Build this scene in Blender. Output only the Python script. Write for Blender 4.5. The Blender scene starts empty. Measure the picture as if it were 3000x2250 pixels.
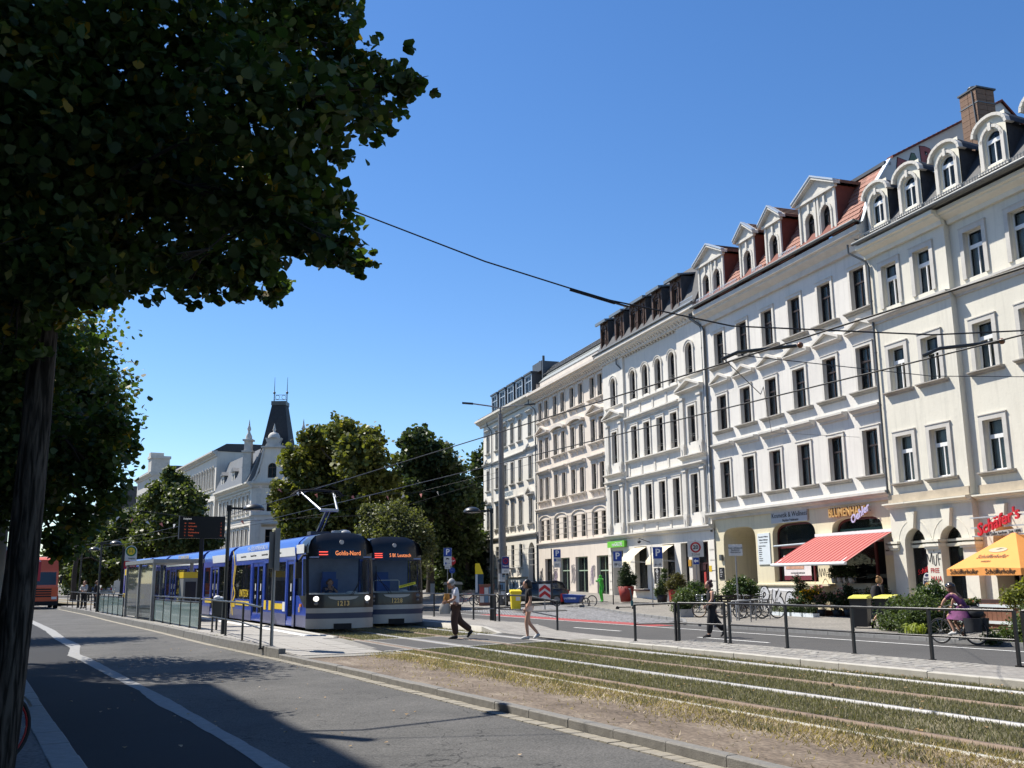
import bpy, bmesh, math, random
import numpy as np
from mathutils import Vector, Matrix
from math import sin, cos, pi, radians, atan2, sqrt
random.seed(7); np.random.seed(7)
SC = bpy.context.scene
COL = SC.collection

# ------------------------------------------------------------------ camera, sky, sun, exposure
F_PX = 2850.0
PITCH, ROLL, YAW = math.atan(571 / 2850.0), radians(0.58), radians(26.445)
CAM_H = 1.70
fw = Vector((sin(YAW) * cos(PITCH), cos(YAW) * cos(PITCH), sin(PITCH)))
r0 = Vector((cos(YAW), -sin(YAW), 0)); u0 = r0.cross(fw)
rr = r0 * cos(ROLL) - u0 * sin(ROLL); uu = r0 * sin(ROLL) + u0 * cos(ROLL)
cam_d = bpy.data.cameras.new('camera'); cam = bpy.data.objects.new('camera', cam_d); COL.objects.link(cam)
cam.matrix_world = Matrix(((rr.x, uu.x, -fw.x, 0), (rr.y, uu.y, -fw.y, 0), (rr.z, uu.z, -fw.z, CAM_H), (0, 0, 0, 1)))
cam_d.sensor_width = 36.0; cam_d.lens = F_PX / 3000 * 36.0
cam_d.clip_start = 0.1; cam_d.clip_end = 3000
SC.camera = cam
SUN_AZ, SUN_EL = radians(146), radians(54.2)      # azimuth the shadows point to, from +Y towards +X
world = bpy.data.worlds.new('World'); SC.world = world; world.use_nodes = True
wn = world.node_tree; bg = wn.nodes['Background']
sky = wn.nodes.new('ShaderNodeTexSky'); sky.sky_type = 'NISHITA'; sky.sun_disc = False
sky.sun_elevation = SUN_EL; sky.sun_rotation = SUN_AZ + pi
sky.air_density = 1.0; sky.dust_density = 0.15; sky.ozone_density = 3.5; sky.altitude = 100
hs = wn.nodes.new('ShaderNodeHueSaturation'); hs.inputs['Saturation'].default_value = 1.22; hs.inputs['Hue'].default_value = .505
wn.links.new(sky.outputs[0], hs.inputs['Color']); wn.links.new(hs.outputs[0], bg.inputs[0]); bg.inputs[1].default_value = 0.10
sun_d = bpy.data.lights.new('sun', 'SUN'); sun = bpy.data.objects.new('sun', sun_d); COL.objects.link(sun)
sun_d.energy = 5.0; sun_d.angle = radians(0.53); sun_d.color = (1.0, 0.94, 0.84)
ldir = Vector((sin(SUN_AZ) * cos(SUN_EL), cos(SUN_AZ) * cos(SUN_EL), -sin(SUN_EL)))
sun.rotation_euler = ldir.to_track_quat('-Z', 'Y').to_euler(); sun.location = (-20, 20, 60)
SC.view_settings.view_transform = 'Standard'; SC.view_settings.look = 'None'
SC.view_settings.exposure = 0.72; SC.view_settings.gamma = 1.0; SC.view_settings.use_curve_mapping = False
SC.cycles.max_bounces = 6; SC.cycles.transparent_max_bounces = 12
SC.cycles.diffuse_bounces = 3; SC.cycles.glossy_bounces = 3; SC.cycles.transmission_bounces = 4
SC.cycles.sample_clamp_indirect = 4.0

# ------------------------------------------------------------------ helpers
_M = {}
def M(name, col, rough=.8, var=.12, scale=3., bump=0., bscale=40., metal=0., spec=.4, emit=0., island=0., coat=0.):
    if name in _M: return _M[name]
    m = bpy.data.materials.new(name); m.use_nodes = True; nt = m.node_tree
    b = nt.nodes['Principled BSDF']
    b.inputs['Roughness'].default_value = rough; b.inputs['Metallic'].default_value = metal
    b.inputs['Specular IOR Level'].default_value = spec
    if coat: b.inputs['Coat Weight'].default_value = coat; b.inputs['Coat Roughness'].default_value = .08
    c = (*col, 1)
    tc = nt.nodes.new('ShaderNodeTexCoord')
    last = None
    if var > 0:
        n1 = nt.nodes.new('ShaderNodeTexNoise'); n1.inputs['Scale'].default_value = scale
        n1.inputs['Detail'].default_value = 6; n1.inputs['Roughness'].default_value = .65
        nt.links.new(tc.outputs['Object'], n1.inputs['Vector'])
        rp = nt.nodes.new('ShaderNodeMapRange'); rp.inputs[1].default_value = .25; rp.inputs[2].default_value = .75
        rp.inputs[3].default_value = 1 - var; rp.inputs[4].default_value = 1 + var
        nt.links.new(n1.outputs[0], rp.inputs[0])
        mx = nt.nodes.new('ShaderNodeVectorMath'); mx.operation = 'SCALE'; mx.inputs[0].default_value = col
        nt.links.new(rp.outputs[0], mx.inputs['Scale']); last = mx.outputs[0]
    if island > 0:
        g = nt.nodes.new('ShaderNodeNewGeometry')
        rp = nt.nodes.new('ShaderNodeMapRange'); rp.inputs[3].default_value = 1 - island; rp.inputs[4].default_value = 1 + island
        nt.links.new(g.outputs['Random Per Island'], rp.inputs[0])
        mx = nt.nodes.new('ShaderNodeVectorMath'); mx.operation = 'SCALE'; mx.inputs[0].default_value = col
        if last: nt.links.new(last, mx.inputs[0])
        nt.links.new(rp.outputs[0], mx.inputs['Scale']); last = mx.outputs[0]
    if last: nt.links.new(last, b.inputs['Base Color'])
    else: b.inputs['Base Color'].default_value = c
    if emit:
        b.inputs['Emission Color'].default_value = c; b.inputs['Emission Strength'].default_value = emit
    if bump:
        n2 = nt.nodes.new('ShaderNodeTexNoise'); n2.inputs['Scale'].default_value = bscale; n2.inputs['Detail'].default_value = 5
        nt.links.new(tc.outputs['Object'], n2.inputs['Vector'])
        bp = nt.nodes.new('ShaderNodeBump'); bp.inputs['Strength'].default_value = bump; bp.inputs['Distance'].default_value = .02
        nt.links.new(n2.outputs[0], bp.inputs['Height']); nt.links.new(bp.outputs[0], b.inputs['Normal'])
    _M[name] = m; return m

def plaster(name, col, streak=.10, var=.06, bump=.2):
    if name in _M: return _M[name]
    m = bpy.data.materials.new(name); m.use_nodes = True; nt = m.node_tree; b = nt.nodes['Principled BSDF']; b.inputs['Roughness'].default_value = .92; b.inputs['Specular IOR Level'].default_value = .2
    tc = nt.nodes.new('ShaderNodeTexCoord'); last = None; ks = []
    for sc, s, lo, hi, p0, p1 in (((1,1,1),.5,1-var,1+var,.3,.7), ((5,5,.35),1.,1-streak,1.03,.28,.5), ((1,1,1),3.5,1-streak*.8,1.02,.25,.42)):
        mp = nt.nodes.new('ShaderNodeMapping'); mp.inputs['Scale'].default_value = sc; nt.links.new(tc.outputs['Object'], mp.inputs[0])
        n = nt.nodes.new('ShaderNodeTexNoise'); n.inputs['Scale'].default_value = s; n.inputs['Detail'].default_value = 7; n.inputs['Roughness'].default_value = .62; nt.links.new(mp.outputs[0], n.inputs['Vector'])
        r = nt.nodes.new('ShaderNodeMapRange'); r.inputs[1].default_value = p0; r.inputs[2].default_value = p1; r.inputs[3].default_value = lo; r.inputs[4].default_value = hi; nt.links.new(n.outputs[0], r.inputs[0])
        v = nt.nodes.new('ShaderNodeVectorMath'); v.operation = 'SCALE'; v.inputs[0].default_value = col
        if last: nt.links.new(last, v.inputs[0])
        nt.links.new(r.outputs[0], v.inputs['Scale']); last = v.outputs[0]
    nt.links.new(last, b.inputs['Base Color'])
    n2 = nt.nodes.new('ShaderNodeTexNoise'); n2.inputs['Scale'].default_value = 9; n2.inputs['Detail'].default_value = 6; nt.links.new(tc.outputs['Object'], n2.inputs['Vector'])
    bp = nt.nodes.new('ShaderNodeBump'); bp.inputs['Strength'].default_value = bump; bp.inputs['Distance'].default_value = .03; nt.links.new(n2.outputs[0], bp.inputs['Height']); nt.links.new(bp.outputs[0], b.inputs['Normal'])
    _M[name] = m; return m

def leafmat(name, col, trans=.35, var=.45, col2=None):
    if name in _M: return _M[name]
    m = bpy.data.materials.new(name); m.use_nodes = True; nt = m.node_tree
    for n in list(nt.nodes): nt.nodes.remove(n)
    out = nt.nodes.new('ShaderNodeOutputMaterial'); mix = nt.nodes.new('ShaderNodeMixShader')
    d = nt.nodes.new('ShaderNodeBsdfPrincipled'); d.inputs['Roughness'].default_value = .5; d.inputs['Specular IOR Level'].default_value = .3
    t = nt.nodes.new('ShaderNodeBsdfTranslucent')
    g = nt.nodes.new('ShaderNodeNewGeometry'); rp = nt.nodes.new('ShaderNodeValToRGB')
    e = rp.color_ramp.elements
    e[0].color = tuple(x * (1 - var) for x in col) + (1,); e[1].color = tuple(min(1, x * (1 + var)) for x in col) + (1,)
    if col2:
        k = rp.color_ramp.elements.new(.93); k.color = tuple(min(1, x * (1 + var)) for x in col) + (1,)
        e[len(e) - 1].color = (*col2, 1)
    nt.links.new(g.outputs['Random Per Island'], rp.inputs[0])
    nt.links.new(rp.outputs[0], d.inputs['Base Color'])
    s = nt.nodes.new('ShaderNodeVectorMath'); s.operation = 'MULTIPLY'; s.inputs[1].default_value = (1.6, 1.7, .6)
    nt.links.new(rp.outputs[0], s.inputs[0]); nt.links.new(s.outputs[0], t.inputs[0])
    mix.inputs[0].default_value = trans
    nt.links.new(d.outputs[0], mix.inputs[1]); nt.links.new(t.outputs[0], mix.inputs[2]); nt.links.new(mix.outputs[0], out.inputs[0])
    _M[name] = m; return m

def glassmat(name, tint=(.02, .025, .03), clear=.5, rough=.02, wave=0.0):
    if name in _M: return _M[name]
    m = bpy.data.materials.new(name); m.use_nodes = True; nt = m.node_tree
    for n in list(nt.nodes): nt.nodes.remove(n)
    out = nt.nodes.new('ShaderNodeOutputMaterial'); mix = nt.nodes.new('ShaderNodeMixShader')
    p = nt.nodes.new('ShaderNodeBsdfPrincipled'); p.inputs['Base Color'].default_value = (*tint, 1)
    p.inputs['Roughness'].default_value = rough; p.inputs['Specular IOR Level'].default_value = .7
    t = nt.nodes.new('ShaderNodeBsdfTransparent'); t.inputs[0].default_value = (.82, .87, .87, 1)
    lw = nt.nodes.new('ShaderNodeLayerWeight'); lw.inputs[0].default_value = .35
    mr = nt.nodes.new('ShaderNodeMapRange'); mr.inputs[3].default_value = clear; mr.inputs[4].default_value = clear*.3
    nt.links.new(lw.outputs['Facing'], mr.inputs[0]); nt.links.new(mr.outputs[0], mix.inputs[0])
    nt.links.new(p.outputs[0], mix.inputs[1]); nt.links.new(t.outputs[0], mix.inputs[2]); nt.links.new(mix.outputs[0], out.inputs[0])
    if wave:
        tc = nt.nodes.new('ShaderNodeTexCoord'); n2 = nt.nodes.new('ShaderNodeTexNoise'); n2.inputs['Scale'].default_value = 1.7
        bp = nt.nodes.new('ShaderNodeBump'); bp.inputs['Strength'].default_value = wave; bp.inputs['Distance'].default_value = .02
        nt.links.new(tc.outputs['Object'], n2.inputs[0]); nt.links.new(n2.outputs[0], bp.inputs['Height']); nt.links.new(bp.outputs[0], p.inputs['Normal'])
    _M[name] = m; return m

class MB:
    def __init__(s): s.v = []; s.f = []; s.m = []; s.sm = []
    def add(s, vs, fs, mi=0, sm=False):
        o = len(s.v); s.v.extend([tuple(v) for v in vs])
        for f in fs: s.f.append([i + o for i in f]); s.m.append(mi); s.sm.append(sm)
        return s
    def box(s, x0, x1, y0, y1, z0, z1, mi=0):
        return s.add([(x0,y0,z0),(x1,y0,z0),(x1,y1,z0),(x0,y1,z0),(x0,y0,z1),(x1,y0,z1),(x1,y1,z1),(x0,y1,z1)],
              [(0,3,2,1),(4,5,6,7),(0,1,5,4),(1,2,6,5),(2,3,7,6),(3,0,4,7)], mi)
    def cbox(s, c, d, mi=0): return s.box(c[0]-d[0]/2,c[0]+d[0]/2,c[1]-d[1]/2,c[1]+d[1]/2,c[2]-d[2]/2,c[2]+d[2]/2,mi)
    def obox(s, p, q, w, h, mi=0, up=(0,0,1)):      # bar from p to q, width w, height h
        p, q = Vector(p), Vector(q); d = (q-p).normalized(); u = Vector(up)
        if abs(d.dot(u)) > .98: u = Vector((1,0,0))
        a = d.cross(u).normalized(); b = a.cross(d)
        vs = [e + a*i*w/2 + b*j*h/2 for e in (p,q) for (i,j) in ((-1,-1),(1,-1),(1,1),(-1,1))]
        return s.add(vs, [(0,3,2,1),(4,5,6,7),(0,1,5,4),(1,2,6,5),(2,3,7,6),(3,0,4,7)], mi)
    def cyl(s, p, q, r0, r1=None, n=8, mi=0, cap=True, sm=True):
        r1 = r0 if r1 is None else r1
        p, q = Vector(p), Vector(q); d = (q-p)
        if d.length < 1e-6: return s
        d.normalize(); u = Vector((0,0,1)) if abs(d.z) < .95 else Vector((1,0,0))
        a = d.cross(u).normalized(); b = d.cross(a)
        vs = []
        for e, r in ((p,r0),(q,r1)):
            for i in range(n):
                t = 2*pi*i/n; vs.append(e + a*cos(t)*r + b*sin(t)*r)
        fs = [(i,(i+1)%n,n+(i+1)%n,n+i) for i in range(n)]
        s.add(vs, fs, mi, sm)
        if cap: s.add(vs[:n], [list(range(n))[::-1]], mi); s.add(vs[n:], [list(range(n))], mi)
        return s
    def path(s, pts, r, n=6, mi=0):
        rs = r if isinstance(r, (list, tuple)) else [r]*len(pts)
        P_ = [Vector(p) for p in pts]; vs = []
        up = Vector((0,0,1))
        for i, p in enumerate(P_):
            d = (P_[min(i+1,len(P_)-1)] - P_[max(i-1,0)]).normalized()
            u = up if abs(d.dot(up)) < .95 else Vector((1,0,0))
            a = d.cross(u).normalized(); b = d.cross(a)
            for k in range(n): t = 2*pi*k/n; vs.append(p + a*cos(t)*rs[i] + b*sin(t)*rs[i])
        fs = [(i*n+k, i*n+(k+1)%n, (i+1)*n+(k+1)%n, (i+1)*n+k) for i in range(len(P_)-1) for k in range(n)]
        s.add(vs, fs, mi, True); s.add(vs[:n], [list(range(n))], mi); s.add(vs[-n:], [list(range(n))], mi); return s
    def prism(s, poly, axis, a, b, mi=0):
        n = len(poly)
        def mk(t):
            if axis == 'x': return [(t,p[0],p[1]) for p in poly]
            if axis == 'y': return [(p[0],t,p[1]) for p in poly]
            return [(p[0],p[1],t) for p in poly]
        vs = mk(a)+mk(b)
        s.add(vs, [list(range(n)), list(range(n,2*n))[::-1]] + [(i,(i+1)%n,n+(i+1)%n,n+i) for i in range(n)], mi); return s
    def lathe(s, prof, c=(0,0,0), n=12, mi=0, sx=1., sy=1.):
        vs = [(c[0]+r*sx*cos(2*pi*k/n), c[1]+r*sy*sin(2*pi*k/n), c[2]+z) for r,z in prof for k in range(n)]
        fs = [(i*n+k, i*n+(k+1)%n, (i+1)*n+(k+1)%n, (i+1)*n+k) for i in range(len(prof)-1) for k in range(n)]
        return s.add(vs, fs, mi, True)
    def loft(s, rings, mi=0, cap=True, closed=True, sm=True):
        n = len(rings[0]); vs = [p for r in rings for p in r]
        k_ = n if closed else n-1
        fs = [(i*n+k, i*n+(k+1)%n, (i+1)*n+(k+1)%n, (i+1)*n+k) for i in range(len(rings)-1) for k in range(k_)]
        s.add(vs, fs, mi, sm)
        if cap: s.add(rings[0], [list(range(n))[::-1]], mi); s.add(rings[-1], [list(range(n))], mi)
        return s
    def ball(s, c, r, mi=0, n=8, m=6):
        r = (r,r,r) if isinstance(r,(int,float)) else r
        rings = [[(c[0]+r[0]*sin(pi*(j+.02)/(m+.04))*cos(2*pi*k/n), c[1]+r[1]*sin(pi*(j+.02)/(m+.04))*sin(2*pi*k/n), c[2]-r[2]*cos(pi*j/m)) for k in range(n)] for j in range(m+1)]
        return s.loft(rings, mi)
    def poly(s, pts, mi=0): return s.add(pts, [list(range(len(pts)))], mi)
    def torus(s, c, R, r, ax='x', n=24, m=6, mi=0):
        rings = []
        for i in range(n):
            t = 2*pi*i/n; ring = []
            for j in range(m):
                p = 2*pi*j/m; q = R+r*cos(p)
                a, b, d = q*cos(t), q*sin(t), r*sin(p)
                ring.append((c[0]+d, c[1]+a, c[2]+b) if ax == 'x' else (c[0]+a, c[1]+d, c[2]+b) if ax == 'y' else (c[0]+a, c[1]+b, c[2]+d))
            rings.append(ring)
        rings.append(rings[0]); return s.loft(rings, mi, cap=False)
    def mesh(s, name, mats, fix=True):
        me = bpy.data.meshes.new(name); me.from_pydata(s.v, [], s.f)
        for m in (mats if isinstance(mats,(list,tuple)) else [mats]): me.materials.append(m)
        me.polygons.foreach_set('material_index', s.m); me.polygons.foreach_set('use_smooth', s.sm)
        if fix:
            bm = bmesh.new(); bm.from_mesh(me); bmesh.ops.recalc_face_normals(bm, faces=bm.faces); bm.to_mesh(me); bm.free()
        me.update(); return me
    def obj(s, name, mats, parent=None, loc=(0,0,0), rot=(0,0,0), fix=True):
        return link(name, s.mesh(name, mats, fix), parent, loc, rot)

def link(name, data, parent=None, loc=(0,0,0), rot=(0,0,0)):
    o = bpy.data.objects.new(name, data); COL.objects.link(o)
    o.location = loc; o.rotation_euler = rot
    if parent: o.parent = parent
    return o
def tag(o, label, cat, group=None):
    o['label'] = label; o['category'] = cat
    if group: o['group'] = group
    return o
def thing(name, label, cat, loc=(0,0,0), rz=0., group=None):
    o = link(name, None, None, loc, (0,0,rz)); o.empty_display_size = .3
    return tag(o, label, cat, group)
def struct(o): o['kind'] = 'structure'; return o
def stuff(o): o['kind'] = 'stuff'; return o
def copy_tree(o, parent=None):
    c = o.copy(); COL.objects.link(c)
    if parent: c.parent = parent
    for ch in list(o.children): copy_tree(ch, c)
    return c
def np_obj(name, V, Fc, mats, parent=None, loc=(0,0,0)):
    V = np.asarray(V, np.float32); Fc = np.asarray(Fc, np.int32); k = Fc.shape[1]
    me = bpy.data.meshes.new(name); me.vertices.add(len(V)); me.vertices.foreach_set('co', V.ravel())
    me.loops.add(Fc.size); me.loops.foreach_set('vertex_index', Fc.ravel())
    me.polygons.add(len(Fc)); me.polygons.foreach_set('loop_start', np.arange(len(Fc), dtype=np.int32)*k)
    me.polygons.foreach_set('loop_total', np.full(len(Fc), k, np.int32))
    for m in (mats if isinstance(mats,(list,tuple)) else [mats]): me.materials.append(m)
    me.update(calc_edges=True); me.validate()
    return link(name, me, parent, loc)
_txt = {}
def text_mesh(s, size=1., ext=.004, mat=None, shear=0., spacing=1., align='CENTER', bold=0.):
    key = (s,size,ext,mat.name,shear,spacing,align,bold)
    if key in _txt: return _txt[key]
    cu = bpy.data.curves.new('lettering', 'FONT'); cu.body = s; cu.size = size; cu.extrude = ext; cu.shear = shear
    cu.space_character = spacing; cu.align_x = align; cu.align_y = 'CENTER'; cu.resolution_u = 2; cu.offset = bold
    o = bpy.data.objects.new('lettering', cu); COL.objects.link(o)
    dg = bpy.context.evaluated_depsgraph_get(); me = bpy.data.meshes.new_from_object(o.evaluated_get(dg))
    bpy.data.objects.remove(o); bpy.data.curves.remove(cu)
    me.materials.clear(); me.materials.append(mat); _txt[key] = me; return me
def text(s, parent, loc, size, mat, rz=0., shear=0., ext=.004, spacing=1., name='lettering', rx=pi/2, ry=0., align='CENTER', bold=0., sx=1.):
    # upright text, read from -Y
    o = link(name, text_mesh(s, size, ext, mat, shear, spacing, align, bold), parent, loc, (rx, ry, rz)); o.scale = (sx,1,1); return o
def ribbon(mb, pts, w, y=0., mi=0, n=6):            # flat painted stroke in the XZ plane through smooth points
    P_ = [Vector((p[0],0,p[1])) for p in pts]; Q = []
    for i in range(len(P_)-1):
        a = P_[max(i-1,0)]; b = P_[i]; c = P_[i+1]; d = P_[min(i+2,len(P_)-1)]
        for k in range(n):
            t = k/n; Q.append(.5*((2*b)+(c-a)*t+(2*a-5*b+4*c-d)*t*t+(3*b-a-3*c+d)*t**3))
    Q.append(P_[-1]); vs = []
    for i, p in enumerate(Q):
        d = (Q[min(i+1,len(Q)-1)]-Q[max(i-1,0)])
        d = d.normalized() if d.length > 1e-6 else Vector((1,0,0)); nrm = Vector((-d.z,0,d.x))
        vs += [(p.x+nrm.x*w/2, y, p.z+nrm.z*w/2), (p.x-nrm.x*w/2, y, p.z-nrm.z*w/2)]
    mb.add(vs, [(2*i,2*i+1,2*i+3,2*i+2) for i in range(len(Q)-1)], mi)

# ------------------------------------------------------------------ ground shape
FA = radians(8.0); TX, TY = sin(FA), cos(FA); NX, NY = TY, -TX      # facade row: direction away, direction into the houses
OX, OY = 34.12, 31.01
def sm(t): t = min(1., max(0., t)); return t*t*(3-2*t)
def fcoord(x, y): a, b = x-OX, y-OY; return -(a*TX+b*TY), -(a*NX+b*NY)
def gz(x, y):
    if x < 15.6: return 0.
    s, d = fcoord(x, y)
    return -0.2*sm((x-15.6)/2.) + 0.85*sm((-s-6)/36.)*sm((14-d)/13.)
def fworld(s, d): return OX - TX*s - NX*d, OY - TY*s - NY*d
def interp(t, pts):
    if t <= pts[0][0]: a, b = pts[0], pts[1]
    elif t >= pts[-1][0]: a, b = pts[-2], pts[-1]
    else:
        for a, b in zip(pts, pts[1:]):
            if a[0] <= t <= b[0]: break
    return a[1] + (b[1]-a[1])*(t-a[0])/(b[0]-a[0])
KX = [(-25,6.45),(8.7,6.25),(13,6.14),(19.7,5.92),(23.8,5.66),(27.3,5.42),(31,5.2),(40,4.82),(52,4.15),(62,3.74),(75,2.93),(110,.4),(150,-3.)]
def kx(y): return interp(y, KX)                      # kerb between left road and tracks
LX = [(-25,1.6),(0,1.2),(10.4,.73),(12.5,.63),(14.1,.55),(17,.41),(30,-.15),(50,-1.3),(75,-2.6),(110,-5.),(150,-8.5)]
def lx(y): return interp(y, LX)                      # road-side edge of the left kerb
def tc_(y): return -0.00115*max(0., min(y, 90)-30)**2 - (.138*(y-90) if y > 90 else 0)   # how the tracks bend away
ROAD = -0.12
# ------------------------------------------------------------------ setting: ground, roads, kerbs, tracks
def ground_mat(name, cols, scale, fine=60., bump=.4, rough=.9, crack=0., stretch=(1,1,1), spots=None):
    m = bpy.data.materials.new(name); m.use_nodes = True; nt = m.node_tree; b = nt.nodes['Principled BSDF']
    b.inputs['Roughness'].default_value = rough; b.inputs['Specular IOR Level'].default_value = .25
    tc = nt.nodes.new('ShaderNodeTexCoord'); mp = nt.nodes.new('ShaderNodeMapping'); mp.inputs['Scale'].default_value = stretch
    nt.links.new(tc.outputs['Object'], mp.inputs[0])
    n1 = nt.nodes.new('ShaderNodeTexNoise'); n1.inputs['Scale'].default_value = scale; n1.inputs['Detail'].default_value = 8; n1.inputs['Roughness'].default_value = .7
    nt.links.new(mp.outputs[0], n1.inputs['Vector'])
    cr = nt.nodes.new('ShaderNodeValToRGB'); e = cr.color_ramp.elements
    e[0].position = .3; e[1].position = .7; e[0].color = (*cols[0],1); e[1].color = (*cols[-1],1)
    for i, c in enumerate(cols[1:-1]): k = e.new(.3+.4*(i+1)/(len(cols)-1)); k.color = (*c,1)
    nt.links.new(n1.outputs[0], cr.inputs[0])
    n2 = nt.nodes.new('ShaderNodeTexNoise'); n2.inputs['Scale'].default_value = fine; n2.inputs['Detail'].default_value = 3
    nt.links.new(mp.outputs[0], n2.inputs['Vector'])
    mr = nt.nodes.new('ShaderNodeMapRange'); mr.inputs[1].default_value = .3; mr.inputs[2].default_value = .7; mr.inputs[3].default_value = .62; mr.inputs[4].default_value = 1.38
    nt.links.new(n2.outputs[0], mr.inputs[0])
    vm = nt.nodes.new('ShaderNodeVectorMath'); vm.operation = 'SCALE'; nt.links.new(cr.outputs[0], vm.inputs[0]); nt.links.new(mr.outputs[0], vm.inputs['Scale'])
    last = vm.outputs[0]; hgt = n2.outputs[0]
    if crack:
        n3 = nt.nodes.new('ShaderNodeTexNoise'); n3.inputs['Scale'].default_value = 2.5; n3.inputs['Detail'].default_value = 4
        nt.links.new(mp.outputs[0], n3.inputs['Vector'])
        ad = nt.nodes.new('ShaderNodeVectorMath'); ad.operation = 'MULTIPLY_ADD'; ad.inputs[1].default_value = (.6,.6,.6)
        nt.links.new(n3.outputs['Color'], ad.inputs[0]); nt.links.new(mp.outputs[0], ad.inputs[2])
        vo = nt.nodes.new('ShaderNodeTexVoronoi'); vo.feature = 'DISTANCE_TO_EDGE'; vo.inputs['Scale'].default_value = crack
        nt.links.new(ad.outputs[0], vo.inputs['Vector'])
        n4 = nt.nodes.new('ShaderNodeTexNoise'); n4.inputs['Scale'].default_value = .35; nt.links.new(mp.outputs[0], n4.inputs['Vector'])
        m4 = nt.nodes.new('ShaderNodeMapRange'); m4.inputs[1].default_value = .45; m4.inputs[2].default_value = .65; m4.inputs[3].default_value = .0; m4.inputs[4].default_value = .012
        nt.links.new(n4.outputs[0], m4.inputs[0])
        lt = nt.nodes.new('ShaderNodeMath'); lt.operation = 'LESS_THAN'; nt.links.new(vo.outputs[0], lt.inputs[0]); nt.links.new(m4.outputs[0], lt.inputs[1])
        mx = nt.nodes.new('ShaderNodeMix'); mx.data_type = 'RGBA'; nt.links.new(lt.outputs[0], mx.inputs[0]); nt.links.new(last, mx.inputs[6])
        mx.inputs[7].default_value = (.035,.035,.034,1); last = mx.outputs[2]
    nt.links.new(last, b.inputs['Base Color'])
    bp = nt.nodes.new('ShaderNodeBump'); bp.inputs['Strength'].default_value = bump; bp.inputs['Distance'].default_value = .015
    nt.links.new(hgt, bp.inputs['Height']); nt.links.new(bp.outputs[0], b.inputs['Normal'])
    _M[name] = m; return m

asphalt = ground_mat('asphalt_worn', [(.066,.065,.063),(.090,.088,.084),(.118,.114,.109)], .5, 45, .7, crack=1.1)
asphalt_dark = ground_mat('asphalt_smooth', [(.020,.021,.024),(.028,.029,.032)], .35, 70, .3)  # smooth dark asphalt, its colour darkened further to deepen the shade on the lane
asphalt_st = ground_mat('asphalt_street', [(.066,.065,.064),(.085,.083,.081)], .3, 50, .4)
soil = ground_mat('dry_soil', [(.085,.066,.05),(.15,.118,.09),(.25,.21,.165)], 1.2, 30, .8, stretch=(1,.5,1))
turf = ground_mat('turf_soil', [(.10,.09,.05),(.16,.14,.085),(.22,.19,.125)], 1.5, 25, .8)
concrete = ground_mat('concrete_slab', [(.19,.18,.162),(.27,.258,.235)], .8, 40, .3)
granite = M('granite_kerb', (.165,.158,.145), .8, .25, 8, .3, 60, island=.15)
granite_l = M('granite_light', (.24,.24,.235), .8, .2, 8, .2, 60)
conc_kerb = M('concrete_kerb', (.40,.385,.345), .85, .12, 6, .2, 50)
gutter_m = M('gutter_paving', (.235,.215,.175), .85, .2, 6, .3, 50, island=.2)
white_paint = M('road_paint', (.62,.62,.60), .7, .25, 9)
red_paint = M('bike_lane_paint', (.30,.055,.055), .8, .2, 3)
steel_rail = M('polished_rail', (.30,.30,.31), .5, .1, 6, spec=.5)
rust_rail = M('rusty_rail', (.19,.135,.10), .7, .25, 9, .2)
paver = M('grey_paver', (.33,.315,.285), .85, .14, 4, .2, 40, island=.12)
slab_m = M('paving_slab', (.29,.275,.25), .85, .14, 3, .2, 40, island=.14)
cobble_m = M('cobble', (.17,.17,.175), .6, .2, 8, .3, 40, island=.3)
mosaic_m = ground_mat('mosaic_paving', [(.17,.16,.145),(.25,.235,.21)], .6, 14, .8)

def grid(name, xs, ys, zf, mat, xf=None):
    V = []; nx = len(xs)
    for y in ys:
        for x in xs:
            X = x if xf is None else xf(x, y); V.append((X, y, zf(X, y)))
    Fc = [(j*nx+i, j*nx+i+1, (j+1)*nx+i+1, (j+1)*nx+i) for j in range(len(ys)-1) for i in range(nx-1)]
    return np_obj(name, V, Fc, mat)
def lin(a, b, n): return [a+(b-a)*i/(n-1) for i in range(n)]

earth = ground_mat('city_ground', [(.10,.095,.085),(.16,.15,.135)], .2, 8, .3)
xs = [-1200,-400,-150,-60,-20,0,8,15.6]+lin(16,75,60)+[90,130,200,400,1500]
ys = [-600,-200,-60]+lin(-30,130,81)+[160,220,320,600,2000]
struct(grid('ground', xs, ys, lambda x,y: (-.3 if x < 15.7 else gz(x,y)-.08), earth))
yy = lin(-25,150,71)
struct(grid('left_road', [0,.5,1], yy, lambda x,y: ROAD, asphalt, lambda t,y: lx(y)+(kx(y)-lx(y))*t))
STL = [(-25,2.75),(0,2.6),(10.3,2.29),(11.7,2.27),(14.4,2.14),(16.4,1.98),(18.4,1.96),(21.7,1.71),(26.5,1.40),(28.2,1.22),(29.5,1.30),(31.5,1.42),(37,1.15),(43,1.02),(60,.2),(75,-.6)]
STR = [(-25,3.05),(0,2.85),(10.2,2.53),(11.9,2.46),(13.9,2.37),(16.8,2.26),(18.7,2.14),(22.3,1.93),(27.0,1.68),(28.4,1.52),(29.9,1.60),(32.8,1.75),(37,1.5),(43.6,1.36),(60,.5),(75,-.3)]
ys2 = sorted(set(lin(-24,74,50)+[26.5,28.3,29.6,31.5]))
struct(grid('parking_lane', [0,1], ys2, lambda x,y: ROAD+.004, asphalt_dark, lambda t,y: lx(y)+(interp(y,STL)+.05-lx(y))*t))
rng = random.Random(3)
struct(grid('gutter_strip', [0,1], [y+rng.uniform(-.2,.2) for y in lin(-24,74,230)], lambda x,y: ROAD+.009, granite_l,
     lambda t,y: (interp(y,STL)+rng.uniform(-.012,.012) if t == 0 else interp(y,STR)+rng.uniform(-.012,.012))))
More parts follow.
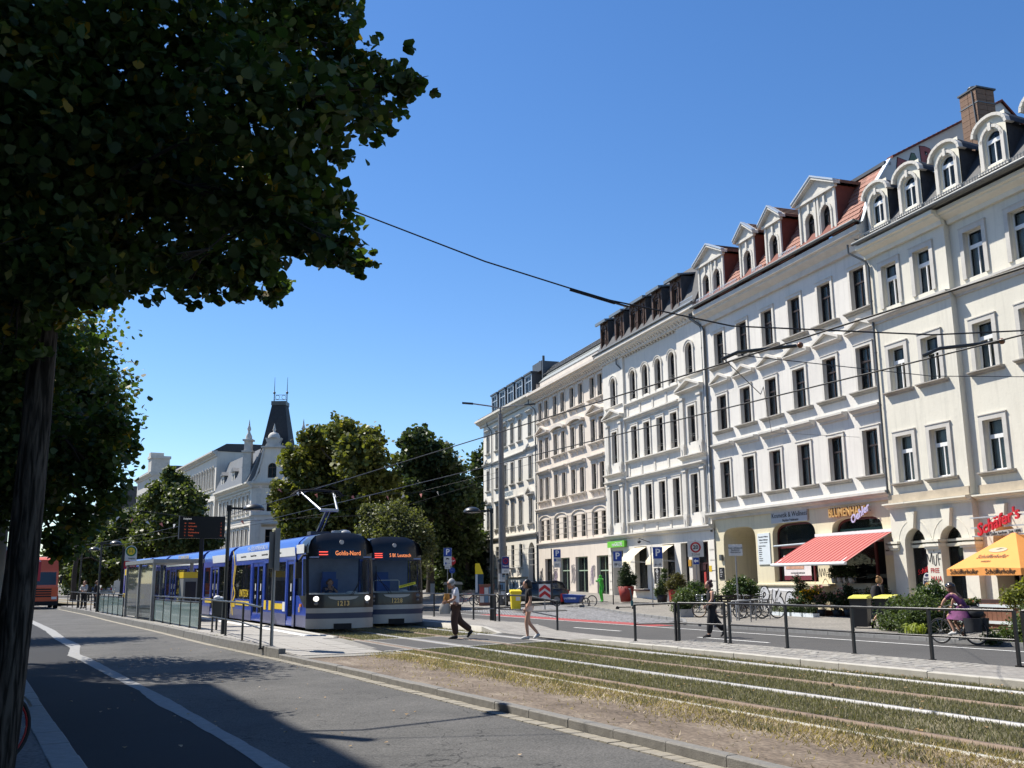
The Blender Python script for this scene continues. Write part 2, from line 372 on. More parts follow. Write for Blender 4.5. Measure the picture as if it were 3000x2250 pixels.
pave_l = ground_mat('left_pavement_paving', [(.10,.10,.10),(.16,.155,.15)], .8, 20, .8)
struct(grid('left_pavement', [0,1], yy, lambda x,y: -.005, pave_l, lambda t,y: (-6.2 if y < 32 else -14)*(1-t)+(lx(y)-.28)*t))

def kerb_run(name, edge, y0, y1, L, w, z0, z1, mat, side=1, gap=.012, stone='kerb_stone', jit=.006, maxn=300):
    root = struct(link(name, None)); cache = {}
    y = y0; n = 0; rg = random.Random(hash(name) % 1000 + 5)
    while y < y1 and n < maxn:
        a, b = edge(y), edge(y+L); ang = atan2(-(b-a), L); ln = sqrt((b-a)**2+L*L)
        if 'm' not in cache:
            mb = MB(); c = .015
            mb.prism([(0,z0),(w,z0),(w,z1-.004),(w-.01,z1),(c,z1),(0,z1-c)] if side > 0 else [(0,z0),(-w,z0),(-w,z1-.004),(-w+.01,z1),(-c,z1),(0,z1-c)], 'y', gap/2, L-gap/2)
            cache['m'] = mb.mesh(stone, mat)
        o = link(stone, cache['m'], root, (a+rg.uniform(-jit,jit), y, rg.uniform(-jit,jit)), (0,0,ang)); y += L; n += 1
    return root
kerb_run('track_kerb', kx, -4, 24, 1.0, .15, -.25, .0, granite)
kerb_run('platform_kerb', lambda y: kx(y)-.0, 24, 78, 1.0, .17, -.25, .12, granite)
kerb_run('left_kerb', lambda y: lx(y)-.03, 5.5, 45, .95, .30, -.25, .004, granite_l, side=-1, stone='kerb_slab')
gr = struct(link('gutter_paving', None)); gm = None
y = 5.0
while y < 30:
    if gm is None:
        mb = MB(); mb.box(0,.19,.006,.194,-.02,.012); gm = mb.mesh('gutter_stone', gutter_m)
    link('gutter_stone', gm, gr, (kx(y)-.2+random.uniform(-.006,.006), y, ROAD+random.uniform(-.003,.004)), (0,0,random.uniform(-.02,.02))); y += .2
struct(grid('gutter_edge', [0,1], lin(30,110,41), lambda x,y: ROAD+.005, gutter_m, lambda t,y: kx(y)-.2+.2*t))

# tram track bed
tk = lin(-25,23.4,40)
struct(grid('dirt_verge', [0,.5,1], tk, lambda x,y: -.012, soil, lambda t,y: kx(y)+.14+(8.42-kx(y)-.14)*t))
struct(grid('track_turf', lin(0,1,5), tk+lin(23.6,150,60), lambda x,y: -.008, turf, lambda t,y: 8.38+tc_(y)+(13.66-8.38)*t))
def strip(name, x0, x1, y0, y1, z0, z1, mat, parent=None, n=60):
    ys_ = lin(y0,y1,n); V = []; Fc = []
    for y in ys_:
        c = tc_(y); V += [(x0+c,y,z0),(x0+c,y,z1),(x1+c,y,z1),(x1+c,y,z0)]
    for i in range(n-1):
        for k in range(3): Fc.append((i*4+k, i*4+k+1, (i+1)*4+k+1, (i+1)*4+k))
    return np_obj(name, V, Fc, mat, parent)
for lab, xa, xb in (('near tram track', 8.86, 10.33), ('far tram track', 11.62, 13.08)):
    tr = thing('tram_track', ('grooved tram track nearest the kerb, with a rusty and a shiny rail' if lab[0] == 'n' else 'grooved tram track beside the right platform, rails set in the grass'), 'tram track', (0,0,0), group='tram tracks in the grass')
    for j, x in enumerate((xa, xb)):
        strip('rail', x-.028, x+.028, -25, 150, -.05, .03, steel_rail if j else rust_rail, tr, 120)
        strip('rail_guard', x+.07, x+.10, -25, 150, -.05, .02, rust_rail if j == 0 else steel_rail, tr, 120)
        if j: strip('rail_foot', x+.12, x+.17, -25, 23.2, -.05, .0, concrete, tr, 40)
strip('slab_edge', 8.33, 8.40, -25, 23.3, -.05, .008, conc_kerb, None, 60)['kind'] = 'structure'
# crossing
cr = [(8.05,23.25),(13.55,24.45),(13.9,28.55),(8.15,27.6)]
mb = MB(); mb.prism(cr, 'z', -.05, .012); struct(mb.obj('crossing', asphalt_st))
mb = MB()
for a, b in ((0,1),(2,3)):
    mb.obox((*cr[a],.008), (*cr[b],.008), .1, .02)
struct(mb.obj('crossing_edging', conc_kerb))
mb = MB()
for x in (8.86,10.33,11.62,13.08):
    y0_ = 23.25+(x-8.05)*.218; y1_ = 27.6+(x-8.15)*.165
    mb.box(x-.16,x-.06,y0_,y1_,-.04,.016); mb.box(x+.16,x+.26,y0_,y1_,-.04,.016)
struct(mb.obj('crossing_rail_edging', concrete))

# left platform: slabs
def pl_z(y): return .012 + .108*sm((y-23.6)/4.)
struct(grid('left_platform', [0,.5,1], lin(22.4,80,70), lambda x,y: pl_z(y)-.012, concrete, lambda t,y: kx(y)+.16+(8.22+tc_(y)-kx(y)-.16)*t))
mb = MB(); mb.box(8.17,8.22,28.2,70,-.3,.1)
ps = struct(link('platform_paving', None)); me = {}
sm_ = MB(); sm_.box(.006,.494,.006,.494,-.03,.0); sme = sm_.mesh('slab', slab_m); n = 0
y = 23.0
while y < 40:
    x = kx(y)+.22
    while x+.5 < 8.15+tc_(y):
        if n < 300:
            link('slab', sme, ps, (x,y,pl_z(y+.25)+random.uniform(-.002,.003)), (atan2(pl_z(y+.5)-pl_z(y),.5),0,0)); n += 1
        x += .5
    y += .5
strip('platform_edge', 8.14, 8.30, 28.0, 76, -.2, .13, conc_kerb)['kind'] = 'structure'
strip('tactile_strip', 7.55, 7.85, 29.0, 72, .1, .128, white_paint)['kind'] = 'structure'

# right platform / path between track and street
def rp_edge(y): return interp(y, [(-25,15.55),(19,15.55),(21,15.5),(25,15.6),(29,15.95),(35,16.3),(150,16.3)])
def rp_z(y): return .12 - .1*sm((y-20.5)/3.) + .16*sm((y-28.5)/2.5)
ysp = lin(-25,110,136)
def rp_x(t,y): return 13.78+tc_(y)+(rp_edge(y)+tc_(y)-13.78-tc_(y))*t
brickm = bpy.data.materials.new('platform_brick_paving'); brickm.use_nodes = True
nt = brickm.node_tree; b = nt.nodes['Principled BSDF']; b.inputs['Roughness'].default_value = .85
tcn = nt.nodes.new('ShaderNodeTexCoord'); bt = nt.nodes.new('ShaderNodeTexBrick')
bt.inputs['Scale'].default_value = 1; bt.inputs['Brick Width'].default_value = .2; bt.inputs['Row Height'].default_value = .1; bt.inputs['Mortar Size'].default_value = .006
bt.inputs['Color1'].default_value = (.22,.205,.185,1); bt.inputs['Color2'].default_value = (.29,.275,.25,1); bt.inputs['Mortar'].default_value = (.12,.11,.1,1)
nt.links.new(tcn.outputs['Object'], bt.inputs['Vector']); nz = nt.nodes.new('ShaderNodeTexNoise'); nz.inputs['Scale'].default_value = 1.2; nz.inputs['Detail'].default_value = 6
nt.links.new(tcn.outputs['Object'], nz.inputs['Vector'])
mr = nt.nodes.new('ShaderNodeMapRange'); mr.inputs[3].default_value = .75; mr.inputs[4].default_value = 1.25; nt.links.new(nz.outputs[0], mr.inputs[0])
vm = nt.nodes.new('ShaderNodeVectorMath'); vm.operation = 'SCALE'; nt.links.new(bt.outputs[0], vm.inputs[0]); nt.links.new(mr.outputs[0], vm.inputs['Scale']); nt.links.new(vm.outputs[0], b.inputs['Base Color'])
struct(grid('right_platform', lin(0,1,4), ysp, lambda x,y: rp_z(y), brickm, rp_x))
struct(grid('right_platform_back_kerb', [0,1], ysp, lambda x,y: rp_z(y) if x < rp_edge(y)+tc_(y)+.01 else -.3, granite, lambda t,y: rp_edge(y)+tc_(y)+.03*t))
# paving rows nearest the camera are real pavers
pp = struct(link('right_platform_paving', None)); pv = MB(); pv.box(.004,.196,.004,.096,-.03,.004); pvm = pv.mesh('paver', paver); n = 0
row = 0; y = 12.2
while y < 21.5 and n < 300:
    x = 13.85+(.1 if row % 2 else 0)
    while x < 15.35 and n < 300:
        if random.random() < .36: link('paver', pvm, pp, (x,y,rp_z(y)+random.uniform(0,.002)), (0,0,0)); n += 1
        x += .2
    y += .1; row += 1
kerb_run('right_platform_kerb', lambda y: 13.62, 3, 23, 1.0, .16, -.2, .125, conc_kerb)
ramp = struct(link('ramp_kerb', None))
for a, b, za, zb_ in ((23,24.2,.125,.03),(28.6,29.8,.03,.185)):
    mb = MB(); mb.prism([(a,-.2),(b,-.2),(b,zb_),(a,za)], 'x', 13.62, 13.78); mb.obj('kerb_stone', conc_kerb, ramp)
strip('right_platform_edge', 13.62, 13.78, 29.8, 100, -.2, .187, conc_kerb)['kind'] = 'structure'

# right street, kerbs, pavement, parking bay (built in facade coordinates, following the ground)
def poly_sheet(name, pts, dz, mat, step=1.2):       # pts in world xy; subdivided so that it follows the ground
    bm = bmesh.new(); bm.faces.new([bm.verts.new((x,y,0)) for x,y in pts])
    xs_ = [p[0] for p in pts]; ys_ = [p[1] for p in pts]
    a = min(ys_)
    while a < max(ys_):
        a += step; bmesh.ops.bisect_plane(bm, geom=bm.verts[:]+bm.edges[:]+bm.faces[:], plane_co=(0,a,0), plane_no=(0,1,0))
    a = min(xs_)
    while a < max(xs_):
        a += step; bmesh.ops.bisect_plane(bm, geom=bm.verts[:]+bm.edges[:]+bm.faces[:], plane_co=(a,0,0), plane_no=(1,0,0))
    for v in bm.verts: v.co.z = gz(v.co.x, v.co.y)+dz
    bmesh.ops.recalc_face_normals(bm, faces=bm.faces)
    me_ = bpy.data.meshes.new(name); bm.to_mesh(me_); bm.free(); me_.materials.append(mat)
    return link(name, me_)
struct(poly_sheet('right_street', [(15.7,-25),(24.2,-25),(24.2,33),(27,37),(31.5,51),(32.5,58),(26,60),(24.6,75),(24,110),(14,110),(15.2,60),(16.2,45),(16.3,35),(15.7,21)], -.01, asphalt_st, 1.5))
kl = [(24.6,-20),(24.05,20),(24.1,30),(24.6,33.6),(26.6,36.4),(28.0,41.5),(30.4,50.5),(31.2,54.5)]
fl = [fworld(s,-.35) for s in (-26,-18,-10,0,12,45)]
struct(poly_sheet('right_pavement', kl+fl, .07, mosaic_m, 1.5))
kl2 = [(25.4,56.6),(25.2,75),(25.6,110),(60,112)]+[fworld(-70,-.35), fworld(-40,-.35), fworld(-23.5,-.35),(31.4,56.2)]
struct(poly_sheet('corner_pavement', kl2, .06, mosaic_m, 1.5))
def kerb_line(name, pts, mat, L=1.0, w=.14, h=.1, stone='kerb_stone'):
    root = struct(link(name, None)); mb = MB(); mb.box(0,L-.015,0,w,-.15,h); me_ = mb.mesh(stone, mat)
    for a, b in zip(pts, pts[1:]):
        d = sqrt((b[0]-a[0])**2+(b[1]-a[1])**2); n_ = max(1, int(d/L))
        for i in range(n_):
            x = a[0]+(b[0]-a[0])*i/n_; y = a[1]+(b[1]-a[1])*i/n_
            link(stone, me_, root, (x,y,gz(x,y)), (0,0,atan2(b[1]-a[1], b[0]-a[0])))
    return root
kerb_line('right_street_kerb', [(24.3,2)]+kl[1:], granite_l)
kerb_line('corner_kerb', [(31.2,56.6),(25.5,56.8),(25.3,75)], granite_l)
# cobbled parking bay
struct(poly_sheet('parking_bay', [(23.9,34.5),(26.3,36.6),(27.8,41.6),(30.2,50.6),(31.0,54.6),(31.1,56.3),(25.6,56.3),(24.2,50)], .004, mosaic_m))
V = []; Fc = []
rg = random.Random(5)
for iy in range(120):
    for ix in range(50):
        y = 34.6+iy*.18; x = 23.6+ix*.16+(.08 if iy % 2 else 0)
        x0_ = 23.75 if y < 52 else 24.4; x1_ = interp(y, [(34.5,24.2),(36.6,26.3),(41.6,27.8),(50.6,30.2),(56.3,31.0)])-.1
        if x < x0_ or x > x1_ or x > x0_+6.5: continue
        w, l, h = .066*rg.uniform(.85,1.08), .076*rg.uniform(.85,1.08), .022*rg.uniform(.6,1.2); z = gz(x,y)+.002; o = len(V)
        V += [(x-w,y-l,z),(x+w,y-l,z),(x+w,y+l,z),(x-w,y+l,z),(x-w*.7,y-l*.7,z+h),(x+w*.7,y-l*.7,z+h),(x+w*.7,y+l*.7,z+h),(x-w*.7,y+l*.7,z+h)]
        Fc += [(o+4,o+5,o+6,o+7),(o,o+1,o+5,o+4),(o+1,o+2,o+6,o+5),(o+2,o+3,o+7,o+6),(o+3,o,o+4,o+7)]
stuff(np_obj('cobbles', V, Fc, cobble_m))
struct(poly_sheet('bike_lane', [(22.62,33.2),(23.7,33.2),(23.8,36.5),(23.6,50),(22.7,50)], .0, red_paint, 2))
struct(poly_sheet('lane_line', [(22.38,-20),(22.52,-20),(22.50,34),(22.6,56),(22.46,56),(22.36,34)], .002, white_paint, 2))
dl = struct(link('lane_marking', None)); mb = MB(); mb.box(-.06,.06,0,3.4,0,.004); dm = mb.mesh('dash', white_paint)
for y in (5,11.5,23.0,31,37.5,44.5,52,60): link('dash', dm, dl, (19.75,y,gz(19.75,y+1.7)-.006))
# ------------------------------------------------------------------ buildings: kit of parts
pl_white = plaster('plaster_white', (.66,.63,.565))
pl_b1 = plaster('plaster_warm_white', (.69,.655,.58))
pl_b2 = plaster('plaster_rose', (.65,.575,.49))
pl_b2t = M('stucco_rose_trim', (.62,.56,.49), .9, .12, 2, .15, 12)
pl_b4 = plaster('plaster_grey_white', (.64,.612,.56))
pl_yel = plaster('plaster_yellow', (.64,.575,.405))
pl_crm = plaster('plaster_cream', (.64,.61,.52))
trim_w = M('stucco_trim', (.60,.57,.51), .9, .12, 2, .1, 20)
trim_g = M('stucco_grey_trim', (.52,.50,.455), .9, .18, 1.5, .1, 20)
trim_tan = M('sandstone_trim', (.44,.375,.285), .9, .2, 2, .2, 20)
trim_crm = M('cream_trim', (.70,.67,.56), .9, .08, 2, .1, 20)
sill_g = M('stained_sill', (.33,.31,.275), .9, .25, 3)
wood_dk = M('dark_brown_frame', (.035,.022,.018), .5, .15, 6)
wood_gr = M('grey_green_frame', (.055,.06,.05), .5, .15, 6)
wood_br = M('brown_dormer_wood', (.085,.045,.028), .6, .25, 6)
pvc = M('white_window_frame', (.78,.78,.76), .4, .04, 6)
green_fr = M('pale_green_frame', (.33,.42,.31), .5, .1, 6)
slate = M('slate_roof', (.055,.057,.062), .7, .3, 5, .4, 30)
slate_l = M('slate_grey', (.13,.135,.14), .6, .25, 4, .4, 30)
zinc = M('zinc_sheet', (.23,.25,.25), .45, .15, 2, metal=.6)
zinc_d = M('zinc_dark', (.10,.105,.11), .5, .15, 2, metal=.4)
lead = M('pale_sheet_metal', (.48,.52,.55), .4, .1, 3, metal=.3)
tile_m = M('red_roof_tile', (.27,.125,.09), .8, .15, 6, island=.28)
tile_d = M('dark_red_cladding', (.16,.045,.030), .8, .2, 5)
tile_br = M('brown_ridge_tile', (.13,.075,.05), .8, .3, 5, island=.25)
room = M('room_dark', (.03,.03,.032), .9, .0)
net = M('net_curtain', (.66,.65,.62), .9, .1, 4)
net2 = M('grey_curtain', (.34,.34,.345), .9, .2, 4)
glass = glassmat('window_glass', (.02,.024,.028), .9, .03, .25)
gutter_z = M('gutter_metal', (.16,.165,.16), .45, .15, 4, metal=.5)
pipe_m = M('downpipe_metal', (.10,.105,.105), .45, .2, 4, metal=.4)

_cm = {}
def cm(key, fn):
    if key not in _cm: _cm[key] = fn()
    return _cm[key]
class Bld:
    def __init__(s, name, label, s0, world=None, rz=None, group=None):
        x, y = fworld(s0, 0) if world is None else world
        s.root = thing(name, label, 'building', (x,y,0), -pi/2-FA if rz is None else rz, group); s.s0 = s0
    def part(s, name, mb, mats, at=(0,0,0), par=None, fix=True):
        me = mb if isinstance(mb, bpy.types.Mesh) else mb.mesh(name, mats, fix)
        return link(name, me, par or s.root, (at[0]-(0 if par else s.s0), at[1], at[2]))

def wall_mb(x0, x1, z0, z1, ops, y=0., depth=.28, mi=0, mb=None, mr=None):
    # ops: (xa, xb, za, zb, rise): opening; rise = height of an arched head
    mb = mb or MB(); mr = mi if mr is None else mr
    X = sorted({round(v,4) for v in [x0,x1]+[o[0] for o in ops]+[o[1] for o in ops] if x0 <= v <= x1})
    Z = sorted({round(v,4) for v in [z0,z1]+[o[2] for o in ops]+[o[3] for o in ops] if z0 <= v <= z1})
    for i in range(len(X)-1):
        for j in range(len(Z)-1):
            cx, cz = (X[i]+X[i+1])/2, (Z[j]+Z[j+1])/2
            if any(o[0] < cx < o[1] and o[2] < cz < o[3] for o in ops): continue
            mb.poly([(X[i],y,Z[j]),(X[i+1],y,Z[j]),(X[i+1],y,Z[j+1]),(X[i],y,Z[j+1])], mi)
    for o in ops:
        xa, xb, za, zb = o[:4]; rise = o[4] if len(o) > 4 else 0; d = o[5] if len(o) > 5 else depth; q = y+d
        zs = zb-rise
        mb.poly([(xa,y,za),(xa,q,za),(xa,q,zs),(xa,y,zs)], mr); mb.poly([(xb,y,za),(xb,y,zs),(xb,q,zs),(xb,q,za)], mr)
        mb.poly([(xa,y,za),(xb,y,za),(xb,q,za),(xa,q,za)], mr)
        if rise <= 0: mb.poly([(xa,y,zb),(xa,q,zb),(xb,q,zb),(xb,y,zb)], mr)
        else:
            A = arch_pts(xa, xb, zs, zb); m = len(A)//2
            for i in range(len(A)-1):
                a, b = A[i], A[i+1]
                mb.poly([(a[0],y,a[1]),(b[0],y,b[1]),(b[0],q,b[1]),(a[0],q,a[1])], mr)
                c = (xa,zb) if i < m else (xb,zb)
                mb.poly([(a[0],y,a[1]),(b[0],y,b[1]),(c[0],y,c[1])], mi)
    return mb
def arch_pts(xa, xb, zs, zb, n=12, e=2.0):
    c, a, r = (xa+xb)/2, (xb-xa)/2, zb-zs; out = []
    for i in range(n+1):
        t = pi-pi*i/n; k = 2/e
        out.append((c+a*math.copysign(abs(cos(t))**k, cos(t)), zs+r*abs(sin(t))**k))
    return out
def bar_ring(mb, pts, w, y0, y1, mi=0):
    for a, b in zip(pts, pts[1:]):
        dx, dz = b[0]-a[0], b[1]-a[1]; L = sqrt(dx*dx+dz*dz) or 1; nx, nz = -dz/L*w, dx/L*w
        mb.prism([a,b,(b[0]-nx,b[1]-nz),(a[0]-nx,a[1]-nz)], 'y', y0, y1, mi)
def win_mesh(w, h, style, rise):
    # frame in local coords: x -w/2..w/2, z 0..h ; returns frame MB and pane polygons
    mb = MB(); t = .055; a, b = -w/2, w/2; zs = h-rise; tr = h*.66 if not rise else zs-.02
    mb.box(a,a+t,0,.07,0,zs); mb.box(b-t,b,0,.07,0,zs); mb.box(a+t,b-t,0,.07,0,t)
    P_ = []
    if style == 'white':
        mb.box(a+t,b-t,-.01,.07,tr-.07,tr+.09); mb.box(-.025,.025,-.005,.06,t,tr-.07)
        low = [(a+t,-.025),(.025,b-t)]; up = [(a+t,b-t)]
        mb.box(a+t,b-t,-.03,.0,0,.07)
    elif style == 'single':
        low = [(a+t,b-t)]; up = []; tr = h
    else:
        mb.box(a+t,b-t,-.02,.07,tr-.04,tr+.04); mb.box(-.03,.03,-.005,.06,t,tr-.04)
        low = [(a+t,-.03),(.03,b-t)]
        up = [(a+t,-.02),(.02,b-t)] if not rise else [(a+t,b-t)]
        if not rise: mb.box(-.02,.02,0,.05,tr+.04,h-t)
        else: mb.box(-.02,.02,0,.05,tr+.04,h-t)
    for l, r in low: P_.append([(l,t),(r,t),(r,tr-.05),(l,tr-.05)])
    if rise:
        A = arch_pts(a,b,zs,h); bar_ring(mb, A, t, 0, .07)
        B = arch_pts(a+t,b-t,zs,h-t); P_.append([(a+t,tr+.04),(b-t,tr+.04)]+B[::-1])
    else:
        mb.box(a+t,b-t,0,.07,h-t,h)
        for l, r in up: P_.append([(l,tr+.05),(r,tr+.05),(r,h-t),(l,h-t)])
    return mb, P_
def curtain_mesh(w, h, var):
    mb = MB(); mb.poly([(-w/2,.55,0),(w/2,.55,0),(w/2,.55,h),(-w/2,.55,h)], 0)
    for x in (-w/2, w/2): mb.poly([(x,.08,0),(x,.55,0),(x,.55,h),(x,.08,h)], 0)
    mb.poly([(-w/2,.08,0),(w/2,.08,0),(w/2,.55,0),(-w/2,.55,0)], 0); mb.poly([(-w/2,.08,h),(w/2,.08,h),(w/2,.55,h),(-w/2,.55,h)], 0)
    def cloth(xa, xb, za, zb, mi, yb=.16):
        n = max(4, int((xb-xa)/.06)); pts = [(xa+(xb-xa)*i/n, yb+(.025 if i % 2 else 0)) for i in range(n+1)]
        mb.loft([[(x,y,za) for x,y in pts], [(x,y,zb) for x,y in pts]], mi, cap=False, closed=False)
    rg = random.Random(var)
    if var == 1: cloth(-w/2+.03, w/2-.03, .05, h*.97, 1)
    elif var == 2: cloth(-w/2+.03, -w*.14, .05, h*.97, 1); cloth(w*.16, w/2-.03, .05, h*.97, 1)
    elif var == 3: cloth(-w/2+.03, w/2-.03, h*.02, h*.64, 2)
    elif var == 4: cloth(-w/2+.03, w/2-.03, h*.45, h*.97, 1)
    elif var == 5: cloth(-w/2+.03, w*.05, .05, h*.97, 2)
    return mb
def window(b, x, z, w, h, style='dark', mat=None, y=.2, rise=0., cv=None, par=None, tilt=0., name='window'):
    mat = mat or wood_dk; key = (round(w,3), round(h,3), style, round(rise,3))
    fr, panes = cm(('wm',)+key, lambda: win_mesh(w, h, style, rise))
    me = cm(('wf',)+key+(mat.name,), lambda: fr.mesh('window_frame', mat))
    o = b.part(name, me, None, (x, y, z), par)
    for i, pp_ in enumerate(panes):
        def mk(pp_=pp_):
            m_ = MB(); m_.prism(pp_, 'y', .03, .036); return m_.mesh('pane', glass)
        p = link('pane', cm(('wp',i)+key, mk), o)
        p.rotation_euler = (random.uniform(-.006,.006), 0, random.uniform(-.008,.008))
        if tilt and i < 2: p.rotation_euler = (tilt, 0, 0)
    if cv is None: cv = random.choice((1,1,2,2,3,4,5,0))
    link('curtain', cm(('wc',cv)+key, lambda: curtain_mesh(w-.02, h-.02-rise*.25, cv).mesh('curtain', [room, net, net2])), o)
    return o
def surround_mesh(w, h, t, p, mat, rise=0, ear=0, step=True):
    mb = MB(); a, b = -w/2, w/2; zs = h-rise
    mb.box(a-t,a,-p,.0,0,zs); mb.box(b,b+t,-p,.0,0,zs)
    if step: mb.box(a-t*.45,a+.001,-p*.55,.05,0,zs); mb.box(b-.001,b+t*.45,-p*.55,.05,0,zs)
    if rise:
        bar_ring(mb, arch_pts(a-t,b+t,zs,h+t), t, -p, 0)
        bar_ring(mb, arch_pts(a-t-.05,b+t+.05,zs,h+t+.05), .05, -p*1.5, 0)
    else:
        mb.box(a-t-ear,b+t+ear,-p,0,h,h+t)
        mb.box(a-t-ear-.02,b+t+ear+.02,-p*1.4,0,h+t,h+t+.04)
    return mb.mesh('window_surround', mat)
def surround(b, x, z, w, h, t=.14, p=.06, mat=None, rise=0, y=0., ear=0):
    mat = mat or trim_w
    return b.part('window_surround', cm(('su',w,h,t,p,mat.name,rise,ear), lambda: surround_mesh(w,h,t,p,mat,rise,ear)), None, (x,y,z))
def prof(p, h): return [(0,0),(-.25*p,0),(-.3*p,.28*h),(-.75*p,.5*h),(-.78*p,.62*h),(-p,.66*h),(-p,.92*h),(0,h)]
def mould(b, name, x0, x1, z, p, h, mat, y=0., brackets=0.):
    def mk():
        mb = MB(); mb.prism(prof(p,h), 'x', -(x1-x0)/2, (x1-x0)/2)
        if brackets:
            n = int((x1-x0)/brackets)
            for i in range(n):
                c = -(x1-x0)/2+(i+.5)*(x1-x0)/n; mb.prism([(0,-.12),(-p*.55,.34*h),(-p*.55,.5*h),(0,.5*h)], 'x', c-brackets*.2, c+brackets*.2)
        return mb.mesh(name, mat)
    return b.part(name, cm(('mo',name,round(x1-x0,3),p,h,mat.name,brackets), mk), None, ((x0+x1)/2, y, z))
def sill(b, x, z, w, mat=None, p=.22, h=.16, y=0.): return mould(b, 'sill', x-w/2, x+w/2, z-h, p, h, mat or sill_g, y)
def pediment(b, x, z, w, rise, p=.26, mat=None, y=0.):
    mat = mat or trim_w
    def mk():
        mb = MB(); mb.prism(prof(p,.16), 'x', -w/2, w/2)
        a = w/2; t = .13
        mb.prism([(-a,.16),(0,.16+rise),(0,.16+rise+t),(-a,.16+t)], 'y', -p, 0)
        mb.prism([(a,.16),(a,.16+t),(0,.16+rise+t),(0,.16+rise)], 'y', -p, 0)
        mb.prism([(-a,.16),(a,.16),(0,.16+rise)], 'y', -.06, 0)
        return mb.mesh('pediment', mat)
    return b.part('pediment', cm(('pe',w,rise,p,mat.name), mk), None, (x,y,z))
def hood(b, x, z, w, mat=None, p=.3, h=.3, y=0.): return mould(b, 'hood', x-w/2, x+w/2, z, p, h, mat or trim_g, y)
def downpipe(b, x, z0, z1, y=-.12, off=.5, r=.06):
    mb = MB(); mb.path([(x-.7,-off,z1+.5),(x-.68,-off,z1+.1),(x-.1,y-.05,z1-.45),(x,y,z1-.7),(x,y,z0)], r, 8)
    z = z0+1.5
    while z < z1-1: mb.cyl((x,y,z),(x,y,z+.06), r*1.3, n=8); z += 2.4
    return b.part('downpipe', mb, pipe_m)
def rail_guard(b, x, z, w, mat, y=.02):
    def mk():
        mb = MB()
        for k in range(4): mb.box(-w/2,w/2,-.015,.005,.06+.1*k,.075+.1*k)
        for k in range(5): q = -w/2+w*k/4; mb.box(q-.008,q+.008,-.012,.002,.02,.42)
        return mb.mesh('window_rail', mat)
    b.part('window_rail', cm(('rg',w,mat.name), mk), None, (x,y,z))
def body(b, x0, x1, zt, depth, mat, zb=-.6):          # plain side and back walls behind the facade
    mb = MB()
    for (xa,ya,xb,yb) in ((x0,0,x0,depth),(x1,depth,x1,0),(x0,depth,x1,depth)):
        mb.poly([(xa,ya,zb),(xb,yb,zb),(xb,yb,zt),(xa,ya,zt)])
    mb.poly([(x0,.6,zt-.02),(x1,.6,zt-.02),(x1,depth,zt-.02),(x0,depth,zt-.02)])
    mb.poly([(x0,.62,5.2),(x1,.62,5.2),(x1,.62,zt-.02),(x0,.62,zt-.02)]); mb.poly([(x0,.62,5.2),(x1,.62,5.2),(x1,depth,5.2),(x0,depth,5.2)])
    return b.part('side_wall', mb, mat)
def mansard(b, x0, x1, z0, z1, zr, y0, y1, yr, mat, name='roof', depth=14):
    mb = MB(); pr = [(y0,z0),(y1,z1),(yr,zr),(depth-1,z0+1),(depth,z0),(y0,z0-.05)]
    mb.prism(pr, 'x', x0, x1); return b.part(name, mb, mat)
def gutter(b, x0, x1, z, y, mat=None):
    mb = MB(); mb.path([(x0,y,z),(x1,y,z)], .085, 8); mb.box(x0,x1,y,y+.35,z-.02,z+.05); return b.part('gutter', mb, mat or gutter_z)
def snow_guard(b, x0, x1, z, y, mat):
    mb = MB(); mb.box(x0,x1,y-.01,y+.01,z+.30,z+.33); mb.box(x0,x1,y-.01,y+.01,z+.06,z+.09); x = x0
    while x < x1: mb.box(x-.01,x+.01,y-.012,y+.012,z,z+.36); x += .14
    return b.part('snow_guard', mb, mat)
Zc = lambda z: 1.7+1.171*(z-1.7)

# ================================================================= cream bakery house (right)
b5 = Bld('bakery_house', 'cream tenement with grey window surrounds above the arched bakery shop', 0)
WX = [1.335, 3.37, 5.98, 8.3, 10.6, 12.7]; RIS = 4.75; X1 = 14.0
w5 = .98
rows5 = [(5.62,7.62),(9.62,11.52),(13.42,15.36)]
def ops5(xs): return [(x-w5/2,x+w5/2,z0,z1) for x in xs for z0,z1 in rows5]
gf5 = [(.78,2.02,.35,3.62,.62,.45),(2.86,4.06,.35,3.62,.60,.45)]
gf5b = [(5.35,6.6,-.05,3.55,.62,.9),(8.0,9.3,.35,3.6,.6,.45),(10.6,11.8,.35,3.6,.6,.45)]
mb = wall_mb(0, RIS, -.5, 16.3, ops5(WX[:2])+gf5, -.28, .28)
mb.poly([(RIS,-.28,-.5),(RIS,0,-.5),(RIS,0,16.3),(RIS,-.28,16.3)])
wall_mb(RIS, X1, -.5, 16.3, ops5(WX[2:])+gf5b, 0, .28, mb=mb)
b5.part('facade', mb, pl_crm)
body(b5, 0.02, X1, 16.6, 13, pl_crm)
for i, x in enumerate(WX):
    y = -.28 if x < RIS else 0
    for j, (z0, z1) in enumerate(rows5):
        til = -.11 if (i,j) in ((0,1),(1,1),(2,1),(0,2),(1,2)) else 0
        window(b5, x, z0, w5, z1-z0, 'white', pvc, y+.2, cv=random.choice((1,2,1,4)) if not til else 2, tilt=til)
        surround(b5, x, z0-.02, w5, z1-z0, .2, .07, trim_g, y=y)
        if j < 2: sill(b5, x, z0-.02, 1.72, sill_g, .24, .17, y)
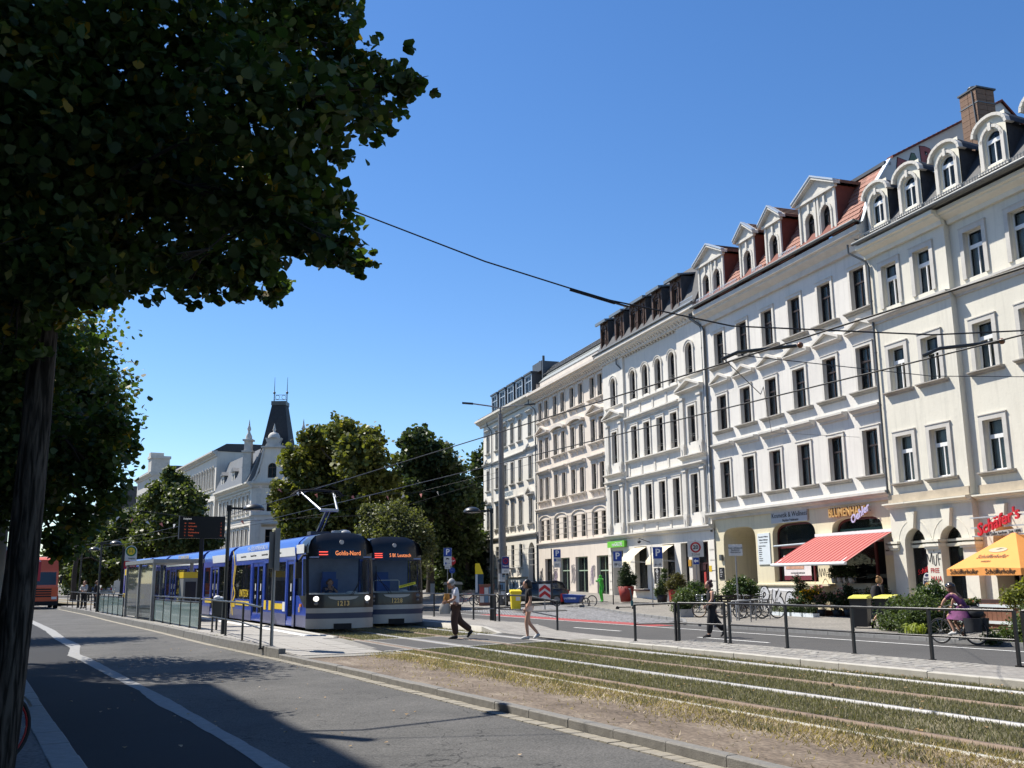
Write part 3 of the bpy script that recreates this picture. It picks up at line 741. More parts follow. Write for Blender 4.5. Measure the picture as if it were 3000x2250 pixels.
for xa, xb, y in ((-.08,RIS+.06,-.28),(RIS+.06,X1,0)):
    mould(b5, 'string_course', xa, xb, 12.82, .3, .34, trim_g, y)
    mould(b5, 'shop_cornice', xa, xb, 4.52, .34, .24, trim_crm, y)
    mb = MB(); mb.box(xa+.1,xb-.08,y-.05,y+.01,4.78,5.12); b5.part('stone_band', mb, trim_tan)
    mould(b5, 'eaves_cornice', xa, xb, 15.95, .62, .62, trim_crm, y)
gutter(b5, -.15, X1, 16.66, -.98)
for x in (.18, 2.44, 4.4, 7.3, 9.95):                # capitals of the shop pillars
    y = -.28 if x < RIS else 0; w = .62 if x > .3 else .3
    for za, zb_, p in ((2.74,2.84,.09),(2.84,2.95,.14),(3.02,3.12,.16)):
        mb = MB(); mb.box(x-w/2-p,x+w/2+p,y-p,y+.3,za,zb_); b5.part('capital', mb, trim_crm)
for x, y in ((1.4,-.28),(3.46,-.28),(5.97,0),(8.65,0)):
    mb = MB(); mb.prism([(x-.14,3.62),(x+.14,3.62),(x+.27,4.34),(x-.27,4.34)], 'y', y-.16, y+.02); b5.part('keystone', mb, trim_crm)
    mb = MB(); A = arch_pts(x-1.02,x+1.02,2.98,4.02,16); bar_ring(mb, A, .04, y-.012, y+.01); b5.part('arch_moulding', mb, trim_crm)
dk_fr = M('shop_frame_dark', (.03,.03,.03), .4, 0)
poster_cream = M('cream_blind_box', (.60,.56,.42), .6, .05)
red_sign = M('red_lettering', (.55,.02,.03), .4, 0)
black_ink = M('black_paint', (.012,.012,.014), .6, 0)
red_ink = M('red_spray_paint', (.45,.03,.03), .7, .1)
white_ink = M('white_lettering', (.8,.8,.8), .6, 0)
def shopwin(b, x, z0, w, h, y, rise, mat=None, cv=0, shop='shop_window', trans=None):
    o = window(b, x, z0, w, h, 'single' if not trans else trans, mat or dk_fr, y, rise, cv=cv, name=shop); return o
for x in (1.4, 3.46):
    o = shopwin(b5, x, .4, 1.22, 3.2, .12, .61)
    mb = MB(); mb.box(-.58,.58,-.12,.02,2.42,2.55); mb.box(-.58,.58,-.10,.02,2.62,2.72); link('blind_box', mb.mesh('blind_box', poster_cream), o)
    text("Schäfer's", o, (.05,-.02,1.5), .30, red_sign, ry=-.25, shear=.35)
for x in (8.65, 11.2): shopwin(b5, x, .4, 1.2, 3.2, .4, .6)
o = shopwin(b5, 5.98, .0, 1.22, 3.5, .82, .6, shop='shop_door')
mb = MB(); mb.torus((0.1,-.06,1.0), .34, .03, 'y', 20, 5); link('door_handle', mb.mesh('door_handle', lead), o)
# oval sticker, posters and graffiti on the bakery
mb = MB(); mb.prism([(cos(2*pi*k/24)*.26, sin(2*pi*k/24)*.42) for k in range(24)], 'y', 0, .008, 0)
mb.prism([(cos(2*pi*k/24)*.235, sin(2*pi*k/24)*.39) for k in range(24)], 'y', -.006, 0, 1)
st_navy = M('sticker_navy', (.02,.025,.07), .5, 0); bread = M('print_bread', (.50,.24,.09), .6, .35, 14); pinkp = M('print_pink', (.55,.16,.22), .6, .2)
mb.prism([(cos(2*pi*k/16)*.16, -.06+sin(2*pi*k/16)*.09) for k in range(16)], 'y', -.012, -.006, 2)
mb.prism([(cos(2*pi*k/16)*.17, -.14+sin(2*pi*k/16)*.05) for k in range(16)], 'y', -.016, -.012, 2)
mb.prism([(.13+cos(2*pi*k/12)*.06, .03+sin(2*pi*k/12)*.08) for k in range(12)], 'y', -.012, -.006, 3)
mb.prism([(cos(2*pi*k/16)*.17, -.27+sin(2*pi*k/16)*.07) for k in range(16)], 'y', -.012, -.006, 0)
stk = b5.part('oval_sticker', mb, [white_ink, st_navy, bread, pinkp], (1.50,.09,1.36))
text('Bock', stk, (0,-.012,.24), .15, white_ink); text('auf süß?', stk, (0,-.012,.12), .10, white_ink)
mb = MB(); ribbon(mb, [(-.3,.2),(-.28,.62),(-.15,.3),(-.02,.66),(.0,.2)], .035, 0); ribbon(mb, [(.08,.55),(.1,.2),(.2,.2),(.26,.6)], .035, 0); ribbon(mb, [(.36,.15),(.34,.6),(.5,.64)], .035, 0); ribbon(mb, [(.36,.4),(.47,.42)], .035, 0); ribbon(mb, [(.12,.7),(.14,.78)], .03, 0)
b5.part('graffiti', mb, black_ink, (2.33,-.292,1.92), fix=False)
tx = text('FREE', b5.root, (2.42,-.29,1.86), .27, red_ink, ext=.003, name='graffiti', sx=.9)
tx = text('MAJA', b5.root, (2.48,-.29,1.52), .33, red_ink, ext=.003, name='graffiti', sx=.8)
tx = text('PLZ', b5.root, (2.44,-.29,1.1), .34, black_ink, ext=.003, name='graffiti', sx=.9)
mb = MB(); ribbon(mb, [(0,.5),(.05,.1),(.2,0),(.3,.35),(.15,.5),(.1,.1)], .035); ribbon(mb, [(.35,0),(.38,.5),(.55,.2),(.6,.55),(.75,.5),(.7,-.2)], .035)
b5.part('graffiti', mb, black_ink, (4.75,-.01,1.95), fix=False)
# projecting bakery sign on rails in front of the wall
sg = thing('shop_sign', "red script shop sign with a pale slogan strip on metal rails above the parasol", 'shop sign', (*fworld(6.35,.6), 3.55), -pi/2-FA)
sg_bar = M('sign_rail_metal', (.5,.5,.49), .4, .1, metal=.5)
mb = MB()
for z in (.28,-.1,-.42): mb.box(-1.4,1.6,-.02,.02,z-.025,z+.025)
for x in (-1.2,0,1.4): mb.obox((x,0,.28),(x,.58,.28),.03,.03); mb.obox((x,0,-.42),(x,.58,-.42),.03,.03)
mb.obj('sign_frame', sg_bar, sg)
text("Schäfer's", sg, (-.05,-.06,.05), .62, red_sign, ry=-.28, shear=.35, ext=.035, bold=.012)
mb = MB(); mb.box(-.65,1.05,-.05,-.03,-.42,-.26); mb.obj('slogan_strip', M('slogan_grey', (.40,.40,.38), .5, 0), sg, rot=(0,-.05,0))
text('Ich Liebe backen. Seit 1898.', sg, (.2,-.06,-.34), .15, black_ink, ry=-.05)
# roof with arched dormers
mansard(b5, 0.02, X1, 16.75, 19.0, 19.2, -.55, .9, 6, slate)
for x in (.9, 2.98, 5.25, 7.7, 10.1, 12.4):
    w = 1.42; x0, x1 = x-w/2, x+w/2
    mb = wall_mb(x0, x1, 17.2, 19.36, [(x-.41,x+.41,17.42,18.82,.41,.14)], 0, .14, 0)
    A = arch_pts(x0-.12,x1+.12,19.0,19.36,10)
    dm_ = b5.part('dormer', mb, trim_crm, (0,-.25,0))
    m2 = MB(); bar_ring(m2, arch_pts(x0-.2,x1+.2,18.80,19.44,10), .12, -.42, .0); bar_ring(m2, arch_pts(x-.58,x+.58,18.42,19.02,10), .12, -.33, -.24)
    for q in (x-.53,x+.53): m2.box(q-.08,q+.08,-.33,-.24,17.3,18.55)
    m2.box(x-.07,x+.07,-.36,-.2,18.78,19.1); m2.box(x0-.06,x1+.06,-.4,.0,17.12,17.24)
    link('dormer_moulding', m2.mesh('dormer_moulding', trim_w), dm_, (0,.25,0))
    m2 = MB(); arc = [(-x0*0+p[0],p[1]) for p in arch_pts(x0-.2,x1+.2,18.80,19.46,10)]
    m2.loft([[(p[0],-.2,p[1]+.02) for p in arc],[(p[0],1.3,p[1]-.12) for p in arc]], 0, cap=False, closed=False, sm=False)
    for q in (x0,x1): m2.poly([(q,-.2,17.0),(q,1.2,17.0),(q,1.2,18.8),(q,-.2,18.85)], 0)
    link('dormer_roof', m2.mesh('dormer_roof', slate), dm_, (0,.25,0))
    window(b5, x, 17.42, .82, 1.40, 'white', pvc, -.14, .41, cv=2, par=None)
snow_guard(b5, .1, X1, 16.72, -.72, gutter_z)
# chimney of blocks
ch = MB(); ch.box(1.14,2.18,4.94,5.94,19.5,24.3); chim = b5.part('chimney', ch, M('mortar_grey', (.22,.19,.165), .9, .1))
brick_m = M('brown_block', (.20,.125,.085), .9, .2, 8, .2, 40, island=.2)
bk = MB(); bk.box(.008,.505,-.03,.012,.008,.262); bkm = bk.mesh('brick', brick_m); bk = MB(); bk.box(-.03,.012,.008,.49,.008,.262); bks = bk.mesh('brick', brick_m)
for r in range(13):
    for k in range(2):
        link('brick', bkm, chim, (1.14+.52*k-0, 4.93, 20.75+.27*r)); link('brick', bks, chim, (2.205, 4.94+.5*k, 20.75+.27*r))
mb = MB(); mb.box(1.06,2.28,4.85,6.02,24.28,24.36); mb.cyl((1.5,5.4,24.36),(1.5,5.4,24.62),.12,n=10); mb.lathe([(.01,.0),(.24,.02),(.2,.1),(.01,.16)], (1.5,5.4,24.6), 12)
link('chimney_cap', mb.mesh('chimney_cap', pipe_m), chim)
mb = MB(); mb.box(1.1,2.24,4.88,4.90,23.55,23.6); mb.box(2.22,2.24,4.9,6,23.55,23.6); mb.path([(1.95,4.86,24.2),(2.15,4.86,20.6)], .03, 6)
link('chimney_strap', mb.mesh('chimney_strap', gutter_z), chim)

# ================================================================= grey-white flower shop house
b4 = Bld('flower_shop_house', 'grey-white tenement with red tiled dormer roof above the flower shop', -15.56)
WX4 = [-13.93+2.552*i for i in range(6)]; w4 = 1.04
rows4 = [(6.16,8.24),(10.1,12.15),(13.93,15.95)]
mb = wall_mb(-15.56, 0, 5.3, 17.2, [(x-w4/2,x+w4/2,a,c) for x in WX4 for a,c in rows4], 0, .26)
b4.part('facade', mb, pl_b4)
E4 = 3.2
gf4 = [(-14.62,-11.25,-.5,4.42,1.0,2.6),(-9.62,-5.85,1.42,4.40,.95,.4),(-4.55,-.88,.0,4.36,.95,.4)]
mb = MB(); X = -15.56
# ground floor with rounded openings
def wall_round(mb, x0, x1, z0, z1, ops, y, mi=0):
    wall_mb(x0, x1, z0, z1, [(o[0],o[1],o[2],o[3]) for o in ops], y, .01, mi, mb)
    for xa, xb, za, zb, rise, d in ops:
        A = arch_pts(xa, xb, zb-rise, zb, 20, 4.0); m = len(A)//2; q = y+d
        for i in range(len(A)-1):
            a, c = A[i], A[i+1]; k = (xa,zb) if i < m else (xb,zb)
            mb.poly([(a[0],y,a[1]),(c[0],y,c[1]),(k[0],y,k[1])], mi); mb.poly([(a[0],y,a[1]),(c[0],y,c[1]),(c[0],q,c[1]),(a[0],q,a[1])], mi)
        zs = zb-rise
        mb.poly([(xa,y,za),(xa,q,za),(xa,q,zs),(xa,y,zs)], mi); mb.poly([(xb,y,za),(xb,y,zs),(xb,q,zs),(xb,q,za)], mi); mb.poly([(xa,y,za),(xb,y,za),(xb,q,za),(xa,q,za)], mi)
wall_round(mb, -15.56, 0, -.5, 5.3, gf4, .0)
b4.part('shop_front_wall', mb, pl_yel)
body(b4, -15.54, -.02, 17.4, 16, pl_b4)
mould(b4, 'shop_cornice', -15.7, .06, 4.98, .5, .42, trim_g)
mould(b4, 'eaves_cornice', -15.56, 0, 16.75, .78, .95, trim_w)
gutter(b4, -15.6, .0, 17.82, -.9)
for i, x in enumerate(WX4):
    for j, (a, c) in enumerate(rows4):
        window(b4, x, a, w4, c-a, 'dark', wood_dk, .17)
        surround(b4, x, a, w4, c-a, .15, .07, trim_w)
        sill(b4, x, a, 2.0, None, .25, .2)
        if j == 1: pediment(b4, x, 12.78, 2.12, .42)
        if j == 0: hood(b4, x, 8.98, 2.1, None, .36, .36)
downpipe(b4, -15.5, 5.4, 17.2); downpipe(b4, -.05, 5.3, 17.2); downpipe(b4, .12, 5.2, 16.3, -.4, .9, .05)
mould(b4, 'plinth', -11.25, -7.25, 1.08, .14, .24, pl_yel)
mb = MB(); mb.box(-11.2,-7.3,-.08,.0,-.4,1.1); b4.part('plinth', mb, M('painted_plinth', (.5,.49,.47), .8, .1, 2))
# silver graffiti on the plinth
silver = M('silver_spray', (.52,.53,.55), .45, .2, 3); 
mb = MB()
def letter(pts, w, off): ribbon(mb, pts, w+.16, -.006, 1, 8); ribbon(mb, pts, w, -.012, 0, 8)
letter([(.25,.0),(.30,.55),(.42,1.0),(.75,1.1),(.95,.85),(.75,.6),(.5,.5)], .26, 0); letter([(.6,.5),(.9,.25),(1.1,-.02)], .24, 0)
letter([(1.35,.0),(1.45,.5),(1.6,1.08)], .26, 0); letter([(2.1,1.05),(1.75,.6),(1.65,.55)], .2, 0); letter([(1.7,.5),(2.05,.6),(2.25,.35),(2.3,-.02)], .26, 0)
letter([(2.65,-.02),(2.7,.5),(2.85,.8),(3.15,.75),(3.3,.4),(3.35,-.02)], .27, 0)
ribbon(mb, [(0,1.02),(1.5,1.1),(3.8,1.02)], .1, -.004, 2)
g = b4.part('graffiti', mb, [silver, black_ink, white_ink], (-11.2,-.085,-.08), fix=False)
# passage gate, shop windows, door, signs
room_y = M('passage_plaster', (.26,.245,.22), .9, .1)
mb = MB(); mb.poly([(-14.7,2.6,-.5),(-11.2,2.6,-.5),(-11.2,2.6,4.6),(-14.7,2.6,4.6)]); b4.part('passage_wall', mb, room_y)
gate_m = M('dusty_red_gate', (.20,.085,.085), .7, .2)
mb = MB(); mb.prism([(-13.1,-.1),(-11.9,-.1),(-11.9,2.85),(-12.15,2.8),(-12.5,2.5),(-12.8,2.38),(-13.1,2.35)], 'y', 1.2, 1.26)
for k in range(7): mb.box(-13.02+.16*k,-12.98+.16*k,1.16,1.2,.0,2.2)
mb.box(-13.1,-11.9,1.15,1.2,1.9,2.0); b4.part('gate', mb, gate_m)
mb = MB(); mb.box(-13.75,-13.2,2.5,2.58,0,2.25); b4.part('door', mb, wood_dk)
maroon = M('maroon_frame', (.10,.018,.018), .5, .1)
sh = MB(); sh.box(-9.55,-5.9,.28,.36,3.12,3.3); sh.box(-9.6,-9.5,.28,.36,1.42,3.6); sh.box(-6.6,-6.5,.28,.36,.2,3.2)
A = arch_pts(-9.6,-5.87,3.46,4.38,20,4.0); bar_ring(sh, A, .09, .28, .36)
shp = b4.part('shop_window', sh, maroon)
mb = MB(); mb.prism([(-9.5,1.45),(-6.6,1.45),(-6.6,3.12),(-9.5,3.12)], 'y', .33, .34); link('pane', mb.mesh('pane', glass), shp)
mb = MB(); mb.prism([(-9.5,3.3),(-5.95,3.3)]+[p for p in arch_pts(-9.5,-5.95,3.46,4.3,20,4.0)][::-1], 'y', .33, .34); link('pane', mb.mesh('pane', glass), shp)
mb = MB(); mb.box(-9.6,-5.85,.9,.95,.2,4.4); link('interior', mb.mesh('interior', M('shop_interior', (.045,.055,.05), .9, .4, 1.5)), shp)
mb = MB(); mb.path([(-9.6,.05,3.25),(-5.8,.05,3.3)], .05, 8); b4.part('blind_roller', mb, lead)
# spa poster in the window
mb = MB(); mb.box(-9.08,-6.75,.24,.26,1.5,2.75, 0); mb.box(-9.08,-6.75,.235,.255,1.5,1.72, 1)
post = b4.part('poster', mb, [M('poster_paper', (.72,.66,.64), .5, .06), M('poster_maroon', (.16,.03,.045), .5, 0)])
mb = MB(); mb.prism([(-8.9+.0,2.05),(-7.35,2.05),(-7.3,2.4),(-7.6,2.55),(-8.0,2.45),(-8.4,2.6),(-8.8,2.4)], 'y', .225, .24); link('picture', mb.mesh('picture', M('print_skin', (.55,.30,.20), .6, .4, 5)), post)
text('www.kosmetik-wellness.de', post, (-7.9,.23,1.86), .11, black_ink)
# cosmetics sign and board
mb = MB(); mb.box(-9.5,-6.3,-.1,-.04,4.42,5.0); s_ = b4.part('shop_sign', mb, M('grey_sign', (.44,.45,.46), .5, .04))
text('Kosmetik & Wellness', s_, (-7.85,-.105,4.8), .36, black_ink); text('Nadine Feldmann', s_, (-7.75,-.105,4.53), .2, black_ink)
mb = MB(); mb.box(-11.0,-9.85,-.05,0,2.32,3.97); s_ = b4.part('notice_board', mb, M('pale_board', (.66,.71,.72), .4, .03))
text('Kosmetik & Wellness', s_, (-10.43,-.054,3.78), .105, black_ink); text('Nadine Feldmann', s_, (-10.43,-.054,3.62), .12, black_ink); text('Tel. 03 41 / 3 01 86 00', s_, (-10.43,-.054,3.47), .08, black_ink)
for k, t_ in enumerate(('Gesichtsbehandlungen','Fußpflege','Massagen','Hot Stone','Maniküre','Aroma','Permanent','Gutscheine')): text(t_, s_, (-10.9,-.054,3.3-.11*k), .075, black_ink, align='LEFT')
mb = MB(); mb.box(-15.25,-14.7,-.04,0,1.56,2.22); s_ = b4.part('black_plate', mb, black_ink)
for k in range(4): text(('ARZT','PRAXIS','3. OG','HOF')[k], s_, (-15.1,-.045,2.08-.12*k), .08, white_ink, align='LEFT')
mb = MB(); mb.box(-14.98,-14.72,-.14,0,2.62,2.95); b4.part('letter_box', mb, gutter_z)
# flower shop front
fs = MB(); fs.box(-4.5,-.9,.3,.38,3.2,3.38); fs.box(-4.55,-4.45,.3,.38,1.3,3.5); fs.box(-1.95,-1.8,.3,.38,0,3.3); fs.box(-.98,-.88,.3,.38,0,3.4)
bar_ring(fs, arch_pts(-4.52,-.9,3.4,4.34,20,4.0), .09, .3, .38); flp = b4.part('shop_window', fs, maroon)
mb = MB(); mb.prism([(-4.45,1.35),(-1.95,1.35),(-1.95,3.2),(-4.45,3.2)], 'y', .34, .35); link('pane', mb.mesh('pane', glass), flp)
mb = MB(); mb.prism([(-4.45,3.4),(-.95,3.4)]+arch_pts(-4.45,-.95,3.42,4.26,20,4.0)[::-1], 'y', .34, .35); link('pane', mb.mesh('pane', glass), flp)
mb = MB(); mb.box(-4.3,-1.1,.30,.31,3.5,3.86); s_ = link('lettering_band', mb.mesh('lettering_band', M('green_band', (.015,.07,.05), .5, .3, 6)), flp)
text('FLORISTIK', s_, (-2.7,.29,3.66), .24, M('pale_green_print', (.30,.5,.42), .5, 0), sx=1.4)
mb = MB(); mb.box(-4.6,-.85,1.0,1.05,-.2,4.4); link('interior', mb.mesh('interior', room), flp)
mb = MB(); mb.box(-4.55,-1.95,-.02,.4,-.2,1.34); b4.part('window_parapet', mb, pl_yel)
# projecting letters
gold = M('gold_letter', (.50,.30,.10), .5, .1); viol = M('lilac_letter', (.50,.46,.66), .5, .05)
s_ = MB(); s_.box(-4.4,-1.4,-.2,-.16,4.55,4.6); sb = b4.part('shop_lettering', s_, gutter_z)
text('BLUMENHAUS', sb, (-2.98,-.24,4.62), .60, gold, ext=.04, bold=.014, sx=.72)
text('Oehler', sb, (-2.0,-.32,4.45), .50, viol, ext=.02, ry=-.42, shear=.3, bold=.012)
text('Hausmeister\ngesucht\nbitte melden !!', b4.root, (-.42+15.56,-.02,2.9), .13, black_ink)
mb = MB(); mb.box(-.85,-.02,-.012,0,2.55,3.35); b4.part('notice', mb, M('notice_paper', (.52,.48,.46), .8, .05))
mb = MB(); ribbon(mb, [(0,.1),(.1,.5),(.2,.1),(.3,.5),(.42,.15),(.5,.5),(.62,.1)], .03); ribbon(mb, [(.8,.5),(.82,0)], .03); ribbon(mb, [(1.05,.55),(.85,.3),(1.1,0),(1.2,.25),(1.0,.3)], .03); ribbon(mb, [(.1,-.5),(.5,0),(.9,-.45)], .025)
b4.part('graffiti', mb, black_ink, (-5.82,-.008,1.55), fix=False)
mb = MB(); mb.box(-7.0,-4.5,-.35,.0,1.22,1.32); b4.part('ledge', mb, pl_yel)
# awning
aw_r = M('awning_red', (.27,.022,.022), .8, .06); aw_w = M('awning_stripe', (.42,.16,.14), .8, .06)
awr = MB(); W = 5.5; n = 36; y1_, zt_, zl_ = -2.75, 3.6, 2.25
for k in range(n):
    a = -5.58+W*k/n; c = a+W/n; mi = 1 if k % 2 else 0
    ring = [(-.1,zt_),(-.95,3.22),(-1.85,2.74),(y1_,zl_)]
    for p, q in zip(ring, ring[1:]): awr.poly([(a,p[0],p[1]),(c,p[0],p[1]),(c,q[0],q[1]),(a,q[0],q[1])], mi)
aw = b4.part('awning', awr, [aw_r, aw_w], fix=False)
mb = MB(); mb.cyl((-5.62,y1_,zl_-.03),(-.04,y1_,zl_-.03),.075,n=10); mb.box(-5.62,-.04,-.22,-.02,zt_-.04,zt_+.1)
for x in (-5.3,-.4): mb.obox((x,-.1,zt_-.15),(x-.3,-1.5,zt_-.75),.05,.05); mb.obox((x-.3,-1.5,zt_-.75),(x,y1_,zl_),.05,.05)
link('awning_bar', mb.mesh('awning_bar', pvc), aw)
# roof: tiles, dormers, party wall
mb = MB(); mb.poly([(-15.56,-.72,17.72),(0,-.72,17.72),(0,1.25,20.9),(-15.56,1.25,20.9)]); mb.poly([(-15.56,1.25,20.9),(0,1.25,20.9),(0,8.6,25.1),(-15.56,8.6,25.1)])
mb.poly([(-15.56,8.6,25.1),(0,8.6,25.1),(0,16.5,17.7),(-15.56,16.5,17.7)])
roof4 = b4.part('roof', mb, tile_d)
D4 = [(-15.42,-12.42,2),(-10.68,-9.1,1),(-8.06,-6.5,1),(-4.9,-1.88,2)]
tl = MB(); tl.prism([(0,-.02),(0,.05),(.34,.02),(.34,-.02)], 'x', .006, .272); tlm = tl.mesh('tile', tile_m)
sl = atan2(20.9-17.72, 1.97); n = 0; rest = MB()
for r in range(11):
    for k in range(56):
        x = -15.5+.278*k+(.139 if r % 2 else 0); t = r*.345
        if x > -.3 or any(a-.1 < x < c-.1 and r < 7 for a, c, _ in D4): continue
        y = -.72+t*cos(sl); z = 17.72+t*sin(sl)
        if n < 300: link('tile', tlm, roof4, (x+15.56-15.56, y, z+.0), (sl+random.uniform(-.02,.02),0,0)); n += 1
        else:
            o_ = [(x,y,z+.05),(x+.27,y,z+.05),(x+.27,y+.34*cos(sl),z+.02+.34*sin(sl)),(x,y+.34*cos(sl),z+.02+.34*sin(sl)),(x,y,z-.01),(x+.27,y,z-.01)]
            rest.add(o_, [(0,1,2,3),(4,5,1,0)])
stuff(link('roof_tiles', rest.mesh('roof_tiles', tile_m, False), roof4))
mb = MB(); mb.box(-15.56,0,1.1,1.5,20.85,21.02); b4.part('roof_coping', mb, pipe_m)
for a, c, nw in D4:
    w = c-a; xs_ = [(a+c)/2] if nw == 1 else [a+w*.29, a+w*.71]
    ops = [(x-.36,x+.36,18.22,19.66,.36,.2) for x in xs_]
    d = b4.part('dormer', wall_mb(a, c, 17.95, 20.4, ops, 0, .2), trim_w, (0,-.3,0))
    ap = 21.25 if nw == 2 else 21.15; m2 = MB(); cx = (a+c)/2
    m2.prism([(a-.18,20.4),(c+.18,20.4),(cx,ap)], 'y', -.06, 0); 
    for sgn in (-1,1):
        e_ = a-.24 if sgn < 0 else c+.24
        m2.prism([(e_,20.38),(cx,ap),(cx,ap+.16),(e_,20.54)], 'y', -.3, 3.0 if 0 else .1)
    m2.box(a-.12,c+.12,-.16,0,20.28,20.42)
    for x in xs_:
        bar_ring(m2, arch_pts(x-.5,x+.5,19.28,19.8,10), .13, -.06, 0); m2.box(x-.07,x+.07,-.1,0,19.68,20.2)
        for q in (x-.44,x+.44): m2.box(q-.06,q+.06,-.05,0,18.2,19.3)
    for q in ([a+.1,c-.1]+([cx-.12,cx+.12] if nw == 2 else [])): m2.box(q-.07,q+.07,-.08,0,18.1,20.3)
    link('dormer_moulding', m2.mesh('dormer_moulding', trim_w), d)
    m2 = MB(); m2.poly([(c,.0,17.8),(c,1.6,17.8),(c,1.9,20.4),(c,0,20.4)]); m2.poly([(a,.0,17.8),(a,1.6,17.8),(a,1.9,20.4),(a,0,20.4)]); link('dormer_side', m2.mesh('dormer_side', tile_d), d)
    m2 = MB()
    for sgn, e_ in ((-1,a-.24),(1,c+.24)):
        m2.prism([(e_,20.44),(cx,ap+.06),(cx,ap+.14),(e_,20.52)], 'y', .12, 3.2)
        for r in range(4):
            f = r/4; m2.prism([(e_+(cx-e_)*f,20.52+(ap-20.38)*f),(e_+(cx-e_)*(f+.24),20.52+(ap-20.38)*(f+.24)),(e_+(cx-e_)*(f+.24),20.55+(ap-20.38)*(f+.24)),(e_+(cx-e_)*f,20.60+(ap-20.38)*f)], 'y', .12, 3.2)
    link('dormer_roof', m2.mesh('dormer_roof', tile_br), d)
    m2 = MB()
    for sgn, e_ in ((-1,a-.26),(1,c+.26)): m2.prism([(e_,20.5),(cx,ap+.13),(cx,ap+.22),(e_,20.6)], 'y', -.34, -.1)
    link('barge_board', m2.mesh('barge_board', lead), d)
    for x in xs_: window(b4, x, 18.22, .72, 1.44, 'dark', wood_dk, -.14, .36, cv=2)
for xa, xb in ((-15.3,-12.5),(-12.4,-10.7),(-9.1,-8.1),(-6.5,-4.9)): snow_guard(b4, xa, xb, 17.95, -.62, lead)
# party wall with big letters
pw = [(-.6,17.6),(-.15,18.2),(1.2,20.95),(1.55,21.2),(6.2,23.8),(8.67,25.2),(17,17.6)]
mb = MB(); mb.prism(pw, 'x', -.18, .0); fwl = b4.part('party_wall', mb, M('party_wall_render', (.62,.62,.61), .9, .1, .5))
mb = MB()
for (p, q) in zip(pw[3:6], pw[4:6]+[pw[5]]):
    if p == q: continue
    L = sqrt((q[0]-p[0])**2+(q[1]-p[1])**2); k = int(L/.34)
    for i in range(k):
        a = (p[0]+(q[0]-p[0])*i/k, p[1]+(q[1]-p[1])*i/k); c = (p[0]+(q[0]-p[0])*(i+1)/k, p[1]+(q[1]-p[1])*(i+1)/k)
        mb.add([(-.3,a[0],a[1]),(.12,a[0],a[1]),(.12,c[0],c[1]),(-.3,c[0],c[1]),(-.3,a[0],a[1]+.13),(.12,a[0],a[1]+.13),(.12,c[0],c[1]+.10),(-.3,c[0],c[1]+.10)], [(4,5,6,7),(0,1,5,4),(1,2,6,5),(2,3,7,6),(3,0,4,7)])
p, q = pw[5], (10.4,23.6); mb.add([(-.3,p[0],p[1]),(.12,p[0],p[1]),(.12,q[0],q[1]),(-.3,q[0],q[1]),(-.3,p[0],p[1]+.13),(.12,p[0],p[1]+.13),(.12,q[0],q[1]+.13),(-.3,q[0],q[1]+.13)], [(4,5,6,7),(0,1,5,4),(1,2,6,5),(2,3,7,6),(3,0,4,7)])
link('ridge_coping', mb.mesh('ridge_coping', tile_d), fwl)
mb = MB(); mb.obox((.06,-.55,17.75),(.06,-.05,18.9),.3,.05); mb.obox((.06,.3,19.6),(.06,1.35,21.1),.34,.06); link('verge_sheet', mb.mesh('verge_sheet', lead), fwl)
gl_r = M('graffiti_red', (.33,.11,.11), .8, .2); gl_g = M('graffiti_green', (.13,.19,.14), .8, .2)
for ch_, cy, cz, sz, m_, rx_ in (('F',2.05,20.75,1.15,gl_r,.2),('A',2.85,21.05,1.35,gl_g,0),('R',3.7,21.45,1.5,gl_r,-.05),('A',4.75,21.85,1.5,gl_g,-.12)):
    t = link('letter', text_mesh(ch_, sz, .006, black_ink, 0, 1, 'CENTER', .085), fwl, (.008,cy,cz), (pi/2,rx_,pi/2))
    t = link('letter', text_mesh(ch_, sz, .012, m_, 0, 1, 'CENTER', .05), fwl, (.010,cy,cz), (pi/2,rx_,pi/2))
t = link('letter', text_mesh('Beer', .95, .008, black_ink, 0, 1, 'CENTER', .03), fwl, (.008,8.35,24.1), (pi/2,-.1,pi/2))
# ================================================================= white house with arched top windows
b3 = Bld('arched_window_house', 'white tenement with a row of arched top-floor windows and dark dormers', -30.77)
AX = [-28.85]+[-25.85,-23.88,-21.92,-19.96]+[-17.32]; w3 = .88
rows3 = [(5.55,7.88,0),(9.86,12.12,0),(14.08,16.12,.44)]
RL, RR = (-30.6,-27.35), (-18.85,-15.75)
def ops3(xs): return [(x-w3/2,x+w3/2,a,c,r) for x in xs for a,c,r in rows3]
mb = MB()
for xa, xb, xs_, y in ((-30.77,-27.2,AX[:1],-.16),(-27.2,-18.95,AX[1:5],0),(-18.95,-15.56,AX[5:],-.16)):
    wall_mb(xa, xb, 4.5, 17.6, ops3(xs_), y, .26, mb=mb)
    if y < 0:
        for q in (xa,xb): mb.poly([(q,y,4.5),(q,.01,4.5),(q,.01,17.6),(q,y,17.6)])
b3.part('facade', mb, pl_white)
gf3 = [(-30.1,-28.35,.1,3.62,0,.6),(-26.45,-24.55,.95,3.78,0,.45),(-22.25,-20.6,.95,3.78,0,.45),(-19.75,-18.75,.95,3.78,0,.45),(-18.35,-16.35,-.1,3.78,0,.6)]
b3.part('shop_front_wall', wall_mb(-30.77, -15.56, -.5, 4.5, gf3, -.05, .4), pl_b1)
for z in (.85,1.45,2.05,2.65,3.25,3.85):             # banded rustication strips
    mb = MB()
    for xa, xb in ((-30.77,-30.25),(-28.2,-27.3),(-16.2,-15.56)): mb.box(xa,xb,-.09,-.05,z-.56,z-.03)
    b3.part('rustication', mb, pl_b1)
body(b3, -30.75, -15.58, 17.7, 14, pl_white)
mould(b3, 'shop_cornice', -30.85, -15.5, 4.42, .34, .34, trim_w, -.1)
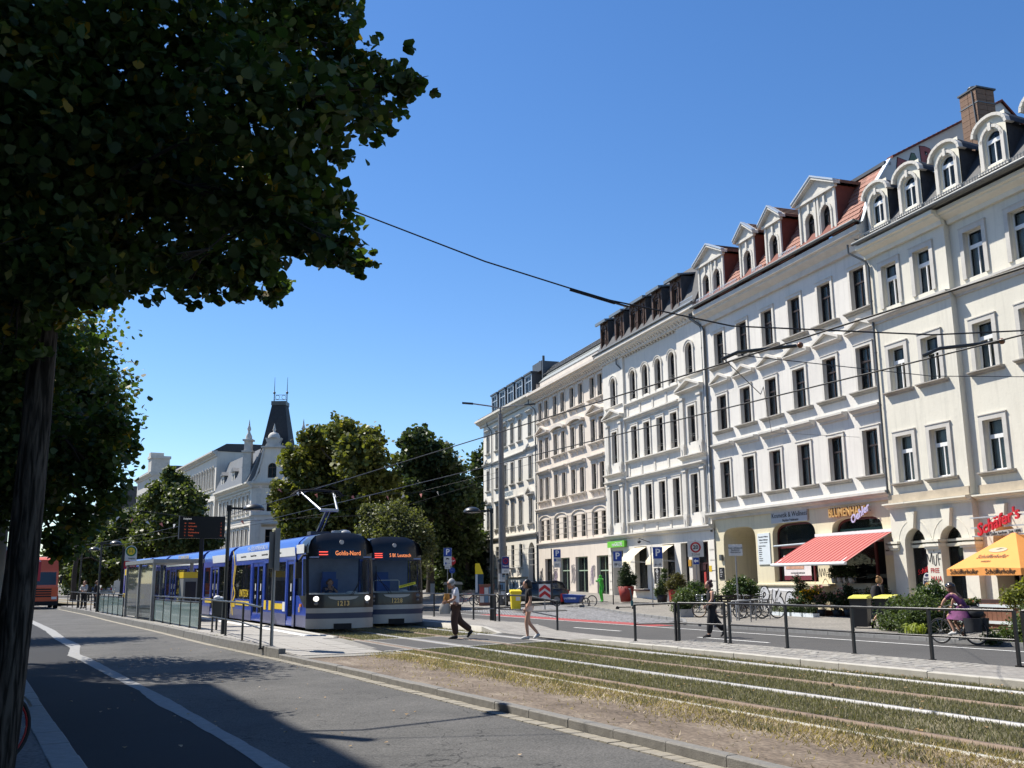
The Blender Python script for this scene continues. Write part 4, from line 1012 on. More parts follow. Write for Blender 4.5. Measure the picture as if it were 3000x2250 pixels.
mould(b3, 'eaves_cornice', -30.9, -15.45, 17.4, .75, .75, trim_w, -.1, .42)
gutter(b3, -30.9, -15.5, 18.2, -.86)
for i, x in enumerate(AX):
    edge = i in (0,5); y = -.16 if edge else 0
    for j, (a, c, r) in enumerate(rows3):
        window(b3, x, a, w3, c-a, 'dark', wood_dk, y+.17, r)
        surround(b3, x, a, w3, c-a, .16, .07, trim_w, r, y)
        mb = cm(('bar',), lambda: (lambda m: (m.path([(-.44,0,0),(.44,0,0)], .014, 5), m.path([(-.44,0,.12),(.44,0,.12)], .014, 5), m)[-1].mesh('safety_bar', gutter_z))(MB()))
        b3.part('safety_bar', mb, None, (x,y-.02,a+.35))
    if edge:
        for a, c in ((5.0,8.1),(9.3,12.6)):            # pilasters and little balcony base
            for q in (x-1.12,x+1.12):
                mb = MB(); mb.box(q-.2,q+.2,y-.14,y,a+.5,c); mb.box(q-.26,q+.26,y-.2,y,a+.35,a+.52); mb.box(q-.26,q+.26,y-.2,y,c,c+.14); mb.box(q-.2,q+.2,y-.2,y,a-.35,a+.35); mb.prism([(q-.1,a-.25),(q+.1,a-.25),(q,a+.2)], 'y', y-.24, y-.2)
                b3.part('pilaster', mb, trim_w)
        pediment(b3, x, 13.0, 3.2, .52, .36, None, y)
        mould(b3, 'hood', x-1.5, x+1.5, 8.25, .34, .34, trim_w, y); mould(b3, 'sill', x-1.6, x+1.6, 8.85, .36, .24, trim_w, y)
        mould(b3, 'string_course', x-1.45, x+1.45, 13.86, .12, .18, trim_w, y)
for za, p, h in ((13.62,.2,.24),(12.5,.3,.36),(9.55,.26,.24),(8.3,.28,.34),(5.28,.24,.22)):
    mould(b3, 'string_course', -27.15, -18.98, za, p, h, trim_w)
    for x in AX[1:5]:
        pass
for x in [-26.85]+[(a+c)/2 for a, c in zip(AX[1:4],AX[2:5])]+[-18.98]:
    for a in (12.95,8.7,4.75):
        mb = MB(); mb.box(x-.12,x+.12,-.05,0,a,a+.75); b3.part('panel_strip', mb, trim_w)
downpipe(b3, -15.75, 4.3, 17.3); downpipe(b3, -27.25, 4.8, 16.9, -.05, .3, .05)
mansard(b3, -30.75, -15.58, 18.3, 21.5, 22.2, -.62, .9, 5, slate)
DB = [(-30.35,-28.95,1),(-27.75,-26.15,1),(-25.15,-22.6,2),(-21.65,-20.2,1),(-18.98,-17.5,1)]
for a, c, nw in DB:
    ww = c-a; xs_ = [(a+c)/2] if nw == 1 else [a+ww*.28,a+ww*.72]
    d = b3.part('dormer', wall_mb(a, c, 18.35, 20.55, [(x-.36,x+.36,18.55,20.05,.12,.12) for x in xs_], 0, .12), wood_br, (0,-.42,0))
    m2 = MB()
    for x in xs_:
        bar_ring(m2, arch_pts(x-.52,x+.52,20.0,20.28,8), .1, -.06, 0)
        for q in (x-.46,x+.46): m2.box(q-.05,q+.05,-.07,0,18.5,20.05); m2.box(q-.07,q+.07,-.09,0,19.1,19.25)
        m2.box(x-.08,x+.08,-.09,0,20.2,20.42)
    link('dormer_moulding', m2.mesh('dormer_moulding', wood_br), d)
    m2 = MB(); m2.box(a-.02,a,0,2.2,18.2,20.55); m2.box(c,c+.02,0,2.2,18.2,20.55); link('dormer_side', m2.mesh('dormer_side', slate), d)
    m2 = MB(); m2.prism([(-.3,20.52),(2.4,20.95),(2.4,21.05),(-.3,20.62)], 'x', a-.2, c+.2); m2.box(a-.22,c+.22,-.34,-.2,20.42,20.62); link('dormer_roof', m2.mesh('dormer_roof', zinc), d)
    for x in xs_: window(b3, x, 18.55, .72, 1.5, 'dark', wood_br, -.36, .12, cv=1)
for xa, xb in ((-28.9,-27.8),(-26.1,-25.2),(-22.55,-21.7),(-20.15,-19.0)):
    mb = MB(); mb.prism([(-.66,18.3),(-.3,18.3),(.35,19.4)], 'x', xa, xa+.5); b3.part('roof_flashing', mb, lead)
snow_guard(b3, -17.3, -15.65, 18.35, -.66, lead)
# shop front of the white house
o = shopwin(b3, -25.5, .95, 1.86, 2.8, .3, 0, trans='dark'); o = shopwin(b3, -21.42, .95, 1.6, 2.8, .3, 0, trans='dark'); shopwin(b3, -19.25, .95, .96, 2.8, .3, 0)
shopwin(b3, -29.22, .25, 1.7, 3.35, .5, 0, trans='dark', shop='shop_door')
dark_red = M('dark_red_door', (.05,.018,.02), .5, .15)
o = window(b3, -17.35, .1, 1.96, 3.66, 'dark', dark_red, .42, 0, 0, name='door')
mb = MB()
for q in (-.5,.5): mb.box(q-.36,q+.36,-.03,.02,.1,.75); mb.box(q-.32,q+.32,-.02,.02,2.0,2.35)
link('door_panel', mb.mesh('door_panel', dark_red), o)
mb = MB(); mb.box(-.45,-.2,.0,.02,1.0,1.9); mb.box(-.42,-.28,-.01,.0,.6,1.0); link('door_poster', mb.mesh('door_poster', M('red_print', (.40,.05,.04), .6, .5, 6)), o)
ledge_br = M('brown_ledge', (.10,.05,.04), .6, .2)
for xa, xb in ((-26.55,-24.3),(-22.4,-20.4)):
    mb = MB(); mb.box(xa,xb,-.35,.0,.82,.93); b3.part('window_ledge', mb, ledge_br)
mb = MB(); mb.box(-23.45,-22.48,-.12,-.06,.88,2.34, 0); mb.box(-23.42,-22.5,-.125,-.12,1.3,2.3, 1); bb = b3.part('menu_board', mb, [pl_b1, black_ink])
for k in range(9): text(('HOT','FRENCH','DELI','open','Mo - Fr','Kaffee','Suppe','Kuchen','Wein')[k], bb, (-22.96,-.13,2.2-.105*k), .13 if k < 3 else .09, white_ink)
awc = M('cream_awning_cloth', (.66,.58,.42), .8, .05)
for xa, xb in ((-26.4,-24.5),(-22.2,-20.6)):
    mb = MB(); R = [(-.08,3.72),(-.5,3.5),(-.95,3.15),(-1.3,2.75),(-1.32,2.5)]
    mb.loft([[(xa,p[0],p[1]),(xb,p[0],p[1])] for p in R], 0, cap=False, closed=False); aw_ = b3.part('awning', mb, awc, fix=False)
    mb = MB()
    for q in (xa+.03,xb-.03): mb.obox((q,-.05,2.7),(q,-1.28,2.75),.03,.03)
    link('awning_arm', mb.mesh('awning_arm', pvc), aw_)
mb = MB(); mb.box(-30.45,-27.55,-.3,-.12,3.84,4.28); s_ = b3.part('shop_sign', mb, M('bright_green_sign', (.16,.52,.06), .5, 0, emit=0))
text('naeGALORE', s_, (-28.75,-.31,4.04), .38, white_ink, sx=.9)
mb = MB(); mb.path([(-23.9,-.1,4.0),(-23.9,-.9,4.25),(-23.7,-1.0,4.1)], .025, 6); mb.ball((-23.68,-1.0,4.02), (.12,.12,.1)); b3.part('wall_lamp', mb, black_ink)
mb = MB(); mb.box(-18.75,-18.4,-.1,-.05,2.35,2.75); b3.part('letter_box', mb, M('ochre_box', (.45,.24,.03), .5, .05))
mb = MB(); mb.box(-16.25,-15.95,-.1,-.05,2.0,2.35); b3.part('letter_box', mb, M('yellow_box', (.62,.42,.03), .5, .05))
mb = MB(); mb.box(-30.4,-28.0,-.5,-.05,-.1,.22); b3.part('door_step', mb, concrete)

# ================================================================= rose-white house with paired windows
b2 = Bld('paired_window_house', 'rose-white tenement with windows in pairs and pale green shop doors', -46.0)
PW = [(-44.95,-43.45),(-41.3,-39.5),(-37.4,-35.55),(-33.15,-31.6)]; w2 = .86
rows2 = [(4.92,6.62,0),(8.36,10.3,0),(11.95,13.76,0),(15.35,17.05,0)]
xs2 = [x for p in PW for x in p]
b2.part('facade', wall_mb(-46, -30.77, 4.4, 17.6, [(x-w2/2,x+w2/2,a,c,r) for x in xs2 for a,c,r in rows2], 0, .26), pl_b2)
gf2 = [(-44.3,-42.8,.4,3.35,0,.35),(-40.85,-38.6,.35,3.35,0,.35),(-37.35,-34.85,.25,3.35,0,.35),(-33.1,-30.95,.15,3.35,0,.35)]
b2.part('shop_front_wall', wall_mb(-46, -30.77, -.5, 4.4, gf2, -.03, .35), pl_b2)
body(b2, -45.98, -30.79, 19.0, 14, pl_b2)
b2.part('attic', wall_mb(-45.7, -30.8, 17.6, 19.1, [], .25), pl_b2t)
mould(b2, 'shop_cornice', -46, -30.77, 4.42, .22, .3, pl_b2t); mould(b2, 'string_course', -46.05, -30.75, 7.28, .32, .42, pl_b2t)
mould(b2, 'eaves_cornice', -46.4, -30.6, 17.3, .85, .85, pl_b2t, 0, .4)
for pi_, p in enumerate(PW):
    c = (p[0]+p[1])/2; wd = p[1]-p[0]+1.5
    for x in p:
        for j, (a, e_, r) in enumerate(rows2):
            window(b2, x, a, w2, e_-a, 'dark', wood_gr, .17)
            if j: surround(b2, x, a, w2, e_-a, .13, .06, pl_b2t)
            rail_guard(b2, x, a, w2, wood_gr)
    for z in (15.33,11.93,8.34):
        mould(b2, 'sill', c-wd/2, c+wd/2, z-.22, .26, .22, pl_b2t)
        for q in (c-wd*.36,c,c+wd*.36):
            mb = cm(('brk',), lambda: (lambda m: (m.prism([(0,-.32),(-.2,0),(0,0)], 'x', -.08, .08), m)[-1].mesh('bracket', pl_b2t))(MB())); b2.part('bracket', mb, None, (q,0,z-.22))
    mould(b2, 'hood', c-wd/2, c+wd/2, 10.62, .34, .34, pl_b2t)
    if pi_ in (0,3): pediment(b2, c, 14.05, wd, .55, .36, pl_b2t)
    else:
        mb = MB(); A = arch_pts(c-wd/2,c+wd/2,14.1,14.5,12); bar_ring(mb, A, .26, -.34, 0); mb.prism([(c-wd/2,14.1),(c+wd/2,14.1),(c+wd/2,13.98),(c-wd/2,13.98)], 'y', -.1, 0); b2.part('segmental_hood', mb, pl_b2t)
    mb = MB(); A = arch_pts(c-wd/2+.1,c+wd/2-.1,6.62,7.12,12); bar_ring(mb, A, .1, -.08, 0)
    for q in (c-wd/2+.15,c+wd/2-.15): mb.box(q-.05,q+.05,-.08,0,4.9,6.66)
    b2.part('segmental_surround', mb, pl_b2t)
for z in (5.3,5.75,6.2,6.65): 
    mb = MB(); mb.box(-46,-30.77,-.012,.0,z,z+.03); b2.part('joint_line', mb, M('joint_shadow', (.42,.37,.31), .9, .1))
gr_open = [(-44.3,-42.8),(-40.85,-38.6),(-37.35,-34.85),(-33.1,-30.95)]
for i, (a, c) in enumerate(gr_open):
    z0 = gf2[i][2]; o = window(b2, (a+c)/2, z0, c-a-.02, 3.33-z0, 'dark', green_fr if i else wood_dk, .2, 0, 0 if i else 1, name='shop_door')
for a in (-46,-42.6,-38.4,-34.7):                    # tagged piers
    pass
tagm = M('tag_grey', (.26,.24,.24), .8, .4, 6); tagp = M('tag_lilac', (.36,.28,.38), .8, .3, 6)
rg = random.Random(11)
def scribble(b, x, z, w, h, mat, y=-.045, n=3):
    mb = MB()
    for k in range(n): ribbon(mb, [(rg.uniform(0,w),rg.uniform(0,h)) for _ in range(6)], .05, 0)
    b.part('graffiti', mb, mat, (x,y,z), fix=False)
for x in (-42.6,-42.2,-38.4,-38.0,-34.6,-34.2): scribble(b2, x, 1.2, .8, 1.6, tagm if rg.random() < .7 else tagp)
scribble(b2, -45.8, .9, 1.0, 1.7, M('tag_dark', (.06,.055,.06), .8, .3), n=5); scribble(b2, -42.6, 1.0, 1.3, 1.5, M('tag_dark', (.06,.055,.06), .8, .3), n=5)
mb = MB(); mb.prism([(.2,19.1),(1.45,20.4),(7,22.0),(14,19.0)], 'x', -45.9, -30.85); b2.part('roof', mb, zinc)
mb = MB()
for k in range(4): mb.prism([(.7+.24*k,19.75+.24*k),(.78+.24*k,19.83+.24*k),(.66+.24*k,19.92+.24*k),(.60+.24*k,19.86+.24*k)], 'x', -45.8, -30.9)
b2.part('roof_seam', mb, zinc_d)
mb = MB(); mb.box(-46.05,-45.8,.6,2.2,19.0,21.2); b2.part('party_wall', mb, zinc_d)

# ================================================================= corner house, farthest of the row
b1 = Bld('corner_house', 'white corner tenement at the far end of the row with boxy dark dormers', -62.66)
X1s = [-60.95,-57.85,-55.2,-53.0,-50.65,-47.8]; w1 = .9
rows1 = [(6.62,8.86,0),(10.6,12.68,0),(14.46,16.5,0)]
b1.part('facade', wall_mb(-62.66, -46, 5.3, 17.6, [(x-w1/2,x+w1/2,a,c) for x in X1s for a,c,_ in rows1], 0, .26), pl_b1)
b1.part('shop_front_wall', wall_mb(-62.66, -46, -.5, 5.3, [(x-w1/2,x+w1/2,2.76,4.84) for x in X1s[:5]]+[(-48.55,-46.85,.5,4.9,.85,.5)]+[(x-.4,x+.4,.85,1.4) for x in X1s[:5]], -.06, .3), pl_b1)
body(b1, -62.64, -46.02, 17.6, 13, pl_b1)
for i, x in enumerate(X1s):
    for j, (a, c, _) in enumerate(rows1):
        window(b1, x, a, w1, c-a, 'dark', wood_gr, .17); surround(b1, x, a, w1, c-a, .12, .06, trim_g)
        sill(b1, x, a, 1.5, trim_g, .22, .2); rail_guard(b1, x, a, w1, wood_gr)
        if j == 2: hood(b1, x, c+.12, 1.45, trim_g, .28, .34)
        elif j == 0:
            if i in (0,5): pediment(b1, x, c+.25, 1.7, .5, .3, trim_g)
            else: hood(b1, x, c+.2, 1.5, trim_g, .28, .3)
            for q in (-.6,.6): b1.part('bracket', cm(('brk1',), lambda: (lambda m: (m.prism([(0,-.45),(-.2,0),(0,0)], 'x', -.08, .08), m)[-1].mesh('bracket', trim_g))(MB())), None, (x+q,0,a-.2))
    if i < 5: window(b1, x, 2.76, w1, 2.08, 'dark', wood_gr, .1); sill(b1, x, 2.76, 1.4, trim_g, .22, .18, -.06)
    if i < 5: window(b1, x, .85, .8, .55, 'single', wood_gr, .1, cv=0, name='cellar_window')
mould(b1, 'string_course', -62.75, -46, 5.4, .3, .36, trim_g)
for xa, xb in ((-62.7,-59.4),(-59.4,-49.2),(-49.2,-46)): mould(b1, 'string_course', xa, xb, 13.1 if xa == -59.4 else 13.2, .22, .3, trim_g)
mould(b1, 'eaves_cornice', -63.4, -45.9, 17.45, .8, .8, trim_w); mould(b1, 'plinth', -62.7, -48.7, 1.7, .12, .2, trim_tan, -.06)
mb = MB()
for x in (-61,-47.9): mb.ball((x,-.25,13.62), (.28,.16,.3)); mb.ball((x-.4,-.2,13.5), (.25,.12,.1)); mb.ball((x+.4,-.2,13.5), (.25,.12,.1))
b1.part('relief_ornament', mb, trim_g)
for z in (2.9,3.4,3.9,4.4): mb = MB(); mb.box(-62.66,-46,-.07,-.05,z,z+.03); b1.part('joint_line', mb, M('joint_shadow2', (.48,.45,.40), .9, .1))
o = window(b1, -47.7, .55, 1.66, 4.3, 'dark', wood_dk, .35, .83, 0, name='door')
text('THEORENRESIDENZ', b1.root, (-54.6+62.66,-.01,9.75), .62, M('pale_blue_letters', (.20,.30,.38), .7, .1), sx=.62)
downpipe(b1, -59.4, 1.0, 17.2, -.1, .4, .05); downpipe(b1, -46.05, 1.0, 17.2)
for x in (-61.6,-58.8,-56.6,-54.3,-51.9): scribble(b1, x, 1.9, 1.3, .75, tagp if rg.random() < .5 else tagm, -.075, 2)
mb = MB(); 
for x in (-53.4,-52.1): mb.torus((x,0,.95), .36, .07, 'y', 16, 4)
b1.part('graffiti', mb, M('tag_blue_white', (.35,.38,.42), .8, .4, 8), (0,-.08,0))
mb = MB(); mb.prism([(-.75,18.25),(.9,18.6),(2.2,20.6),(7,21),(13,18)], 'x', -62.5, -46.1); b1.part('roof', mb, slate)
for k in range(5):
    x = -58.9+2.65*k; d = b1.part('dormer', wall_mb(x-.98, x+.98, 18.6, 20.35, [(x-.82,x+.82,18.7,20.2,0,.12)], 0, .12), lead, (0,.05,0))
    m2 = MB(); m2.box(x-1.0,x-.98,0,2.4,18.5,20.35); m2.box(x+.98,x+1.0,0,2.4,18.5,20.35); m2.box(x-1.08,x+1.08,-.12,2.6,20.35,20.5); link('dormer_side', m2.mesh('dormer_side', zinc_d), d)
    window(b1, x, 18.7, 1.62, 1.5, 'dark', lead, .12, 0, 0)
mb = MB(); mb.box(-48.6,-46.2,.6,1.0,20.4,21.3); mb.cyl((-47.2,1.2,21),(-47.2,1.2,22),.12); mb.cyl((-48.2,1.2,21),(-48.2,1.2,21.7),.1); b1.part('roof_vent', mb, zinc_d)
# grey oriel on its side street corner
mb = MB(); prf = [(1.5,.0),(1.5,0)]
mb.box(-64.2,-62.66,1.6,5.5,5.6,17.2); mb.prism([(-64.2,5.6),(-62.66,5.6),(-62.66,4.0),(-63.3,4.2),(-63.9,4.9)], 'y', 1.6, 5.5); mb.box(-64.4,-62.6,1.4,5.6,5.5,5.8); mb.box(-64.4,-62.6,1.4,5.6,9.4,9.7); mb.box(-64.4,-62.6,1.4,5.6,13.4,13.7); mb.box(-64.6,-62.6,1.2,5.7,17.1,17.6)
ori = b1.part('oriel', mb, trim_g)
for z in (6.5,10.4,14.3):
    for x in (-63.45,):
        m2 = MB(); m2.box(x-.42,x+.42,1.55,1.62,z,z+2.2); link('oriel_window', m2.mesh('oriel_window', glassmat('oriel_glass', (.03,.035,.04), .05)), ori)
mb = MB(); mb.prism([(1.2,17.5),(3.5,20.5),(6,20.5)], 'x', -64.4, -62.7); link('oriel_roof', mb.mesh('oriel_roof', slate), ori)
# ------------------------------------------------------------------ far houses and the house on the left that shades the road
def plain_house(name, label, world, rz, L, zt, floors, pitch, mat, trim, zroof, roofmat, x0=.9, gf=True, w=1.05, arch_top=0., dorm=0, depth=11, yroof=2.2, dz=1.0):
    b = Bld(name, label, 0, world, rz); n = max(1, int((L-2*x0+pitch-w)/pitch)); st = (L-(n-1)*pitch)/2
    xs_ = [st+pitch*i for i in range(n)]
    ops = [(x-w/2,x+w/2,a,c,(arch_top if k == len(floors)-1 else 0)) for x in xs_ for k,(a,c) in enumerate(floors)]
    b.part('facade', wall_mb(0, L, -.5, zt, ops, 0, .25), mat); body(b, .02, L-.02, zt, depth, mat)
    for x in xs_:
        for k, (a, c) in enumerate(floors):
            r = arch_top if k == len(floors)-1 else 0
            window(b, x, a, w, c-a, 'dark', wood_dk, .15, r); surround(b, x, a, w, c-a, .16, .09, trim, r)
            if k: sill(b, x, a, w+.6, trim, .2, .18)
            if k in (1,2) and len(floors) > 2: hood(b, x, c+.22, w+.7, trim, .24, .22)
    mould(b, 'eaves_cornice', -.4, L+.3, zt-.75, .75, .8, trim)
    for a, c in floors[1:]: mould(b, 'string_course', -.05, L, a-.72, .18, .25, trim)
    mb = MB(); mb.prism([(-.6,zt),(yroof*.55,zt+(zroof-zt)*.9),(yroof+2,zroof),(depth-1,zroof),(depth,zt)], 'x', -.1, L+.1); b.part('roof', mb, roofmat)
    for k in range(dorm):
        x = L*(k+.5)/dorm; d = b.part('dormer', wall_mb(x-.7, x+.7, zt+.2, zt+2.1, [(x-.4,x+.4,zt+.4,zt+1.7,0,.1)], -.2, .1), trim)
        m2 = MB(); m2.box(x-.72,x+.72,-.18,1.8,zt+.2,zt+2.08); m2.prism([(x-.95,zt+2.05),(x+.95,zt+2.05),(x,zt+2.6)], 'y', -.4, 1.9); link('dormer_roof', m2.mesh('dormer_roof', slate_l), d)
        window(b, x, zt+.4, .8, 1.3, 'dark', wood_dk, -.12, 0, 0)
    return b
pl_far = plaster('plaster_far_white', (.65,.61,.54)); pl_far2 = M('plaster_far_grey', (.52,.50,.46), .9, .07, .6, .1, 12)
wing = plain_house('tower_house', 'white corner house with a steep black spire roof and stone gable', (23.2,136.5), -pi/2+.05, 17.4, 13.5,
    [(1.6,4.2),(5.6,7.9),(9.9,12.0)], 2.05, pl_far, trim_w, 18.2, slate_l, w=1.0, dorm=3)
cx0, cy0 = 24.1, 119.1; frz = atan2(-2.2,4.3)
ft = link('corner_front', None, wing.root)           # placeholder empty for the chamfered corner
ft.location = (17.4,0,0); ft.rotation_euler = (0,0,frz-(-pi/2+.05))
L = 4.85
mb = wall_mb(0, L, -.5, 13.5, [(L/2-.55,L/2+.55,9.95,11.9),(L/2-.6,L/2+.6,5.4,7.8),(L/2-.7,L/2+.7,.4,3.6)], 0, .25)
for (xa,ya,xb,yb) in ((L,0,L+3,9),(0,0,-2,6)): mb.poly([(xa,ya,-.5),(xb,yb,-.5),(xb,yb,13.5),(xa,ya,13.5)])
link('corner_wall', mb.mesh('corner_wall', pl_far), ft)
def fpart(name, mb, mats): return link(name, mb.mesh(name, mats), ft)
class _F:
    s0 = 0; root = ft
    @staticmethod
    def part(name, mb, mats, at=(0,0,0), par=None, fix=True):
        return link(name, mb if isinstance(mb, bpy.types.Mesh) else mb.mesh(name, mats, fix), par or ft, at)
window(_F, L/2, 9.95, 1.1, 1.95, 'dark', wood_br, .12, 0, 0); window(_F, L/2, 5.4, 1.2, 2.4, 'dark', wood_br, .12, 0, 0); window(_F, L/2, .4, 1.4, 3.2, 'dark', wood_dk, .12, 0, 0)
mould(_F, 'eaves_cornice', -.2, L+.2, 12.85, .5, .7, trim_w); mould(_F, 'string_course', 0, L, 9.35, .15, .22, trim_w); mould(_F, 'hood', L/2-1.05, L/2+1.05, 8.1, .35, .4, trim_tan)
mb = MB()
for x in (.9, L-.9):
    for a, c in ((6.2,8.6),(9.8,12.1)): mb.box(x-.28,x+.28,-.04,0,a,c)
for x in (.9, L/2, L-.9): mb.box(x-.4,x+.4,-.05,0,12.35,12.65)
fpart('wall_panel', mb, trim_w)
g_ops = [(L/2-.52,L/2+.52,13.95,15.75,.52,.2)]
mb = wall_mb(L/2-1.1, L/2+1.1, 13.5, 17.6, g_ops, -.15, .2)
mb.poly([(0.05,-.15,13.5),(L/2-1.1,-.15,13.5),(L/2-1.1,-.15,17.6),(L/2-1.35,-.15,16.4),(.9,-.15,14.6)]); mb.poly([(L-.05,-.15,13.5),(L/2+1.1,-.15,13.5),(L/2+1.1,-.15,17.6),(L/2+1.35,-.15,16.4),(L-.9,-.15,14.6)])
mb.box(L/2-1.1,L/2+1.1,-.14,.8,16.2,17.6); fpart('gable', mb, pl_far); window(_F, L/2, 13.95, 1.04, 1.8, 'dark', wood_br, -.02, .52, 0)
mb = MB(); mb.box(L/2-1.4,L/2+1.4,-.45,.6,17.6,17.8); mb.loft([[(L/2-w_,-.25,z),(L/2+w_,-.25,z),(L/2+w_,.7,z),(L/2-w_,.7,z)] for w_,z in ((.95,17.8),(.75,18.2),(.9,18.6),(1.0,18.8))], 0, sm=False)
mb.lathe([(.75,0),(.72,.3),(.5,.6),(.18,.75),(.12,.85),(.22,1.05),(.12,1.3),(.03,1.8)], (L/2,.2,18.8), 12)
for s_ in (-1,1):
    pts = [(L/2+s_*2.4,13.6),(L/2+s_*2.0,14.2),(L/2+s_*1.5,15.9),(L/2+s_*1.15,17.6)]; bar_ring(mb, pts if s_ < 0 else pts[::-1], .2, -.3, .0)
    px = L/2+s_*3.35
    mb.box(px-.5,px+.5,.6,1.6,13.4,17.2); mb.box(px-.65,px+.65,.45,1.75,17.2,17.4); mb.box(px-.42,px+.42,.7,1.5,17.4,18.6); mb.box(px-.6,px+.6,.5,1.7,18.6,18.8)
    mb.lathe([(.42,0),(.4,.4),(.2,.8),(.14,1.0),(.26,1.3),(.12,1.7),(.02,2.5)], (px,1.1,18.8), 10)
fpart('stone_gable_ornament', mb, trim_g)
mb = MB(); prf_ = [(2.75,13.4),(2.3,14.6),(1.95,16.4),(1.45,19.4),(.85,23.2)]
mb.loft([[(L/2-w_,2.6-w_,z),(L/2+w_,2.6-w_,z),(L/2+w_,2.6+w_,z),(L/2-w_,2.6+w_,z)] for w_,z in prf_], 0, sm=False); fpart('spire', mb, M('spire_slate', (.028,.03,.034), .7, .3, 3, .4, 20))
mb = MB(); mb.box(L/2-.92,L/2+.92,1.68,3.52,23.2,23.7)
for x in (L/2-.8, L/2+.8):
    mb.cyl((x,2.6,23.7),(x,2.6,26.9), .07, .02, 6); mb.ball((x,2.6,24.9), .17)
mb.box(L/2-.8,L/2+.8,2.58,2.62,24.0,24.05); mb.box(L/2-.8,L/2+.8,2.58,2.62,24.6,24.65)
for x in (L/2-.4,L/2+.4): mb.torus((x,2.6,24.33), .26, .025, 'y', 12, 4)
fpart('spire_cresting', mb, pipe_m)
rw = plain_house('side_wing', 'white side wing right of the spire house, half hidden by the round tree', (30.5,126), radians(8), 13, 15.2, [(1.6,4.2),(5.6,7.9),(9.9,12.0)], 2.3, pl_far, trim_w, 17.5, slate, dorm=0)
lh = plain_house('long_house', 'tall pale grey house with a row of narrow arched top windows behind the spire', (21.6,163), -pi/2+.05, 25.5, 19.4,
    [(1.8,4.4),(5.8,8.3),(9.8,12.2),(14.4,17.3)], 1.72, pl_far, trim_g, 20.6, slate, w=.85, arch_top=.43)
fl = plain_house('mansard_house', 'grey house with steep dormered roof far along the avenue', (14.2,262), -pi/2+.07, 34, 17.5, [(2,4.6),(6.5,9),(11,13.5)], 2.6, pl_far2, trim_g, 22.5, slate, dorm=9)
tg = plain_house('gable_house', 'narrow tall house with a stone gable far along the avenue', (20.0,214), -pi/2+.07, 16, 22.5, [(2,4.6),(6.5,9),(11,13.5),(16,19)], 2.6, pl_far2, trim_g, 24, slate)
mb = MB(); mb.box(13,16.2,-.4,3,22,25.2); mb.box(12.8,16.4,-.6,3.2,25.2,25.7); mb.box(13.6,15.4,-.5,2,25.7,26.4); tg.part('gable_block', mb, trim_g)
# left tenement (its eave draws the edge of the shade on the road)
pl_dk = plaster('plaster_brown_grey', (.24,.21,.17))
lb = plain_house('shading_house', 'tall plastered tenement on the left pavement, outside the picture', (-5.4,-28), pi/2, 58.5, 19.6, [(1.0,3.6),(5.6,7.8),(9.4,11.6),(13.2,15.4)], 2.6, pl_dk, trim_g, 22.5, tile_d, depth=12)

# ------------------------------------------------------------------ trees
leaf_near = leafmat('linden_leaf', (.052,.082,.024), .38, .4, (.30,.19,.02))
leaf_mid = leafmat('plane_leaf', (.115,.125,.032), .30, .55, (.26,.21,.04))
leaf_dark = leafmat('dark_leaf', (.055,.078,.03), .25, .5)
leaf_soft = leafmat('soft_leaf', (.115,.125,.055), .3, .45)
leaf_av = leafmat('avenue_leaf', (.075,.095,.032), .3, .5)
bract = leafmat('seed_bract', (.16,.16,.055), .45, .3)
bark = M('bark_dark', (.055,.044,.035), .95, .35, 5, 1.0, 14); bark_l = M('bark_grey', (.10,.09,.075), .95, .3, 5, .8, 12)
def px_point(u, v, depth):
    q = fw*depth + rr*((u-1500)/F_PX*depth) - uu*((v-1125)/F_PX*depth); return (q.x, q.y, q.z+CAM_H)
LEAF = {'heart': np.array([[0,-.5],[.42,-.32],[.50,.05],[.28,.32],[0,.62],[-.28,.32],[-.50,.05],[-.42,-.32]]), 'diamond': np.array([[0,-.6],[.42,0],[0,.6],[-.42,0]]), 'hex': np.array([[0,-.55],[.5,-.2],[.36,.4],[0,.6],[-.36,.4],[-.5,-.2]])}
def leaves(name, blobs, n, size, shape, mat, parent, loc, seed=1, clus=.28, droop=.3, per=26, flat=(1,1,1)):
    rg = np.random.RandomState(seed); B = np.array([b[:3] for b in blobs]); Rr = np.array([b[3] for b in blobs])
    wgt = Rr**1.7; wgt /= wgt.sum(); nc = max(1, n//per)
    bi = rg.choice(len(B), nc, p=wgt); d = rg.normal(size=(nc,3)); d /= np.linalg.norm(d,axis=1)[:,None]
    rad = rg.rand(nc)**.45; cc = B[bi]+d*(rad*Rr[bi])[:,None]*np.array(flat)
    cl = np.repeat(np.arange(nc), per); cs = (clus*np.minimum(Rr[bi],1.6))[cl]
    c = cc[cl]+rg.normal(size=(len(cl),3))*cs[:,None]*np.array([1,1,.7])
    nrm = rg.normal(size=(len(cl),3)); nrm[:,2] += .9; nrm /= np.linalg.norm(nrm,axis=1)[:,None]
    t = rg.normal(size=(len(cl),3)); t[:,2] -= droop*2; a = np.cross(nrm,t); a /= np.linalg.norm(a,axis=1)[:,None]; b = np.cross(a,nrm)
    s = size*(.65+.7*rg.rand(len(cl))); S = LEAF[shape]; k = len(S)
    V = c[:,None,:]+a[:,None,:]*(S[None,:,0:1]*s[:,None,None])+b[:,None,:]*(-S[None,:,1:2]*s[:,None,None])
    V += nrm[:,None,:]*((np.abs(S[None,:,0:1])*.35)*s[:,None,None])
    return np_obj(name, V.reshape(-1,3)-np.array(loc), np.arange(len(cl)*k).reshape(-1,k), mat, parent)
